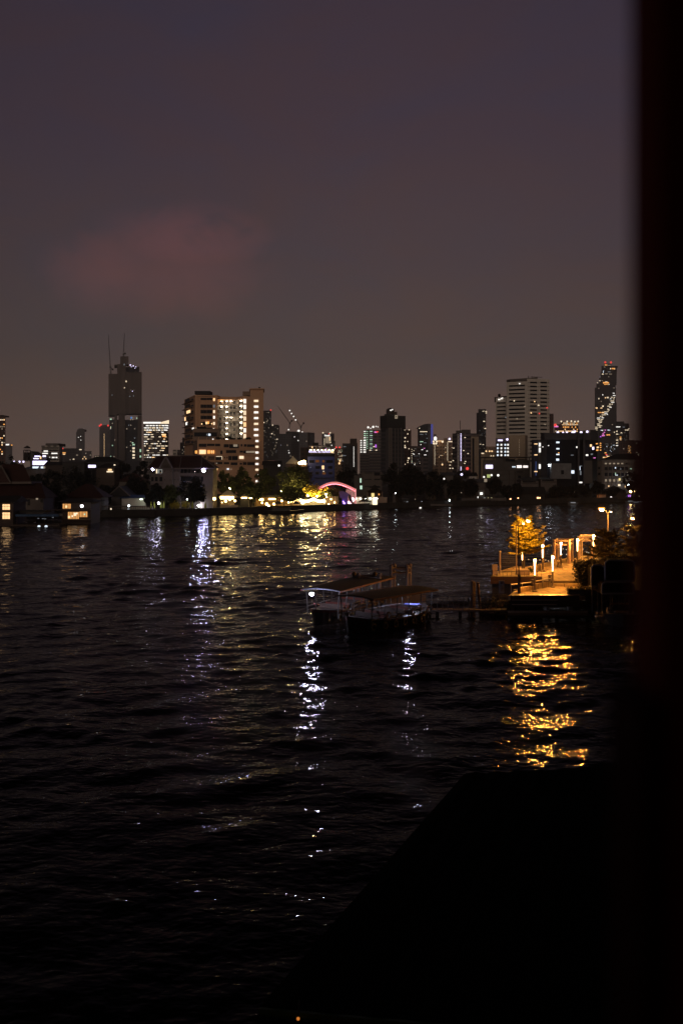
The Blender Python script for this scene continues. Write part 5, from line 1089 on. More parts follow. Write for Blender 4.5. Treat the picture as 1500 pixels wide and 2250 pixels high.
for k in range(21):
    w2 = rnd.uniform(1.5, 2.2)
    if k not in (8, 12): 
        y0 = 990 if k in (0, 2, 13, 17) else 991.2
        c0 = ff.win(r, x, y0, x+w2*.45, 994.2, 'win_violet', 'sign_letter', .2); ff.win(r, x, 993.4 if k % 2 else y0+.9, x+w2, 994.4 if k % 2 else y0+1.9, 'win_violet', 'sign_letter', .22)
    x += w2+.45
for i in range(15):
    xx = 679+i*3.7+rnd.uniform(-1, 1); 
for (x0, x1, y0, y1, m_) in ((693, 701, 1010.5, 1016, 'win_dim_orange'), (708, 713, 1011, 1016, 'win_dim_orange'), (679, 690, 1011, 1017, 'dark_glass'), (716, 731, 1011, 1017, 'dark_glass'), (693, 703, 1024, 1030, 'dark_glass'), (720, 730, 1024, 1030, 'dark_glass'), (707, 712, 1023, 1031, 'win_warm'), (681, 683, 1026, 1028, 'win_dimcool'),
      (681, 686, 1038, 1042.5, 'dark_glass'), (693, 700, 1038, 1042.5, 'dark_glass'), (708, 715, 1038, 1042.5, 'win_dim_orange'), (722, 730, 1038, 1042.5, 'dark_glass'), (709.5, 712, 1035, 1037, 'win_cream')):
    Face((PX(676, D-.05), D-.05), (PX(735, D-.05), D-.05)).win(r, x0, y0, x1, y1, m_, 'window', .2)
fq = Face((PX(676, D-.1), D-.1), (PX(735, D-.1), D-.1))
for x0 in (680.5, 692.3, 707.3, 721.3): fq.win(r, x0, 1036.4, x0+9, 1037.4, 'cream', 'lintel', .5); fq.win(r, x0+8.2, 1037.4, x0+9, 1042, 'cream', 'shutter', .5)
bb(690, 734, 1045, 1049.5, D-2, D-.2, 'blue_paint', 'awning')
for i in range(9): fq.win(r, 693+i*4.3, 1051, 694.2+i*4.3, 1056, 'cream', 'baluster', .4)
# people on the rooftop terrace (a few pixels each) standing at the parapet
def person_small(label, px, py, D, base_z, h=1.7, shirt='cream', seed=0, group=None):
    rnd = random.Random(seed); x = PX(px, D); t = thing('person', label, 'person', (x, D, base_z), group); b = MB(); k = h/1.7
    b.lathe((x, D, base_z+.80*k), [(.13*k, 0), (.15*k, .1*k), (.13*k, .3*k), (.19*k, .52*k), (.17*k, .6*k), (.05*k, .64*k), (.05*k, .7*k)], 8)
    for s in (-1, 1):
        b.tube((x+s*.09*k, D, base_z+.85*k), (x+s*.1*k, D-.02, base_z+.45*k), .085*k, .06*k); b.tube((x+s*.1*k, D-.02, base_z+.45*k), (x+s*.1*k, D, base_z+.04), .06*k, .045*k)
        b.tube((x+s*.2*k, D, base_z+1.36*k), (x+s*.25*k, D-.05, base_z+1.08*k), .05*k, .04*k); b.tube((x+s*.25*k, D-.05, base_z+1.08*k), (x+s*.2*k, D-.2, base_z+.9*k), .04*k, .03*k)
    b.ball((x, D, base_z+1.58*k), .105*k, 8, 6, 1.15); b.build('body', shirt, t)
    return t
for i in range(9):
    person_small('person standing at the lit rooftop parapet of the blue building', 681+i*5.8+(i*37 % 5)*.5, 0, D+.8+(i % 3)*.5, ZZ(1003, D), 1.7, ('dark_steel', 'brown_wall', 'concrete_dark')[i % 3], i, 'guests on the rooftop terrace')
# pavilion roof lit beyond the trees
r, f = house('pavilion', 'lit tan tent like roof beside glowing lamps behind the trees', 632, 654, 400, 1018.5, 1005, 'peach_dark', 'fabric', 8, 'hip', .8, 'pavilion', inset=3.5)
MB().ball(P(643, 1003.8, 405), .35).build('finial', 'fabric', r)
for x, y, s in ((658, 1017.5, .55), (663, 1016.5, .75), (668, 1015, .7), (670, 1018, .5)): MB().ball(P(x, y, 396), s, 8, 6).build('lamp', 'lamp_warm_big', r)
MB().box(PX(628, 396), PX(674, 396), 396, 400, ZZ(1026, 396), ZZ(1020, 396)).build('terrace', 'peach_dark', r)
r = thing('lit_terrace', 'strip of warm lit terrace at the foot of the dark stepped tower', 'terrace', P(600, 1022, 500)); MB().box(PX(578, 500), PX(612, 500), 500, 504, ZZ(1016, 500), ZZ(1012, 500)).build('parapet', 'tan_wall', r)
for x, w2, m_ in ((590, 10, 'win_warm'), (598, 5, 'win_pink')): Face((PX(578, 499.8), 499.8), (PX(612, 499.8), 499.8)).win(r, x, 1012.8, x+w2, 1014.6, m_, 'lamp')
lampball('lone white lamp above the trees right of the peach hotel', 613, 1023, 390, .45, 'win_white', 'street_lamp')

# riverside restaurant on the right of the white house
def garland(label, x0, x1, ytop, D, sag, m, n=1, width=.3, name='light_garland'):
    r = thing(name, label, 'garland', P((x0+x1)/2, ytop+8, D)); t = MB()
    for j in range(n):
        xa, xb = x0+(x1-x0)*j/n, x0+(x1-x0)*(j+1)/n; pts = [P(xa+(xb-xa)*i/8, ytop+sag*(1-(2*i/8-1)**2), D) for i in range(9)]; t.path(pts, width, 6)
    t.build('lights', m, r)
    po = MB()
    for x in (x0, x1): po.tube((PX(x, D), D, G0), P(x, ytop-.5, D), .08)
    po.build('posts', 'dark_steel', r); return r
# first lit pavilion
D = 305
r, f = house('terrace_pavilion', 'open pavilion with a glowing fringe of golden lamps right of the white house', 483, 516, D, 1093, 1078, 'dark_roof', 'fabric', 6, 'hip', .6, 'pavilion', inset=2.4)
bpy.data.objects.remove([c for c in r.children if c.name.startswith('walls')][0])
MB().box(PX(484, D+5), PX(516, D+5), D+5, D+5.3, G0, ZZ(1092, D+5)).build('back_wall', 'tan_wall', r)
for x in (484, 500, 515.5): MB().tube((PX(x, D), D, G0), (PX(x, D), D, ZZ(1093, D)), .12).build('post', 'wood', r)
MB().box(PX(485, D), PX(514, D), D-.7, D-.4, ZZ(1096.5, D), ZZ(1090.5, D)).build('lamp_fringe', 'lamp_fringe', r)
for x, y, s in ((496, 1101, .4), (516.5, 1100.5, .33), (505, 1098, .3), (488, 1104, .15)): MB().ball(P(x, y, D-.8), s, 8, 6).build('lantern', 'lamp_fringe', r)
MB().box(PX(484, D-2), PX(522, D-2), D-2, D-1.6, G0, G0+.9).build('low_wall', 'tan_wall', r)
lampball('mushroom shaped warm lamp right against the end wall of the white house', 471.2, 1096, 297, .45, 'lamp_fringe', 'garden_lamp')
r, f = house('terrace_pavilion', 'second low pavilion with a thin golden lamp strip', 528, 546, 308, 1093, 1086, 'dark_roof', 'fabric', 5, 'hip', .5, 'pavilion', inset=1.6)
MB().box(PX(531, 307), PX(543, 307), 306.4, 306.8, ZZ(1095, 307), ZZ(1092.5, 307)).build('lamp_fringe', 'lamp_fringe', r)
MB().box(PX(548, 307), PX(554, 307), 306.4, 306.8, ZZ(1095.5, 307), ZZ(1093.5, 307)).build('lamp_fringe', 'lamp_fringe', r)
r = thing('dining_hall', 'long open dining hall with warm lanterns behind the dark layered tree', 'restaurant', (PX(615, 318), 318, G0))
MB().box(PX(560, 322), PX(660, 322), 322, 322.4, G0, ZZ(1092, 322)).build('back_wall', 'hall_wall', r); MB().box(PX(556, 316), PX(664, 316), 315, 323, ZZ(1092, 318), ZZ(1089.5, 318)).build('roof', 'dark_roof', r)
for x in (562, 575, 592, 608, 624, 641, 658): MB().tube((PX(x, 316), 316, G0), (PX(x, 316), 316, ZZ(1092, 316)), .13).build('post', 'wood', r)
for x, y, s in ((571.5, 1096.5, .55), (576, 1098, .5), (586, 1107.5, .5), (590.5, 1112, .42), (576, 1105, .3), (592, 1116, .35), (602, 1107.5, .4), (619, 1100.5, .35), (640, 1102, .3), (646, 1100, .55), (650, 1098, .6), (655, 1099, .4), (634, 1104, .3), (617, 1114, .3), (633, 1114, .33), (650, 1113, .3)):
    MB().ball(P(x, y, 314.6), s*.8, 8, 6).build('lantern', 'lamp_lantern', r)
MB().box(PX(590, 314), PX(605, 314), 314, 314.3, ZZ(1098, 314), ZZ(1095, 314)).build('lamp_fringe', 'lamp_fringe', r)
for i, (x, y, d_, s, lab) in enumerate(((662, 1090, 327, .34, 'added lamp in the yellow lit tree above the left half of the party tent'), (676, 1089, 327, .34, 'added lamp in the yellow lit tree above the middle of the party tent'), (697, 1090, 328, .34, 'added lamp in the yellow lit tree above the right half of the party tent'), (716, 1086, 329, .28, 'added lamp in the tree right of the party tent'),
  (642, 1076, 331, .30, 'added amber lamp inside the wide tree right side'), (618, 1080, 331, .26, 'added amber lamp inside the wide tree left side'), (548, 1078, 318, .22, 'added lamp in the airy tree above the second pavilion'), (505, 1073, 318, .22, 'added lamp in the tall tree above the first pavilion'))):
    lampball(lab, x, y, d_, s*.55, 'lamp_tree_fill', 'added_tree_lamp', 'lamp', group='added lamps lighting the restaurant trees')  # extra lamps added to light the trees, as roofs block the fringes
# glowing tents
D = 320
r = thing('party_tent', 'white party tent with two sagging bands of blazing lights', 'tent', (PX(684, D), D, G0))
MB().box(PX(657, D+5), PX(714, D+5), D+5, D+5.2, G0, ZZ(1096, D+5)).build('curtain', 'tent_cloth', r)
MB().add([P(655, 1098, D-.5), P(688, 1095, D-.5), P(715, 1098, D-.5), P(715, 1098, D+6), P(688, 1095, D+6), P(655, 1098, D+6), P(672, 1092, D+2.5), P(702, 1092, D+2.5)], [(0, 1, 6), (1, 4, 6), (4, 5, 6), (5, 0, 6), (1, 2, 7), (2, 3, 7), (3, 4, 7), (4, 1, 7)]).build('roof', 'fabric', r)
for x in (657, 688.5, 714): MB().tube((PX(x, D), D, G0), (PX(x, D), D, ZZ(1097, D)), .1).build('post', 'white_paint', r)
for xa, xb, ya, yb, sg in ((657, 689, 1097.5, 1095.5, 5), (689, 714, 1095.5, 1098.5, 4.5)):
    pts = [P(xa+(xb-xa)*i/10, ya+(yb-ya)*i/10+sg*(1-(2*i/10-1)**2), D-.3) for i in range(11)]; MB().path(pts, .42, 6).build('light_band', 'lamp_tent', r)
for x, y, s in ((661, 1099, .5), (665, 1104, .55), (668, 1102, .45), (712, 1102, .4), (658, 1096, .45)): MB().ball(P(x, y, D-.4), s, 8, 6).build('lantern', 'lamp_tent', r)
r = thing('garden_trellis', 'yellow lit trellis fence right of the party tent', 'fence', (PX(728, 325), 325, G0))
MB().box(PX(714, 326), PX(743, 326), 326, 326.2, G0, G0+3.0).build('panel', 'tan_wall', r)
for x in (716, 721, 727, 733, 739): MB().tube((PX(x, 325.6), 325.6, G0), (PX(x, 325.6), 325.6, G0+3.2), .1).build('post', 'wood', r)
for x, y in ((717.5, 1092), (727, 1097), (735, 1104), (722, 1108)): MB().ball(P(x, y, 324.8), .22, 8, 6).build('lantern', 'lamp_lantern', r)
# parasols
for i, (x, y, w2) in enumerate(((610.5, 1104.5, 8), (651, 1104.5, 7))):
    D = 312; c = P(x, y, D); t = thing('parasol', ['wide dark parasol left on the warm lit terrace', 'smaller dark parasol right on the warm lit terrace'][i], 'parasol', (c.x, c.y, G0), 'dark parasols on the lit terrace')
    rr = w2/F*D; MB().lathe((c.x, c.y, c.z), [(rr, -.45), (rr*.8, .0), (rr*.45, .4), (.1, .6)], 10).build('canopy', 'parasol_cloth', t); MB().tube((c.x, c.y, G0), (c.x, c.y, c.z), .05).build('pole', 'dark_steel', t)
# long moored barge
def hull_mesh(L_, B_, dpt, z0, sheer=.5, n=18):
    vs, fs = [], []
    for i in range(n+1):
        t = i/n; x = (t-.5)*L_; bw = B_/2*(1-abs(2*t-1)**3.2)**.8+.04; zt = z0+dpt+sheer*abs(2*t-1)**2.5; zb = z0-.35+(.5 if t in (0, 1) else 0)
        vs += [(x, -bw, zt), (x*.97, -bw*.72, zb), (x*.97, bw*.72, zb), (x, bw, zt)]
    for i in range(n):
        a, b = 4*i, 4*(i+1); fs += [(a, a+1, b+1, b), (a+1, a+2, b+2, b+1), (a+2, a+3, b+3, b+2), (a+3, a, b, b+3)]
    fs += [(3, 2, 1, 0), (4*n, 4*n+1, 4*n+2, 4*n+3)]
    return vs, fs
def placed(vs, c, yaw):
    ca, sa = math.cos(yaw), math.sin(yaw); return [(c[0]+x*ca-y*sa, c[1]+x*sa+y*ca, z) for x, y, z in vs]
c = (PX(620, 300), 300); r = thing('wooden_boat', 'long dark wooden boat moored below the warm restaurant', 'boat', (c[0], c[1], 0)); vs, fs = hull_mesh(13.5, 2.6, .7, 0)
MB().add(placed(vs, c, R(8)), fs).build('hull', 'hull_black', r); MB().box(c[0]-3, c[0]+2.4, c[1]-.9, c[1]+.9, .5, 1.5).build('cabin', 'dark_steel', r)
MB().box(c[0]-3.4, c[0]+2.8, c[1]-1.1, c[1]+1.1, 1.5, 1.62).build('cabin_roof', 'wood', r)
lampball('tiny violet lamp at the foot of the quay below the first pavilion', 512, 1118, 296, .14, 'win_purple', 'marker_light', 'lamp', post=True, ground=0)

# pink arch canopy
D = 330
r = thing('arch_canopy', 'tall curved event canopy glowing pink with a ribbed end wall', 'canopy', (PX(742, D), D, G0))
AR = [(697, 1074), (702, 1069), (710, 1064.5), (718, 1061), (728, 1058.6), (738, 1058.3), (748, 1060), (758, 1063.4), (768, 1067.5), (776, 1071.5), (781.5, 1074.5)]
vs = []; 
for x, y in AR: vs += [P(x, y, D), P(x, y+4.2, D), P(x, y+3.2, D+10), P(x, y, D+10)]
fs = []
for i in range(len(AR)-1):
    a, b = 4*i, 4*(i+1); fs += [(a, a+1, b+1, b), (a+1, a+2, b+2, b+1), (a+2, a+3, b+3, b+2), (a+3, a, b, b+3)]
fs += [(3, 2, 1, 0), (40, 41, 42, 43)]
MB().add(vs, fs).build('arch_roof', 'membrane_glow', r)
MB().path([P(x, y+5.2, D+1.5) for x, y in AR[1:]], .14, 5).build('light_strip', 'lamp_pink', r); MB().path([P(x, y+1.6, D-.15) for x, y in AR[1:]], .11, 5).build('light_strip', 'pink_strip', r)
for i in range(6):
    x = 762+i*3.7; MB().tube((PX(x, D+.5), D+.5, G0), P(x, 1066+i*1.7, D+.5), .09).build('rib', 'pink_strip2' if i % 2 else 'pink_paint', r)
MB().tube((PX(781, D), D, G0), P(781, 1074, D), .2).build('column', 'pink_strip', r)  # alternate ribs and column glow too, lamplight put in as emission
MB().box(PX(760, D+4), PX(781, D+4), D+4, D+4.2, G0, ZZ(1075, D+4)).build('end_wall', 'membrane_wall_glow', r)
for y in (1077, 1084, 1091): MB().tube(P(761, y, D+.4), P(781, y, D+.4), .06, n=4).build('rail', 'pink_paint', r)
MB().ball(P(774, 1098, D+1), .8).ball(P(768, 1104, D+1), .7).build('floodlight', 'lamp_pinkwhite', r)
r = thing('purple_drape', 'purple tent cloth hanging in swags under the pink arch', 'drape', (PX(757, D-2), D-2, G0)); D2 = D-2
q_ = [(745, 1080), (752, 1079), (760, 1081.5), (768, 1086), (766, 1092), (764, 1088), (763, 1112), (752, 1112), (751, 1095), (746, 1094)]
MB().add([P(x, y, D2) for x, y in q_]+[P(x, y, D2+.5) for x, y in q_], [tuple(range(10)), tuple(range(10, 20))[::-1]]+[(i, 10+i, 10+(i+1) % 10, (i+1) % 10) for i in range(10)]).build('cloth', 'purple_cloth', r)
MB().tube(P(767, 1088, D2-.2), P(771, 1102, D2-.4), .5, .6).tube(P(771, 1102, D2-.4), P(776, 1106, D2-.4), .6, .2).build('swag', 'tarp_dark', r)
MB().ball(P(756, 1106, D2-.8), .35).ball(P(754, 1102, D2-.8), .25).build('uplight', 'lamp_purple', r)
# white lit wall and dark two tier pavilion
D = 334
r = thing('lit_wall', 'blazing white lit wall behind the small dark pavilion', 'wall', (PX(800, D), D, G0)); MB().box(PX(778, D), PX(828, D), D, D+.4, G0, ZZ(1092, D)).build('panel', 'fabric', r)
for x in (780, 790, 801, 812, 821, 826): MB().box(PX(x, D-.8), PX(x+3, D-.8), D-.9, D-.7, ZZ(1096, D), ZZ(1094.6, D)).build('lamp', 'lamp_wall', r)
MB().box(PX(818, D), PX(828.5, D), D-.2, D-.05, ZZ(1109, D), ZZ(1093, D)).build('light_panel', 'win_panel', r)
def thai_roof(r, x0, x1, ye, yt, D, depth, tiers, m='dark_roof', curl=.5):
    for k in range(tiers):
        t0, t1 = k/tiers, (k+1)/tiers; w0 = (x1-x0)/2*(1-t0*.62); w1 = (x1-x0)/2*(1-t1*.85); cx = (x0+x1)/2
        y0 = ye+(yt-ye)*t0-(.6 if k else 0); y1 = ye+(yt-ye)*t1; Dc = D+depth/2
        h0, h1 = depth/2*(1-t0*.62), depth/2*(1-t1*.85)
        a = [(PX(cx-w0, Dc), Dc-h0, ZZ(y0-curl, Dc)), (PX(cx, Dc), Dc-h0*.96, ZZ(y0, Dc)), (PX(cx+w0, Dc), Dc-h0, ZZ(y0-curl, Dc)), (PX(cx+w0, Dc), Dc+h0, ZZ(y0-curl, Dc)), (PX(cx-w0, Dc), Dc+h0, ZZ(y0-curl, Dc)),
             (PX(cx-w0*.55, Dc), Dc-h0*.55, ZZ(y0+(y1-y0)*.38, Dc)), (PX(cx+w0*.55, Dc), Dc-h0*.55, ZZ(y0+(y1-y0)*.38, Dc)), (PX(cx+w0*.55, Dc), Dc+h0*.55, ZZ(y0+(y1-y0)*.38, Dc)), (PX(cx-w0*.55, Dc), Dc+h0*.55, ZZ(y0+(y1-y0)*.38, Dc)),
             (PX(cx-w1*.5, Dc), Dc-h1*.4, ZZ(y1, Dc)), (PX(cx+w1*.5, Dc), Dc-h1*.4, ZZ(y1, Dc)), (PX(cx+w1*.5, Dc), Dc+h1*.4, ZZ(y1, Dc)), (PX(cx-w1*.5, Dc), Dc+h1*.4, ZZ(y1, Dc))]
        MB().add(a, [(0, 1, 6, 5), (1, 2, 6), (2, 3, 7, 6), (3, 4, 8, 7), (4, 0, 5, 8), (5, 6, 10, 9), (6, 7, 11, 10), (7, 8, 12, 11), (8, 5, 9, 12), (9, 10, 11, 12), (4, 3, 2, 1, 0)]).build('roof_tier', m, r)
    Dc = D+depth/2; MB().tube(P((x0+x1)/2, yt, Dc), P((x0+x1)/2, yt-2.6, Dc), .14, .03).build('finial', m, r)
D = 330.5
r = thing('small_pavilion', 'small dark pavilion with two upturned roof tiers against the white lit wall', 'pavilion', (PX(802, D), D, G0))
thai_roof(r, 785, 817, 1102.5, 1089.5, D-2, 4, 2)
for x in (787, 791, 796, 801, 806, 811, 815): MB().tube((PX(x, D-2), D-2, G0), (PX(x, D-2), D-2, ZZ(1102, D)), .07).build('post', 'dark_steel', r)
D = 345
r = thing('gate_pavilion', 'larger dark roofed pavilion with one warm lit doorway', 'pavilion', (PX(823, D), D, G0))
thai_roof(r, 803, 843, 1079.5, 1066, D-2, 7, 2)
MB().box(PX(807, D), PX(840, D), D, D+4, G0, ZZ(1079, D)).build('walls', 'brown_wall', r)
fq = Face((PX(800, D-.05), D-.05), (PX(845, D-.05), D-.05)); fq.win(r, 815.5, 1083.5, 822, 1092.5, 'win_cream_lit', 'doorway', .2); fq.win(r, 831, 1084.5, 833.4, 1088, 'win_amber', 'window', .2)
for x in (807, 829, 839.5): MB().tube((PX(x, D-1.5), D-1.5, G0), (PX(x, D-1.5), D-1.5, ZZ(1079.5, D)), .1).build('post', 'tan_wall', r)
MB().box(PX(805, D-2), PX(842, D-2), D-2, D, ZZ(1094, D), ZZ(1091.5, D)).build('balcony', 'tan_wall', r); MB().box(PX(828, D-2.2), PX(850, D-2.2), D-2.2, D-1.8, G0, ZZ(1092, D)).build('lower_wall', 'tan_wall', r)
r, f = house('white_block', 'white three storey block with dark slit windows behind the dark pavilion', 795, 839, 385, 1037, 1034, 'cream', 'grey_roof', 12, 'hip', .2, 'building')
for x0, x1, y0, y1 in ((801, 816, 1038.5, 1040), (821.5, 834.5, 1038, 1045), (801, 816, 1052.5, 1054), (821.5, 834.5, 1052, 1054.6), (801, 816, 1068, 1069.5), (821.5, 834.5, 1068, 1070.5)): f.win(r, x0, y0, x1, y1, 'dark_glass', 'window', .3)
r, f = house('annex', 'pale annex with two greenish lit windows left of the white block', 778, 796, 384, 1046, 1043, 'grey_wall', 'grey_roof', 9, 'hip', .2, 'building')
f.win(r, 790.5, 1051, 793.5, 1060.5, 'win_green2', 'window', .3); f.win(r, 790.5, 1067, 795.5, 1075, 'win_green2', 'window', .3)
# pale stupa like shrine and booth
r = thing('shrine', 'small pale tiered shrine on the dark bank right of the pavilion', 'shrine', (PX(865.5, 352), 352, G0)); MB().lathe((PX(865.5, 352), 352, G0), [(.75, 0), (.75, .8), (.55, .9), (.6, 1.7), (.35, 1.8), (.45, 2.2), (.3, 2.5), (.5, 3), (.4, 3.4), (.12, 3.6)], 10).build('body', 'cream', r)
lampball('tiny white lamp over the pale shrine', 868.5, 1084, 352, .16, 'lamp_cool', 'garden_lamp')
r = thing('ticket_booth', 'small dark landing booth with a glaring white lit opening', 'booth', (PX(891, 351), 351, G0-1)); MB().box(PX(884, 351), PX(898, 351), 351, 353, G0-1, ZZ(1097, 351)).build('walls', 'concrete_dark', r); MB().box(PX(883, 351), PX(899, 351), 350.6, 353.4, ZZ(1097, 351), ZZ(1095.6, 351)).build('roof', 'grey_roof', r)
fq = Face((PX(880, 350.9), 350.9), (PX(900, 350.9), 350.9)); fq.win(r, 887, 1103, 892, 1110, 'win_booth', 'opening', .2); fq.win(r, 893, 1102.5, 896, 1110, 'win_booth', 'opening', .2)
r = thing('river_buoy', 'small white lit float on the water below the black trees', 'buoy', (PX(923, 343), 343, 0)); MB().ball((PX(923, 343), 343, .15), .42, 10, 6, .5).build('float', 'win_white', r); MB().tube((PX(923, 343), 343, .2), (PX(923, 343), 343, .8), .04).build('rod', 'steel', r)
for i, (x, y, m_) in enumerate(((926.5, 1102.5, 'win_cool'), (987, 1099.5, 'lamp_cool'), (1012.8, 1082.5, 'win_dim'), (911.5, 1097, 'win_dim'))):
    lampball(['tiny cool lamp low on the black bank nearest the white float', 'small white lamp at the right end of the pale quay strip', 'faint lamp high in the black trees', 'faint lamp just right of the landing booth'][i], x, y, 356+i*5, .2, m_, 'garden_lamp', group='small lamps in the black trees')
r = thing('pale_quay', 'pale low quay strip at the foot of the black trees', 'wall', (PX(963, 357), 357, 0)); MB().box(PX(931, 356), PX(994, 356), 356, 356.5, .3, ZZ(1107.5, 356)).build('face', 'cream', r)
lampball('violet white lamp between the black trees and the small white house', 1013.5, 1042.5, 420, .5, 'win_violet', 'street_lamp'); lampball('white lamp low among the trees below the hidden pale houses', 975, 1052, 395, .35, 'win_white', 'street_lamp')

# lit garden sign at the water
D = 378
r = thing('lit_signboard', 'row of glowing white and yellow garden sign letters on the bank', 'sign', (PX(1066, D), D, G0))
MB().box(PX(1052, D+.6), PX(1083, D+.6), D+.6, D+.8, ZZ(1103, D), ZZ(1091, D)).build('board', 'concrete_dark', r)
fq = Face((PX(1020, D), D), (PX(1090, D), D)); L_ = [(1048.5, 1.4, 1091, 1100), (1051, 3, 1094.5, 1096), (1051.5, 1.1, 1095, 1101.5), (1055, 3, 1096, 1100.5), (1059, 2.4, 1096, 1101), (1062, 3, 1094, 1099), (1065.5, 1.8, 1095, 1100), (1068.5, 1.2, 1094.5, 1101)]
for x, w2, y0, y1 in L_: fq.win(r, x, y0, x+w2, y1, 'sign_white', 'letter', .25)
for x, w2, y0, y1 in ((1071, 2.2, 1093.5, 1099), (1074.5, 2.6, 1095, 1098.5), (1078, 2.8, 1093.5, 1098), (1071.4, .9, 1098, 1102)): fq.win(r, x, y0, x+w2, y1, 'sign_yellow', 'letter', .25)
MB().box(PX(1050, D+.4), PX(1064, D+.4), D+.4, D+.55, ZZ(1091, D), ZZ(1076.5, D)).build('emblem_board', 'cream', r); fq.win(r, 1054, 1082, 1059.5, 1087, 'sign_white', 'emblem', .2); fq.win(r, 1056.2, 1083.4, 1057.6, 1085.4, 'dark_roof', 'emblem', .4)
r = thing('lit_signboard', 'small amber glowing word sign left of the white garden sign', 'sign', (PX(1034, D), D, G0)); MB().box(PX(1027, D+.6), PX(1042, D+.6), D+.6, D+.8, G0, ZZ(1095, D)).build('board', 'concrete_dark', r)
for x, y0, w2 in ((1028, 1094.8, 1), (1027.5, 1095, 3), (1031, 1097.5, 2.2), (1034.3, 1097, 2.2), (1037.6, 1098, 2.4)): fq.win(r, x, y0, x+w2, 1098.6 if x != 1028 else 1100, 'win_amber', 'letter', .25)
r = thing('garden_fence', 'white panel fence on the quay below the garden sign', 'fence', (PX(1060, 376), 376, G0)); MB().box(PX(1014, 374), PX(1110, 376), 374.6, 374.9, G0+.2, G0+1.2).build('panel', 'cream', r)
for i in range(14): x = 1014+i*7.3; MB().box(PX(x, 374.5), PX(x+.9, 374.5), 374.4, 374.6, G0, G0+1.35).build('post', 'cream', r)
# grey warehouse
D = 470
r = thing('grey_warehouse', 'wide grey warehouse with a flat roof frame and blazing upper windows', 'warehouse', (PX(1110, D), D, G0))
f = body(r, [(1060, D), (1163, D+3)], 1011, 'grey_wall', 20)
MB().box(PX(1062, D), PX(1163, D), D-1.5, D+16, ZZ(1005.6, D), ZZ(1004, D)).build('roof_frame', 'brown_wall', r)
for x in (1064, 1084, 1106, 1130, 1154, 1162): MB().tube((PX(x, D-1.3), D-1.3, ZZ(1012, D)), (PX(x, D-1.3), D-1.3, ZZ(1005, D)), .2).build('post', 'brown_wall', r)
for x0, x1, y0, y1, m_ in ((1066.3, 1081.5, 1021.5, 1029.5, 'win_violet'), (1134.5, 1145, 1022.5, 1028, 'win_white2'), (1148.5, 1158.5, 1023, 1027.5, 'win_white2'), (1124.5, 1126.8, 1024.5, 1027, 'win_cool'), (1128.3, 1131, 1024.5, 1027, 'win_cool'), (1069, 1076, 1042.5, 1049.5, 'win_yg'), (1110, 1130, 1008.5, 1014, 'dark_glass'), (1136, 1156, 1008.5, 1012, 'cream'),
      (1134, 1147, 1036, 1038, 'dark_glass'), (1137, 1143, 1045, 1050, 'dark_glass')): f[0].win(r, x0, y0, x1, y1, m_, 'window', .5)
for y in (1033, 1041, 1055): f[0].win(r, 1085, y, 1162, y+.8, 'brown_wall', 'pipe', .6)
for x in (1117, 1130): f[0].win(r, x, 1033, x+.8, 1066, 'brown_wall', 'pipe', .7)
for x, y, s in ((1062.5, 1048, .7), (1079, 1044, .8), (1093.5, 1044.3, .9)): MB().ball(P(x, y, 440), s*.6, 8, 6).build('lamp', 'win_white', thing('street_lamp', ['leftmost', 'middle', 'rightmost'][int(x > 1070)+int(x > 1085)]+' of three white lamps in front of the grey warehouse', 'lamp', (PX(x, 440), 440, G0), 'three lamps before the warehouse')); MB().tube((PX(x, 440), 440, G0), P(x, y+1, 440), .1).build('post', 'dark_steel', bpy.data.objects[[o.name for o in bpy.data.objects if o.get('group') == 'three lamps before the warehouse'][-1]])
# blue signed column and black glass building
D = 430
r = thing('glass_building', 'black glass building with pale twin lift towers and few lit windows', 'building', (PX(1250, D), D, G0))
f = body(r, [(1188, D+8), (1196, D), (1264, D), (1294, D+2), (1311, D+9)], 966, 'dark_glass', 30, 'glass_walls')
body(r, [(1187, D+7.4), (1195.6, D-.6), (1264, D-.6), (1295, D+1.4), (1312.5, D+8.6)], 951, 'slate_wall', 31, 'top_band', 966)
body(r, [(1268, D-1.5), (1272.5, D-1.5)], 944, 'slate_wall', 6, 'lift_tower'); body(r, [(1280, D-1.5), (1284.5, D-1.5)], 946, 'slate_wall', 6, 'lift_tower')
body(r, [(1187, D+2), (1200, D-1.8)], 966.5, 'slate_wall', 4, 'side_wall'); body(r, [(1295, D+1), (1312, D+8)], 944, 'slate_wall', 3, 'roof_screen', 952)
ff = Face((PX(1180, D-1.0), D-1.0), (PX(1320, D-1.0), D-1.0))
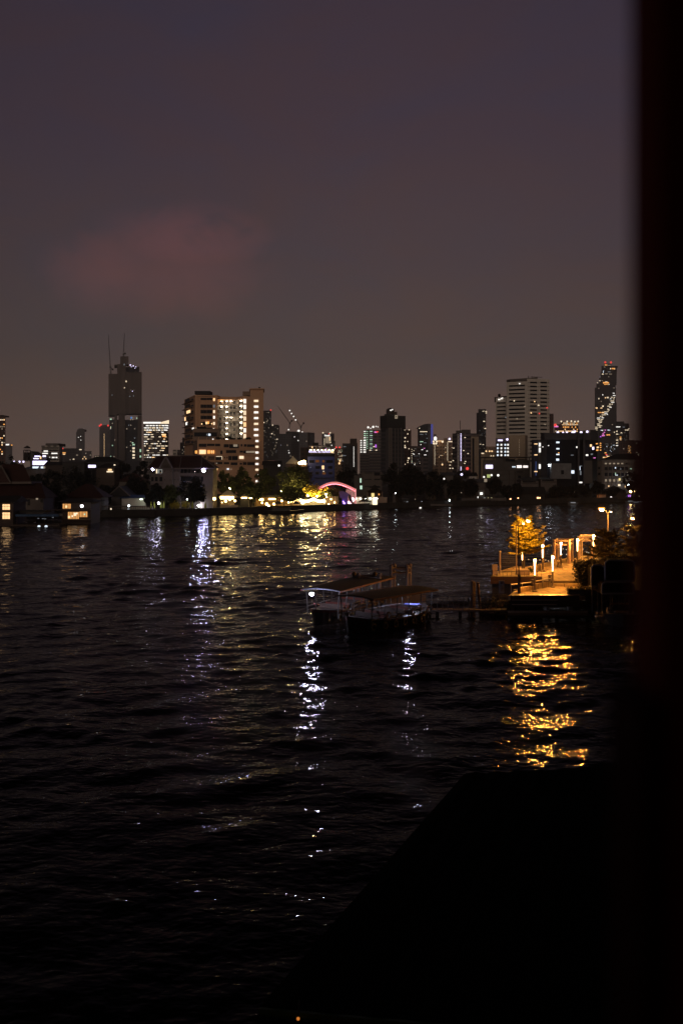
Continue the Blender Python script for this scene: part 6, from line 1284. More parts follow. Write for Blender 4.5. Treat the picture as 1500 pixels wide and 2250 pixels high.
for x, y, w2, h2, m_ in ((1224.5, 972, 6, 3.4, 'win_cool'), (1224.5, 986, 5.6, 3, 'win_cool'), (1224.5, 998.5, 5.6, 2.6, 'win_cool'), (1224, 1010, 5.2, 4.6, 'win_cool'), (1226.5, 995, 2, 1.6, 'win_amber'), (1204, 979, 1.4, 1.6, 'win_white'), (1191.5, 982, 1.4, 1.4, 'win_white'), (1266, 982.5, 1.6, 3.4, 'win_white'), (1256, 1000, 5, 1.6, 'win_dimcool'),
      (1297, 979, 1.6, 5, 'win_warm'), (1302, 985, 1.4, 6, 'win_violet'), (1288.5, 1000, 4, 3.4, 'win_white'), (1299, 998, 2, 3, 'win_dimcool'), (1257, 1037, 6, 7, 'win_cool'), (1272.5, 1029, 1.6, 8, 'win_cool'), (1274, 1024, 6, 1.6, 'win_dimcool'), (1274.5, 1039, 2, 9, 'win_dimcool'),
      (1288, 1022.5, 7, 1.6, 'win_white'), (1286, 1026, 3, 7, 'win_white'), (1289, 1031, 6, 3, 'win_white'), (1288, 1035, 7, 1.6, 'win_white'), (1288, 1040, 6.6, 3.4, 'win_white'), (1274, 1060, 7, 3, 'win_white'), (1310, 975, 1.6, 2, 'win_amber'), (1312, 983, 1.6, 3, 'win_warm'), (1311, 989, 1.6, 3, 'win_amber'), (1305, 1006, 2, 1.6, 'win_pink')):
    ff.win(r, x-w2/2, y-h2/2, x+w2/2, y+h2/2, m_, 'window', 2.2 if x > 1294 else 1)
for x, y, s in ((1224.5, 951, .55), (1236, 951, .4), (1244.5, 951.5, .5), (1258, 951.5, .8), (1262, 948.5, .4), (1275.5, 951, .6), (1289, 949, .5)): MB().ball(P(x, y-.5, D+2), s, 8, 6).build('roof_lamp', 'win_violet', r)
bb2 = lambda x0, x1, y0, y1, d0, d1, m, nm: MB().box(PX(x0, d0), PX(x1, d0), d0, d1, ZZ(y1, d0), ZZ(y0, d0)).build(nm, m, r)
bb2(1210, 1254, 1018, 1052, D-6, D-.8, 'white_dim', 'annex'); bb2(1232, 1238, 1033, 1042, D-6.3, D-5.9, 'dark_glass', 'window'); bb2(1201, 1208, 1020, 1050, D-3, D-1.4, 'dark_glass', 'doorway')
MB().ball(P(1205.5, 1022.5, D-5), .42).build('wall_lamp', 'lamp_cool', r)
bb2(1283, 1300, 1012, 1062, D-2.2, D-1.4, 'grey_wall', 'stair_block')
r = thing('sign_column', 'blue lit service column with three amber bars beside the white tower', 'column', (PX(1177, 440), 440, G0)); MB().box(PX(1171, 440), PX(1181.5, 440), 440, 444, G0, ZZ(966, 440)).build('core', 'blue_dull', r); MB().box(PX(1181.6, 440), PX(1188.5, 440), 440.5, 444, G0, ZZ(966, 440)).build('stair', 'grey_wall', r)
fq = Face((PX(1160, 439.9), 439.9), (PX(1195, 439.9), 439.9))
for y in (975.5, 999.5, 1036): fq.win(r, 1173, y-1, 1179.5, y+1, 'win_warm', 'light_bar', .4)
for y0, y1 in ((973, 981), (984, 994), (1020, 1030)): fq.win(r, 1183, y0, 1187.5, y1, 'win_white', 'window', .4)
fq.win(r, 1175.5, 1014, 1177.4, 1045, 'win_blue_dim', 'light_bar', .3); fq.win(r, 1183, 1030, 1187.5, 1044, 'cream', 'panel', .3)
for i, (x0, x1) in enumerate(((1190, 1193), (1194.5, 1198))): MB().box(PX(x0, 436), PX(x1, 436), 436, 437, G0, ZZ(1014, 436)).build('pipe', 'steel', r)
# pale low houses
for lab, x0, x1, D_, ye, yr in (('pale house with a red band left in the low row before the glass building', 1144, 1182, 425, 1056, 1047), ('pale house with a dark hipped roof right in the low row before the glass building', 1187, 1222, 425, 1053, 1046)):
    r, f = house('row_house', lab, x0, x1, D_, ye, yr, 'cream', 'dark_roof', 10, 'hip', .5); f.win(r, x0+1, ye+5, x1-1, ye+7, 'brown_wall', 'band', .3); f.win(r, x0+3, ye+1, x1-6, ye+4, 'dark_glass', 'window', .3)
# arcaded classical building
D = 445
r = thing('arcade_building', 'cream four storey arcaded building with a wide dark hipped roof', 'building', (PX(1345, D), D, G0))
f = body(r, [(1290, D+6), (1322, D), (1392, D)], 1012, 'cream', 16)
body(r, [(1320, D-.5), (1394, D-.5)], 1009, 'cream', 17, 'cornice', 1012)
MB().add([P(1318, 1010, D-1), P(1410, 1010, D-1), P(1410, 1010, D+18), P(1318, 1010, D+18), P(1352, 997, D+8), P(1390, 997, D+8)], [(0, 1, 5, 4), (1, 2, 5), (2, 3, 4, 5), (3, 0, 4), (0, 3, 2, 1)]).build('roof', 'dark_roof', r)
for k, y in enumerate((1023, 1036, 1049.5)): f[1].win(r, 1323, y, 1392, y+1.2, 'cream', 'ledge', 1.6); f[0].win(r, 1292, y, 1321, y+1.2, 'cream', 'ledge', 1.2)
for i in range(6):
    x = 1327+i*9
    f[1].win(r, x, 1026, x+6.5, 1032.5, 'dark_glass', 'window', .3); f[1].win(r, x, 1039, x+6.5, 1046, 'dark_glass', 'window', .3); f[1].win(r, x+1, 1053, x+5, 1058, 'win_dim', 'window', .3)
    f[1].win(r, x-1.6, 1025, x-.8, 1066, 'cream', 'pilaster', .8)
    f[1].win(r, x+.5, 1017, x+5, 1020, 'win_dim' if i < 5 else 'dark_glass', 'window', .3)
for i in range(4): f[0].win(r, 1294+i*6.5, 1026, 1298+i*6.5, 1031, 'dark_glass', 'window', .3); f[0].win(r, 1294+i*6.5, 1039, 1298+i*6.5, 1044, 'dark_glass', 'window', .3)
for x, y, w2, h2, m_ in ((1350.5, 1028, 2, 3, 'win_cool'), (1362, 1030.5, 2.5, 2, 'win_dimcool'), (1384.5, 1030, 3, 2, 'win_green'), (1350.5, 1041, 1, 5, 'win_green'), (1353, 1044, 5, 1.4, 'win_cool'), (1380, 1039, 5, 3, 'win_cream'), (1379, 1042, 2, 2, 'win_white'), (1360, 1053, 4, 6, 'win_cream_lit'), (1373, 1069, 3, 4, 'win_warm'), (1359, 1066, 5, 4, 'win_cream'), (1336, 1068, 2, 2.4, 'win_warm'), (1376, 1053, 2, 5, 'win_dimcool'), (1378.5, 1045, 5, 3, 'win_dim')): f[1].win(r, x-w2/2, y-h2/2, x+w2/2, y+h2/2, m_, 'window', .8)
lampball('glaring white lamp at the right foot of the arcaded building', 1380.8, 1066.5, 438, .85, 'lamp_cool', 'street_lamp'); lampball('left of two warm lamps under the arcaded building', 1384.5, 1079.5, 432, .6, 'lamp_warm', 'street_lamp'); lampball('right of two warm lamps under the arcaded building', 1393.5, 1078.5, 432, .55, 'lamp_warm', 'street_lamp')
r = thing('purple_kiosk', 'small kiosk glowing violet and blue at the far right bank', 'kiosk', (PX(1382, 428), 428, G0)); MB().box(PX(1376, 428), PX(1388, 428), 428, 431, G0, ZZ(1085, 428)).build('walls', 'dark_steel', r); MB().box(PX(1375, 428), PX(1389, 428), 427.5, 431.4, ZZ(1085, 428), ZZ(1083.6, 428)).build('roof', 'dark_roof', r)
fq = Face((PX(1370, 427.9), 427.9), (PX(1390, 427.9), 427.9)); fq.win(r, 1378.5, 1087.5, 1380.5, 1094, 'win_purple', 'panel', .3); fq.win(r, 1382, 1087, 1384.4, 1093.5, 'win_purple2', 'panel', .3); fq.win(r, 1376.5, 1094, 1386, 1096.5, 'win_blue', 'panel', .25); fq.win(r, 1375, 1089, 1377, 1094, 'win_blue_dim', 'panel', .25)
r = thing('orange_stall', 'low stall washed by a dull orange lamp at the right bank', 'stall', (PX(1322, 416), 416, G0)); MB().box(PX(1310, 417), PX(1330, 417), 417, 417.3, G0, ZZ(1086.5, 417)).build('back_wall', 'tan_wall', r); MB().box(PX(1306, 415), PX(1331, 415), 414.5, 417.5, ZZ(1086.5, 416), ZZ(1085, 416)).build('roof', 'dark_roof', r)
MB().ball(P(1317.5, 1095.5, 415.5), .2).ball(P(1311.5, 1094, 415.5), .12).build('lamp', 'lamp_orange', r)
for i, (x, y, s, m_, lab) in enumerate(((1341, 1092.5, .5, 'win_white', 'oval white lamp right of the orange stall'), (1394.5, 1095.5, .35, 'win_cream', 'white lamp right of the violet kiosk'), (1390, 1093.5, .28, 'win_cream', 'small cream lamp touching the violet kiosk'), (1403.5, 1090, .25, 'win_warm', 'warm lamp farthest right on the bank'),
   (1398, 1093.5, .22, 'win_red', 'red lamp beside the violet kiosk'), (1180.5, 1094, .35, 'lamp_ember', 'left of a pair of warm white lamps below the long dark shed'), (1185, 1094, .28, 'lamp_ember', 'right of a pair of warm white lamps below the long dark shed'), (1120.5, 1096.5, .3, 'lamp_ember', 'warm lamp left of three by the dark landing'), (1125.5, 1098, .12, 'win_warm', 'tiny lamp in the middle of three by the dark landing'), (1137.5, 1094.5, .24, 'lamp_ember', 'warm lamp right of three by the dark landing'),
   (1108.5, 1094.5, .16, 'win_dim', 'faint greenish lamp right of the garden sign'), (1248, 1096, .2, 'win_dimcool', 'faint lamp below the black glass building'))):
    lampball(lab, x, y, bankD(x)+2.5, s, m_, 'bank_lamp', ground=G0)
r = thing('shed_light', 'short white light bar on the long dark shed below the glass building', 'lamp', P(1258, 1082, 411)); MB().box(PX(1254.5, 411), PX(1262, 411), 411, 411.3, ZZ(1083, 411), ZZ(1080.6, 411)).build('tube', 'win_cream', r); MB().box(PX(1254, 411.3), PX(1262.5, 411.3), 411.3, 412, ZZ(1083.2, 411), ZZ(1080.2, 411)).build('housing', 'dark_steel', r)
c = (PX(1258, 390), 390)
for i, (x, y, d_) in enumerate(((1384, 1103.4, 408), (1258, 1107, 388), (1396, 1106.4, 392), (1404, 1104.8, 400))):
    c = (PX(x, d_), d_); b_ = thing('sampan', ['low pale boat nearest the right bank lamps', 'small pale boat out on the water below the glass building', 'low pale boat left of two by the dark pillar edge', 'low pale boat right of two by the dark pillar edge'][i], 'boat', (c[0], c[1], 0), 'small boats near the right bank')
    vs, fs = hull_mesh(4.4, 1.4, .4, 0, .3, 8); MB().add(placed(vs, c, R(5+i*9)), fs).build('hull', 'white_dim', b_); MB().box(c[0]-.9, c[0]+.9, c[1]-.5, c[1]+.5, .3, .75).build('cabin', 'boat_light', b_)
# ================================================================ near pier
ZL, ZU, ZT = 1.8, 2.3, 2.6
def XY(px, D): return (PX(px, D), D)
r = thing('concrete_pier', 'concrete pier deck washed in amber light with a step between two levels', 'pier', (PX(1200, 90), 90, 0))
MB().prism([XY(1116, 83), XY(1285, 83), XY(1285, 90.0), XY(1190, 90.0), XY(1128, 86)], ZL-.35, ZL).build('lower_deck', 'deck', r)
MB().prism([XY(1192, 90.02), XY(1285, 90.02), XY(1272, 103), XY(1330, 120), XY(1300, 120), XY(1245, 112), XY(1150, 101), XY(1168, 92)], ZU-.4, ZU).build('upper_deck', 'deck', r)
MB().prism([XY(1078, 90.5), XY(1189, 90.5), XY(1166, 92.1), XY(1148, 101), XY(1132, 101), XY(1086, 95)], ZT-.35, ZT-.02).build('terrace', 'deck', r)
MB().prism([XY(1077, 90.2), XY(1190, 90.2), XY(1190, 90.45), XY(1077, 90.45)], ZT-.62, ZT+.04).build('fascia', 'fascia_red', r)
MB().prism([XY(1080, 91), XY(1189, 91), XY(1189, 91.4), XY(1080, 91.4)], -.5, ZT-.5).build('retaining_wall', 'concrete_dark', r)
MB().prism([XY(1128, 86.1), XY(1190, 90.12), XY(1191, 90.6), XY(1126, 86.5)], -.5, ZT-.7).build('ramp_wall', 'concrete_dark', r)
MB().prism([XY(1190.5, 89.6), XY(1284, 89.6), XY(1284, 90.0), XY(1190.5, 90.0)], ZL+.01, ZL+.25).build('step', 'deck', r)
MB().prism([XY(1120, 82.2), XY(1272, 82.2), XY(1272, 82.95), XY(1120, 82.95)], 1.0, ZL+.12).build('dark_fascia', 'hull_black', r)
for i, (y, w2) in enumerate(((1318, .05), (1327.5, .06))): z = ZZ(y, 82.1); MB().prism([XY(1124, 82.1), XY(1225-i*3, 82.1), XY(1225-i*3, 82.19), XY(1124, 82.19)], z-w2, z).build('fascia_rail', 'tan_wall', r)
MB().prism([XY(1114, 80.8), XY(1290, 80.8), XY(1290, 82.1), XY(1114, 82.1)], .48, .68).build('boarding_plank', 'wood_tan', r)
MB().prism([XY(1114, 80.6), XY(1300, 80.6), XY(1300, 80.78), XY(1114, 80.78)], .28, .50).build('edge_beam', 'hull_black', r)
for i, x in enumerate((1120, 1168, 1181, 1222, 1262, 1290)): MB().tube((PX(x, 81.4), 81.4, -1), (PX(x, 81.4), 81.4, .5), .17, n=9).build('pile', 'concrete_dark', r)
for i, (x, d_) in enumerate(((1088, 91.8), (1120, 91.8), (1150, 92), (1200, 86), (1250, 86), (1250, 104), (1290, 112))): MB().tube((PX(x, d_), d_, -1), (PX(x, d_), d_, 1.7), .25, n=9).build('pile', 'concrete', r)
MB().prism([XY(1285.5, 83), XY(1440, 83), XY(1440, 125), XY(1340, 125), XY(1273, 103), XY(1285.5, 90)], ZL-.6, ZU-.02).build('planting_bed', 'soil', r)
# kerb wall and handrails
MB().prism([XY(1146, 98.6), XY(1150, 98.2), XY(1254, 110.2), XY(1252, 111)], ZU+.004, ZU+.35).build('kerb', 'deck', r)
def rail(r, pts, h, m='steel', name='handrail', rad=.035, posts=5, n2=1):
    t = MB()
    for a, b in zip(pts[:-1], pts[1:]):
        a, b = Vector(a), Vector(b)
        for k in range(1, n2+1): t.tube(a+Vector((0, 0, h*k/n2)), b+Vector((0, 0, h*k/n2)), rad, n=6)
        for i in range(posts+1): p = a.lerp(b, i/posts); t.tube(p, p+Vector((0, 0, h)), rad*.8, n=5)
    return t.build(name, m, r)
rail(r, [(*XY(1122, 84.5), ZL), (*XY(1170, 86.6), ZL)], .75, 'steel', rad=.05, posts=2); rail(r, [(*XY(1175, 87.2), ZL), (*XY(1208, 89.3), ZL)], .75, 'steel', rad=.05, posts=2)
MB().prism([XY(1168, 86.8), XY(1206, 89.2), XY(1209, 89.4), XY(1168, 87.3)], ZL+.004, ZL+.5).build('low_wall', 'deck', r)
MB().prism([XY(1140, 85.1), XY(1168, 86.4), XY(1168, 86.9), XY(1138, 85.6)], ZL+.004, ZL+.42).build('low_wall', 'deck', r)
rail(r, [(*XY(1104, 91), ZT), (*XY(1189, 91), ZT)], .42, 'dark_steel', rad=.02, posts=9)
MB().box(PX(1140, 91), PX(1167, 91), 92, 93, ZT-.02, ZT+.5).build('planter', 'tan_wall', r)
mt_ = None
# net fence on the terrace
t = thing('net_fence', 'rusty net fence panel on the left corner of the pier terrace', 'fence', (PX(1114, 94), 94, ZT)); b = MB()
x0, x1 = PX(1102, 94), PX(1132, 94)
for i in range(15): x = x0+(x1-x0)*i/14; b.tube((x, 94, ZT), (x, 94, ZT+1.75), .012, n=4)
for i in range(10): z = ZT+.1+i*.18; b.tube((x0, 94, z), (x1, 94, z), .012, n=4)
b.build('net', 'bamboo', t); MB().tube((x0, 94, ZT+1.8), (x1, 94, ZT+1.72), .035).build('top_rail', 'bamboo', t)
for lab, x, d_, yt, rd in (('thin post with a round knob left of the net fence', 1097.5, 93, 1213, .09), ('thin grey post behind the lit layered tree', 1193, 101, 1187, .08)):
    z1 = ZZ(yt, d_); t = thing('post', lab, 'post', (PX(x, d_), d_, ZT if x < 1100 else ZU)); MB().tube((PX(x, d_), d_, ZT-.1 if x < 1100 else ZU-.1), (PX(x, d_), d_, z1), rd, n=10).build('shaft', 'tan_wall', t); MB().ball((PX(x, d_), d_, z1), rd*1.25, 8, 6).build('cap', 'tan_wall', t)
t = thing('notice_box', 'small amber lit notice box on the left corner of the pier', 'sign', (PX(1086, 91.2), 91.2, ZT))
MB().box(PX(1080.5, 91.2), PX(1092, 91.2), 91.1, 91.4, ZZ(1252.5, 91.2), ZZ(1240.5, 91.2)).build('upper_panel', 'tan_wall', t); MB().box(PX(1081.5, 91.2), PX(1091.5, 91.2), 91.12, 91.38, ZZ(1262, 91.2), ZZ(1253.4, 91.2)).build('lower_panel', 'tan_wall', t)
for x in (1081.5, 1091): MB().box(PX(x, 91.2)-.03, PX(x, 91.2)+.03, 91.42, 91.5, ZT-.02, ZZ(1241, 91.2)).build('leg', 'wood', t)
t = thing('notice_board', 'tall white notice board on a post over the water', 'sign', (PX(1101, 85), 85, 0)); MB().box(PX(1095.5, 85), PX(1107, 85), 85, 85.06, ZZ(1303.5, 85), ZZ(1275, 85)).build('board', 'white_dim', t)
MB().box(PX(1100, 84.9), PX(1102.6, 84.9), 84.95, 84.99, ZZ(1283, 85), ZZ(1279, 85)).build('emblem', 'red_tile', t); MB().box(PX(1099, 84.9), PX(1104, 84.9), 84.95, 84.99, ZZ(1299, 85), ZZ(1286, 85)).build('printed_text', 'cream', t)
MB().tube((PX(1096, 85.2), 85.2, -1), (PX(1096, 85.2), 85.2, ZZ(1276, 85)), .05).build('post', 'wood', t)

# tapered pier lamps
def pier_lamp():
    t = thing('pier_lamp', 'x', 'lamp', (0, 0, 0), 'tapered glowing lamps along the pier')
    MB().lathe((0, 0, 0), [(.22, 0), (.22, .08), (.11, .16), (.085, .3), (.08, 1.45)], 10).build('post', 'cream', t)
    MB().lathe((0, 0, 1.45), [(.035, 0), (.045, .4), (.07, 1.0), (.10, 1.38)], 12).build('glowing_tube', 'lamp_tube', t)
    MB().lathe((0, 0, 2.83), [(.17, 0), (.18, .04), (.08, .10), (.02, .12)], 12).build('cap', 'dark_steel', t)
    MB().ball((0, -.16, 2.72), .075, 8, 6).build('head_light', 'lamp_head', t)
    return t
PL = pier_lamp(); BL = ['nearest', 'second', 'third', 'fourth', 'fifth', 'sixth', 'seventh']
PLS = [(1174, 85.6, ZL, 1, 'tapered glowing pier lamp nearest the water, leftmost by the low handrail'), (1213, 89.0, ZL, 1, 'tapered glowing pier lamp at the step between the two deck levels'), (1191, 98.5, ZU, .93, 'tapered glowing pier lamp just right of the lit layered tree'),
       (1231, 102, ZU, .93, 'tapered glowing pier lamp standing before the first steel gate frame'), (1267.5, 106.5, ZU, .95, 'tapered glowing pier lamp between the two steel gate frames'), (1302.5, 112, ZU, .98, 'tapered glowing pier lamp half hidden by the dark tree'), (1146.5, 97.5, ZT, .62, 'short glowing lamp at the foot of the lit layered tree')]
for i, (x, d_, z, s, lab) in enumerate(PLS):
    o = PL if i == 0 else copy_tree(PL); o.location = (PX(x, d_), d_, z); o.scale = (s, s, s); o['label'] = lab
# small square bollards
def bollard(): 
    t = thing('bollard', 'x', 'bollard', (0, 0, 0), 'short bollards beside the pier lamps'); MB().lathe((0, 0, 0), [(.16, 0), (.14, .1), (.12, .45), (.17, .5), (.17, .56), (.05, .6)], 8).build('body', 'cream', t); return t
B0 = bollard()
for i, (x, d_, z, lab) in enumerate(((1168.5, 86.6, ZL+.42, 'short pale bollard beside the nearest pier lamp'), (1207, 89.4, ZL+.5, 'short pale bollard beside the lamp at the step'), (1184.5, 98.8, ZU+.004, 'short pale bollard beside the lamp right of the lit tree'), (1225.5, 102.6, ZU+.004, 'short pale bollard beside the lamp before the first gate'), (1262.5, 106.8, ZU+.004, 'short pale bollard beside the lamp between the two gates'))):
    o = B0 if i == 0 else copy_tree(B0); o.location = (PX(x, d_), d_, z); o['label'] = lab
# steel gate frames
def gate(label, x0, x1, d0, d1, base, yt, m='portal_paint', rad=.17, lower=True, knob=True, skew=.5):
    t = thing('steel_gate', label, 'gate', (PX((x0+x1)/2, d0), d0, base), 'steel gate frames'); zt = ZZ(yt, d0)
    c = [Vector((PX(x0, d0), d0, base)), Vector((PX(x1, d0), d0, base)), Vector((PX(x1, d0)+skew, d1, base)), Vector((PX(x0, d0)+skew, d1, base))]
    for p in c:
        MB().tube(p, Vector((p.x, p.y, zt)), rad, n=10).build('post', m, t)
        if knob: MB().lathe((p.x, p.y, zt), [(rad*1.3, 0), (rad*1.45, .08), (rad*1.1, .2), (.04, .32)], 10).build('cap', m, t)
    for k in range(4):
        a, b = c[k], c[(k+1) % 4]; q = MB().tube((a.x, a.y, zt-.12), (b.x, b.y, zt-.12), rad*.62, n=8)
        if lower: q.tube((a.x, a.y, zt-.55), (b.x, b.y, zt-.55), rad*.45, n=8)
        q.build('beam', m, t)
    return t
gate('pinkish lit steel gate frame on the pier between two lamps', 1216.5, 1249, 107, 109.5, ZU, 1186, skew=.9, knob=False); gate('farther steel gate frame partly behind the dark tree', 1270.5, 1300, 114, 117, ZU, 1178, skew=1.0, knob=False)
# bridge ramp with rails and tiny lights beyond the gates
r = thing('ramp_bridge', 'covered ramp rail with tiny lights beyond the second gate', 'ramp', (PX(1300, 130), 130, 0)); MB().prism([XY(1240, 112.5), XY(1262, 112.5), XY(1320, 150), XY(1300, 150)], 1.0, 1.2).build('deck', 'wood', r)
rail(r, [(*XY(1240, 112.6), 1.2), (*XY(1300, 149.6), 1.2)], 1.1, 'bamboo', posts=12, n2=2); rail(r, [(*XY(1262, 112.6), 1.2), (*XY(1320, 149.6), 1.2)], 1.1, 'bamboo', posts=12, n2=2)
for i, (x, y) in enumerate(((1279.5, 1206.5), (1278, 1213.5), (1284, 1211), (1288, 1213), (1292, 1214.5), (1272, 1219.5), (1243, 1207.5), (1243.5, 1218), (1236, 1206), (1234, 1218))): 
    MB().ball(P(x, y, 128), .055, 6, 5).build('light', 'win_cream', r)
c = P(1175, 1231, 104); t = thing('rope_barrier', 'sagging rope barrier with tiny lights behind the lit tree', 'rope', (c.x, c.y, ZU)); pts = [P(1148+6.2*i, 1229+(1.6 if i % 2 else 0)+.2*i, 103.5-.1*i) for i in range(11)]; MB().path(pts, .02, 5).build('rope', 'bamboo', t)
for i, p in enumerate(pts[1:-1]): MB().ball(p, .045, 6, 5).build('light', 'win_warm', t) if i % 2 or i > 5 else None
for x in (1148, 1180, 1210): d_ = 103.5-(x-1148)/62; MB().tube((PX(x, d_), d_, ZU), (PX(x, d_), d_, ZZ(1229, d_)), .035).build('post', 'dark_steel', t)
# street lamps
def street_lamp(label, px, d_, base, ytop, heads, m='lamp_street', s=.13, pm='tan_wall'):
    t = thing('street_lamp', label, 'street lamp', (PX(px, d_), d_, base), 'amber street lamps on the pier'); top = Vector((PX(px, d_), d_, ZZ(ytop, d_)))
    MB().tube((top.x, d_, base), top, .075, .045, 8).build('pole', pm, t)
    for hx, hy, mm, ss in heads:
        h = P(hx, hy, d_+.4); MB().path([top-Vector((0, 0, .1)), top.lerp(h, .5)+Vector((0, 0, .12)), h+Vector((0, 0, .12))], .028, 6).build('arm', pm, t)
        MB().lathe((h.x, h.y, h.z+ss*.75), [(ss*.8, 0), (ss*.9, .03), (ss*.5, .08), (.02, .1)], 10).build('lamp_hood', 'dark_steel', t); MB().ball((h.x, h.y, h.z-.02), ss*.62, 10, 7, .7).build('bulb', mm, t)
        if ss > .14: MB().lathe((h.x, h.y, h.z+ss*.1), [(ss*1.0, 0), (ss*1.25, ss*.3), (ss*1.0, ss*.6), (ss*.3, ss*.7)], 12).build('glass', 'amber_halo', t)  # glowing shell added round the bulb for its orange halo
    return t
street_lamp('tall amber street lamp with two heads in front of the lit layered tree', 1133.5, 92.5, ZT, 1152, [(1149.5, 1150.5, 'lamp_street_small', .11), (1159.5, 1144.5, 'lamp_street', .19)])
street_lamp('brightest amber street lamp rising above the dark tree, with a small second head', 1335, 116, ZU, 1127, [(1320.5, 1119.5, 'lamp_street', .34), (1341.5, 1124, 'lamp_street_pale', .10)])
street_lamp('amber street lamp at the far right over the tarpaulin boat', 1374.5, 108, ZU, 1146, [(1388.5, 1139, 'lamp_street', .2)], pm='dark_steel')
t = thing('thin_pole', 'thin dark pole right beside the tall two headed street lamp', 'pole', (PX(1139.5, 84.6), 84.6, ZL)); MB().tube((PX(1139.5, 84.6), 84.6, ZL), (PX(1138, 84.6), 84.6, ZZ(1160, 84.6)), .045).build('shaft', 'brown_wall', t); MB().tube((PX(1139.5, 84.6), 84.6, ZL), (PX(1139.5, 84.6), 84.6, ZL+1.6), .12).build('sleeve', 'brown_wall', t)
for lab, x, y, d_, s in (('tiny white lamp by the dark pillar edge', 1417, 1184, 125, .07), ('small lamp on the far pier patch at the right', 1395.5, 1206, 122, .06)):
    lampball(lab, x, y, d_, s, 'win_cream', 'post_lamp', ground=ZU)
# trees on the pier
def plate_leaves(rng, cs, rs, n, size, flat=.22):
    """leaflets lying in nearly level sprays"""
    cs = np.array(cs); pick = rng.randint(0, len(cs), n); off = rng.normal(size=(n, 3)); off /= np.linalg.norm(off, axis=1)[:, None]; off *= rng.rand(n, 1)**.5
    p = cs[pick]+off*np.array(rs)[pick][:, None]*np.array([1, 1, flat]); a = rng.normal(size=(n, 3)); a[:, 2] *= .25; a /= np.linalg.norm(a, axis=1)[:, None]
    u = rng.normal(size=(n, 3))*.38+np.array([0, -.25, 1]); b = np.cross(u, a); b /= np.linalg.norm(b, axis=1)[:, None]; s = size*rng.uniform(.6, 1.3, (n, 1))
    return np.stack([p-a*s, p+b*s*.4, p+a*s, p-b*s*.4], 1).reshape(-1, 3)
def spray_tree(label, loc, h, seed, m, br, per=170, leaf=.12, w=.34):
    rng = np.random.RandomState(seed); rnd = random.Random(seed); t = thing('layered_tree', label, 'tree', loc, 'layered trees on the pier'); L0 = Vector(loc); b = MB(); cs, rs = [], []
    b.tube(L0-Vector((0, 0, .3)), L0+Vector((.05, 0, h*.9)), .11, .03, 8)
    for z, dx, dy, dz in br:       # attachment height, tip offset
        a0 = L0+Vector((.05*z/h, 0, z)); e = L0+Vector((dx, dy, z+dz)); mid = a0.lerp(e, .5)-Vector((0, 0, .06*(e-a0).length)); b.tube(a0, mid, .035, .022, 5); b.tube(mid, e, .022, .008, 5); n = max(4, int((e-a0).length/.22))
        for k in range(n):
            s_ = .2+.8*k/(n-1); q = (a0.lerp(mid, s_*2) if s_ < .5 else mid.lerp(e, s_*2-1)); r_ = w*(1.15-.75*s_)*rnd.uniform(.75, 1.2)
            cs.append(tuple(q+Vector((rnd.uniform(-.1, .1), rnd.uniform(-.15, .15), rnd.uniform(0, .08))))); rs.append(r_)
    leaf_obj('crown', plate_leaves(rng, cs, rs, per*len(br), leaf), m, t, loc); b.build('trunk', 'bark', t); return t
rq = random.Random(21); br = []
for k in range(44):                # upright column of sprays
    u = k/43; z = 1.75+u*3.2; side = -1 if k % 2 else 1; ln = (1.55-.75*u)*rq.uniform(.55, 1.05); br.append((z, side*ln*.95, rq.uniform(-1, 1)*ln, .25+ln*.22))
br += [(1.7, -1.6, .3, .15), (1.75, -1.45, -.5, .1), (1.8, 1.3, .4, .1), (2.0, 1.9, -.1, 1.15), (2.2, 2.15, .1, 1.5), (2.05, 1.75, .3, .85), (1.9, 2.4, -.2, .62), (2.1, 1.6, -.4, .7), (2.4, 1.9, .3, 1.9), (2.3, 1.35, -.3, 1.2), (2.7, 1.2, 0, 1.35), (1.85, 1.7, .5, .35)]
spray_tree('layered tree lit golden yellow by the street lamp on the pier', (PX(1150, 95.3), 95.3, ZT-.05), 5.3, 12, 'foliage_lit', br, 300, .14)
def wild(seed, n, z0, z1, rad, top=.4):
    rq = random.Random(seed); o_ = []
    for k in range(n):
        u = rq.random(); a = rq.uniform(0, 6.28); ln = rad*rq.uniform(.5, 1.1)*(1-(1-top)*u**1.8); o_.append((z0+(z1-z0)*u, math.cos(a)*ln, math.sin(a)*ln, ln*rq.uniform(.1, .55)))
    return o_
spray_tree('large dark layered tree at the right end of the pier', (PX(1328, 99), 99, ZU), 4.4, 13, 'foliage_dark2', wild(3, 58, .7, 4.0, 2.2), 260, .12, .42)
spray_tree('dark layered tree behind the far right street lamp', (PX(1390, 108), 108, ZU), 4.2, 14, 'foliage_dark2', wild(4, 40, .9, 3.9, 1.9), 220, .13, .42)
for i, (x, d_, w2, h2, lab) in enumerate(((1292, 88, 1.5, 2.2, 'dark loose shrub right of the tall stemmed shrub'), (1300, 94, 2.0, 2.0, 'dark loose shrub under the left side of the large dark tree'), (1278, 98, 1.3, 1.2, 'low dark shrub edging the upper deck'), (1350, 98, 3, 2.2, 'broad dark shrub under the large dark tree'), (1385, 100, 2.6, 1.6, 'dark shrub at the foot of the far right street lamp'))):
    bush(lab, (PX(x, d_), d_, ZU-.03), w2, h2, 400+i, 'foliage_dark', 2200, .09, 'shrub', 'dark shrubs in the planting bed')
rng = np.random.RandomState(77); L0 = (PX(1279, 85), 85, ZL); t = thing('shrub', 'tall dark leafy shrub on bare stems beside the bright deck', 'shrub', L0); cs, rs, b = [], [], MB()
rnd = random.Random(5)
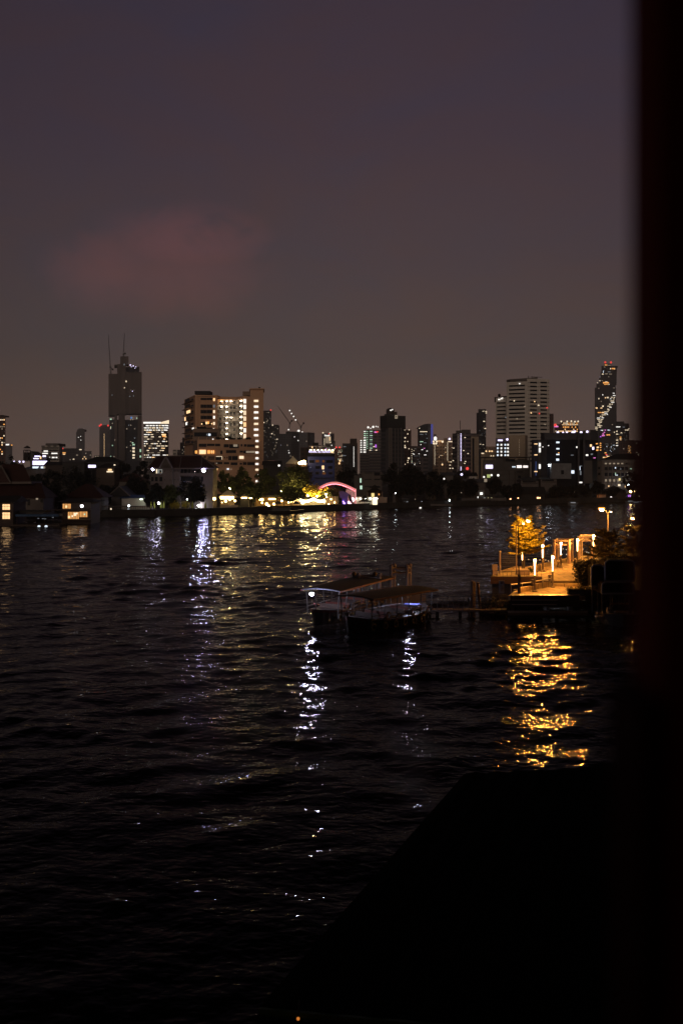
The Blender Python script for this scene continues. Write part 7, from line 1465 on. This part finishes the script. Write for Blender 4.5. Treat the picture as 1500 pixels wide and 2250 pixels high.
for i in range(16):
    e = Vector((L0[0]+rnd.uniform(-.85, .75), 85+rnd.uniform(-.5, .5), ZL+rnd.uniform(1.5, 2.6))); a = Vector((L0[0]+rnd.uniform(-.3, .3), 85, ZL)); mdl = a.lerp(e, .5)+Vector((rnd.uniform(-.1, .1), 0, 0)); b.tube(a, mdl, .025, .018, 5); b.tube(mdl, e, .018, .008, 5)
    for s in (.45, .6, .75, .9, 1.0): cs.append(tuple(a.lerp(e, s))); rs.append(.28)
leaf_obj('crown', leaves(rng, cs, rs, 3400, .085), 'foliage_dark', t, L0); b.build('stem', 'bark', t)
r = thing('planter_box', 'low dark planter wall under the tall shrub', 'planter', (PX(1270, 82.5), 82.5, ZL)); MB().box(PX(1250, 82.6), PX(1300, 82.6), 82.98, 83.5, ZL+.004, ZL+.5).build('body', 'concrete_dark', r)
leaf_obj('plants', leaves(rng, [(PX(1250+i*5, 82.8), 83.2, ZL+.5) for i in range(10)], [.26]*10, 700, .07), 'foliage_dark', r, (PX(1270, 82.5), 82.5, ZL))
bush('dark shrubs in the planter behind the terrace rail', (PX(1158, 93.5), 93.5, ZT), 1.3, .6, 91, 'foliage', 500, .07, 'shrub')
bush('low dark shrub at the foot of the second pier lamp row', (PX(1288, 96), 96, ZU), 1.2, 1.4, 92, 'foliage_dark', 900, .08, 'shrub')
# tarpaulin covered boat at the right, seen from its end
D = 79.5
r = thing('tarpaulin_boat', 'covered boat end with three grey edged tarpaulin panels at the right', 'boat', (PX(1345, D), D, 0))
def bxp(x0, x1, y0, y1, d0, d1, m, nm): return MB().box(PX(x0, d0), PX(x1, d0), d0, d1, ZZ(y1, d0), ZZ(y0, d0)).build(nm, m, r)
vs, fs = hull_mesh(9, 4.0, .75, 0, .3, 14); MB().add(placed(vs, (PX(1347, D)+1.0, D+2.3), R(80)), fs).build('hull', 'hull_black', r)
def tarp(x0, x1, y0, y1, d0, d1, name='tarpaulin'):
    X0, X1, Z0, Z1 = PX(x0, d0), PX(x1, d0), ZZ(y1, d0), ZZ(y0, d0); rc = .32; o_ = []
    for cx, cz, a0 in ((X1-rc, Z1-rc, 0), (X0+rc, Z1-rc, 90)):
        for k in range(5): a = R(a0+k*22.5); o_.append((cx+rc*math.cos(a), cz+rc*math.sin(a)))
    o_ += [(X0, Z0), (X1, Z0)]; n = len(o_)
    MB().add([(x, d0, z) for x, z in o_]+[(x, d1, z) for x, z in o_], [tuple(range(n))[::-1], tuple(range(n, 2*n))]+[(i, (i+1) % n, n+(i+1) % n, n+i) for i in range(n)]).build(name, 'tarp_black', r)
    MB().path([(x, d0-.04, z) for x, z in o_]+[(o_[0][0], d0-.04, o_[0][1])], .075, 6).build('grey_edge', 'grey_edge', r)
tarp(1328, 1392, 1231, 1276, D+1.2, D+3.0); tarp(1298, 1326, 1241, 1288, D+1.8, D+3.0); tarp(1321, 1390, 1279, 1304, D, D+3.2)
for x in (1322, 1340, 1383, 1391): MB().tube((PX(x, D+.2), D+.2, .5), (PX(x, D+.2), D+.2, ZZ(1303, D)), .06).build('post', 'dark_steel', r)
for x in (1300, 1312): MB().tube((PX(x, D+2), D+2, .5), (PX(x, D+2), D+2, ZZ(1287, D+2)), .06).build('post', 'dark_steel', r)
bxp(1340, 1386, 1305, 1332, D+5, D+5.15, 'cabin_wall', 'cabin_wall'); MB().ball(P(1368, 1307, D+3.8), .05).build('cabin_lamp', 'lamp_orange', r)
for x in (1344, 1357.5, 1371.5, 1379.8): bxp(x, x+1.6, 1304, 1333, D+2, D+2.1, 'dark_steel', 'mullion')
bxp(1344, 1382, 1319, 1320, D+2, D+2.1, 'dark_steel', 'rail'); bxp(1355, 1369, 1322, 1323.4, D+2.6, D+3.4, 'wood', 'table'); bxp(1349, 1377, 1342.5, 1344, D-.1, D+.2, 'wood_tan', 'bench')
for x in (1310, 1322, 1336, 1349, 1377, 1389): bxp(x, x+1.5, 1343, 1356, D-.2, D-.1, 'grey_edge', 'railing_post')
bxp(1308, 1392, 1354, 1357, D-.5, D-.1, 'grey_edge', 'bumper'); bxp(1334, 1344, 1335, 1352, D+.3, D+.7, 'grey_wall', 'locker')
# mooring piles, gangway and pontoon
for i, (x, yt, rd, dx, lab) in enumerate(((1036.5, 1277, .20, .05, 'thickest leaning timber mooring pile standing in the water'), (1041.5, 1279, .15, -.1, 'timber mooring pile pressed against the thickest one'), (1049, 1280, .14, .32, 'right timber mooring pile leaning away from the others'), (1028.5, 1313, .12, .18, 'shortest timber mooring pile at the left of the cluster'))):
    d_ = 86+i*.25; z1 = ZZ(yt, d_); t = MB().tube((PX(x, d_)+dx, d_, -1), (PX(x, d_), d_, z1), rd, rd*.8, 9).build('mooring_pile', 'wood', None); own(t, (PX(x, d_)+dx, d_, 0)); tag(t, lab, 'pile', 'timber mooring piles')
r = thing('gangway', 'long dark gangway with thin railings between the ferries and the pier', 'gangway', (PX(1005, 82.5), 82.5, .5))
MB().prism([XY(925, 83.5), XY(1112, 83.5), XY(1112, 84.8), XY(925, 84.8)], .38, .52).build('deck', 'wood', r)
rail(r, [(*XY(925, 83.6), .52), (*XY(1112, 83.6), .52)], 1.15, 'dark_steel', posts=16, rad=.03, n2=2, name='railing'); rail(r, [(*XY(925, 84.7), .52), (*XY(1112, 84.7), .52)], 1.15, 'dark_steel', posts=16, rad=.03, n2=2, name='railing')
for x in (960, 1010, 1060, 1095): MB().tube((PX(x, 84.1), 84.1, -1), (PX(x, 84.1), 84.1, .4), .14, n=8).build('pile', 'wood', r)
for i, (x, d_) in enumerate(((1066, 85.6), (1078, 85.2), (1090, 86.2), (1118, 86.0))): 
    rng2 = np.random.RandomState(300+i); t = bush(['left', 'second', 'third', 'right'][i]+' clump of dark reeds between the gangway and the pier', (PX(x, d_), d_, -.1), 1.2, 1.5, 300+i, 'foliage_dark', 420, .11, 'reeds', 'reed clumps by the gangway', 'reed_clump')
r = thing('pontoon', 'dark floating pontoon carrying two steel gate frames behind the ferries', 'pontoon', (PX(850, 88), 88, 0)); MB().prism([XY(742, 87.2), XY(935, 87.2), XY(935, 94), XY(742, 94)], -.4, .62).build('deck', 'wood', r)
for x in (745, 790, 840, 890, 932): MB().tube((PX(x, 87.1), 87.05, .1), (PX(x, 87.1), 87.05, .6), .16, n=8).build('tyre_fender', 'rubber', r)
gate('dark steel gate frame on the pontoon between the two ferries', 787, 833, 88, 89, .62, 1266, 'portal_dark', .17, True, True, -.35); gate('farther dark steel gate frame on the pontoon behind the right ferry', 859, 894, 91, 92, .62, 1247, 'portal_dark', .15, True, True, .32)
# ferries
def make_ferry(label, L_, B_, loc, yaw, zc, nposts, stripe=True, group='covered ferry boats'):
    t = thing('ferry_boat', label, 'boat', (0, 0, 0), group)
    vs, fs = hull_mesh(L_, B_, .75, .05, .45, 26); h = MB().add(vs, fs).build('hull', 'hull_black', t, smooth=False)
    v2, f2 = hull_mesh(L_*1.005, B_*1.03, .2, .52, .45, 26); n = 26
    MB().add([(x, y, z if i % 4 in (0, 3) else max(z, .5)) for i, (x, y, z) in enumerate(v2)], f2).build('red_stripe', 'hull_red', t)
    MB().box(-L_*.38, L_*.38, -B_*.40, B_*.40, .42, .5).build('floor', 'hull_black', t)
    # canopy, slightly cambered, with turned down edge
    a, bw, cl = MB(), B_*.56, L_*.42; m_ = 9; vs = []
    for i in range(2):
        x = (-cl, cl)[i]
        for j in range(m_+1): u = j/m_*2-1; vs.append((x, u*bw, zc+.16*(1-u*u)))
        for j in range(m_+1): u = j/m_*2-1; vs.append((x, u*bw, zc-.09+.16*(1-u*u)))
    k = m_+1; fs = []
    for j in range(m_): fs += [(j, j+1, 2*k+j+1, 2*k+j), (k+j+1, k+j, 3*k+j, 3*k+j+1)]
    fs += [(0, 2*k, 3*k, k), (m_, k+m_, 3*k+m_, 2*k+m_), tuple([*range(k), *range(2*k-1, k-1, -1)])[::-1], tuple([*range(2*k, 3*k), *range(4*k-1, 3*k-1, -1)])]
    a.add(vs, fs); a.build('canopy', 'canvas', t)
    MB().box(-cl-.03, cl+.03, -bw-.05, -bw+.03, zc-.12, zc+.02).box(-cl-.03, cl+.03, bw-.03, bw+.05, zc-.12, zc+.02).build('canopy_trim', 'hull_red', t)
    for i in range(nposts):
        x = -cl*.93+2*cl*.93*i/(nposts-1)
        for s in (-1, 1): MB().tube((x, s*B_*.43, .6), (x, s*B_*.47, zc), .045, n=6).build('post', 'dark_steel', t)
    for s in (-1, 1): MB().tube((-cl*.93, s*B_*.44, 1.25), (cl*.93, s*B_*.44, 1.25), .03, n=6).tube((-cl*.93, s*B_*.435, .95), (cl*.93, s*B_*.435, .95), .025, n=6).build('handrail', 'boat_steel', t)
    nb = int(L_*.7/1.1)
    for i in range(nb):
        x = -L_*.3+i*1.1
        if x < L_*.3: MB().box(x, x+.42, -B_*.34, B_*.34, .86, .93).box(x+.38, x+.44, -B_*.34, B_*.34, .93, 1.3).box(x+.05, x+.12, -B_*.3, -B_*.27, .5, .86).box(x+.05, x+.12, B_*.27, B_*.3, .5, .86).build('bench', 'orange_cloth' if i % 3 == 1 else 'wood', t)
    for i, x in enumerate((-L_*.2, L_*.12, L_*.33)): MB().torus((x, -B_*.475, 1.12), .27, .065).build('life_ring', 'grey_wall', t)
    for i in range(7): 
        x = -L_*.36+i*L_*.12; MB().torus((x, -B_*.505*(1-abs(x/L_*2)**3.2*.5), .42), .24, .09).build('tyre_fender', 'rubber', t)
    MB().box(L_*.30, L_*.37, -B_*.2, B_*.2, .5, 1.35).build('engine_box', 'blue_paint', t)
    MB().tube((-L_*.47, 0, .9), (-L_*.5, 0, 1.7), .05).build('bow_post', 'hull_red', t)
    t.location = loc; t.rotation_euler = (0, 0, yaw); return t
FA = make_ferry('left covered ferry with a glaring white lamp at its near end', 14.2, 3.1, (.75, 85.2, 0), R(66), 2.62, 8)
FB = make_ferry('right covered ferry with red hull and grey canopy, nearest to the camera', 10.0, 3.3, (3.65, 78.6, 0), R(50), 2.60, 6)
def boat_lamp(t, px, py, D, s, m):
    w_ = P(px, py, D); l = Matrix.Rotation(-t.rotation_euler[2], 3, 'Z') @ (w_-Vector(t.location)); b = MB().ball(l, s, 10, 7)
    o = bpy.data.objects.new('deck_lamp', bpy.data.meshes.new('deck_lamp')); o.data.from_pydata(b.v, [], b.f); o.data.materials.append(M[m]); COL.objects.link(o); o.parent = t
    b = MB().tube(l+Vector((0, 0, .05)), l+Vector((.25, .1, .24)), .03).box(l.x-.42, l.x+.42, l.y-.42, l.y+.42, l.z+s+.03, l.z+s+.06); o = bpy.data.objects.new('lamp_bracket', bpy.data.meshes.new('lamp_bracket')); o.data.from_pydata(b.v, [], b.f); o.data.materials.append(M['dark_steel']); COL.objects.link(o); o.parent = t  # bracket plus a plate added to keep lamp light off the canopy
boat_lamp(FA, 684.8, 1305, 78.6, .13, 'lamp_boat')
boat_lamp(FB, 903, 1304, 81.2, .085, 'lamp_boat'); boat_lamp(FA, 762, 1294, 85, .03, 'lamp_boat')

# ================================================================ the photographer's side
r = thing('boathouse', 'black green corrugated roof just below the camera at the lower right', 'building', (6, 19, 0))
A, A2, B2, B_ = Vector((-1.38, 16.8, 3)), Vector((16, 13.9, 3)), Vector((16, 26.8, 4.3)), Vector((3.27, 26.5, 4))
m_ = MB(); n = 44; vs = []
for i in range(n+1):
    p, q_ = A.lerp(A2, i/n), B_.lerp(B2, i/n); h = .05 if i % 2 else 0
    vs += [p+Vector((0, 0, h)), q_+Vector((0, 0, h)), p-Vector((0, 0, .1)), q_-Vector((0, 0, .1))]
fs = []
for i in range(n): a = 4*i; b = a+4; fs += [(a, b, b+1, a+1), (a+2, a+3, b+3, b+2), (a, a+2, b+2, b), (a+1, b+1, b+3, a+3)]
fs += [(0, 1, 3, 2), (4*n, 4*n+2, 4*n+3, 4*n+1)]
m_.add(vs, fs).build('roof', 'green_roof', r)
MB().tube(A+Vector((0, -.06, -.05)), A2+Vector((0, -.06, -.05)), .07).build('gutter', 'green_paint', r)
MB().prism([(-.4, 17.4), (15.5, 14.7), (15.5, 26), (3.6, 25.8)], -1, 2.85).build('walls', 'wood', r)
c = Vector((PX(655, 16.45), 16.45, ZZ(2238, 16.45))); MB().ball(c, .028, 8, 6).build('lamp', 'lamp_dimorange', r); MB().tube(c+Vector((0, 0, .02)), c+Vector((0, .35, .12)), .015).build('lamp_arm', 'dark_steel', r)
r = thing('riverside_hotel', 'dark maroon blurred pillar of the balcony at the right edge, with an added unseen wall behind', 'building', (0, -3, 0))
MB().box(.2095, 1.6, .655, .722, 9.0, 16).build('pillar', 'maroon_wood', r)
MB().box(.1925, .2094, .64, .719, 9.0, 11.852).build('sill_bracket', 'maroon', r)
MB().box(-6, 6, -3, .55, 9.9, 10.3).build('balcony_floor', 'concrete', r); MB().box(-90, 110, -16, -3.02, -1, 42).build('walls', 'peach_dark', r)  # walls: unseen block behind the camera, sized to shade pier and boats
# ================================================================ night haze
mm, nt, out = newmat('haze_air'); pv = nt.nodes.new('ShaderNodeVolumePrincipled'); pv.inputs['Color'].default_value = (.93, .90, .95, 1); pv.inputs['Density'].default_value = .00013
pv.inputs['Anisotropy'].default_value = 0; nt.links.new(pv.outputs[0], out.inputs['Volume']); M['haze_air'] = mm
hz = MB().box(-7000, 7000, -60, 3300, -8, 400).build('haze', 'haze_air'); tag(hz, 'thin night haze over the river and the far city', 'haze', kind='stuff')
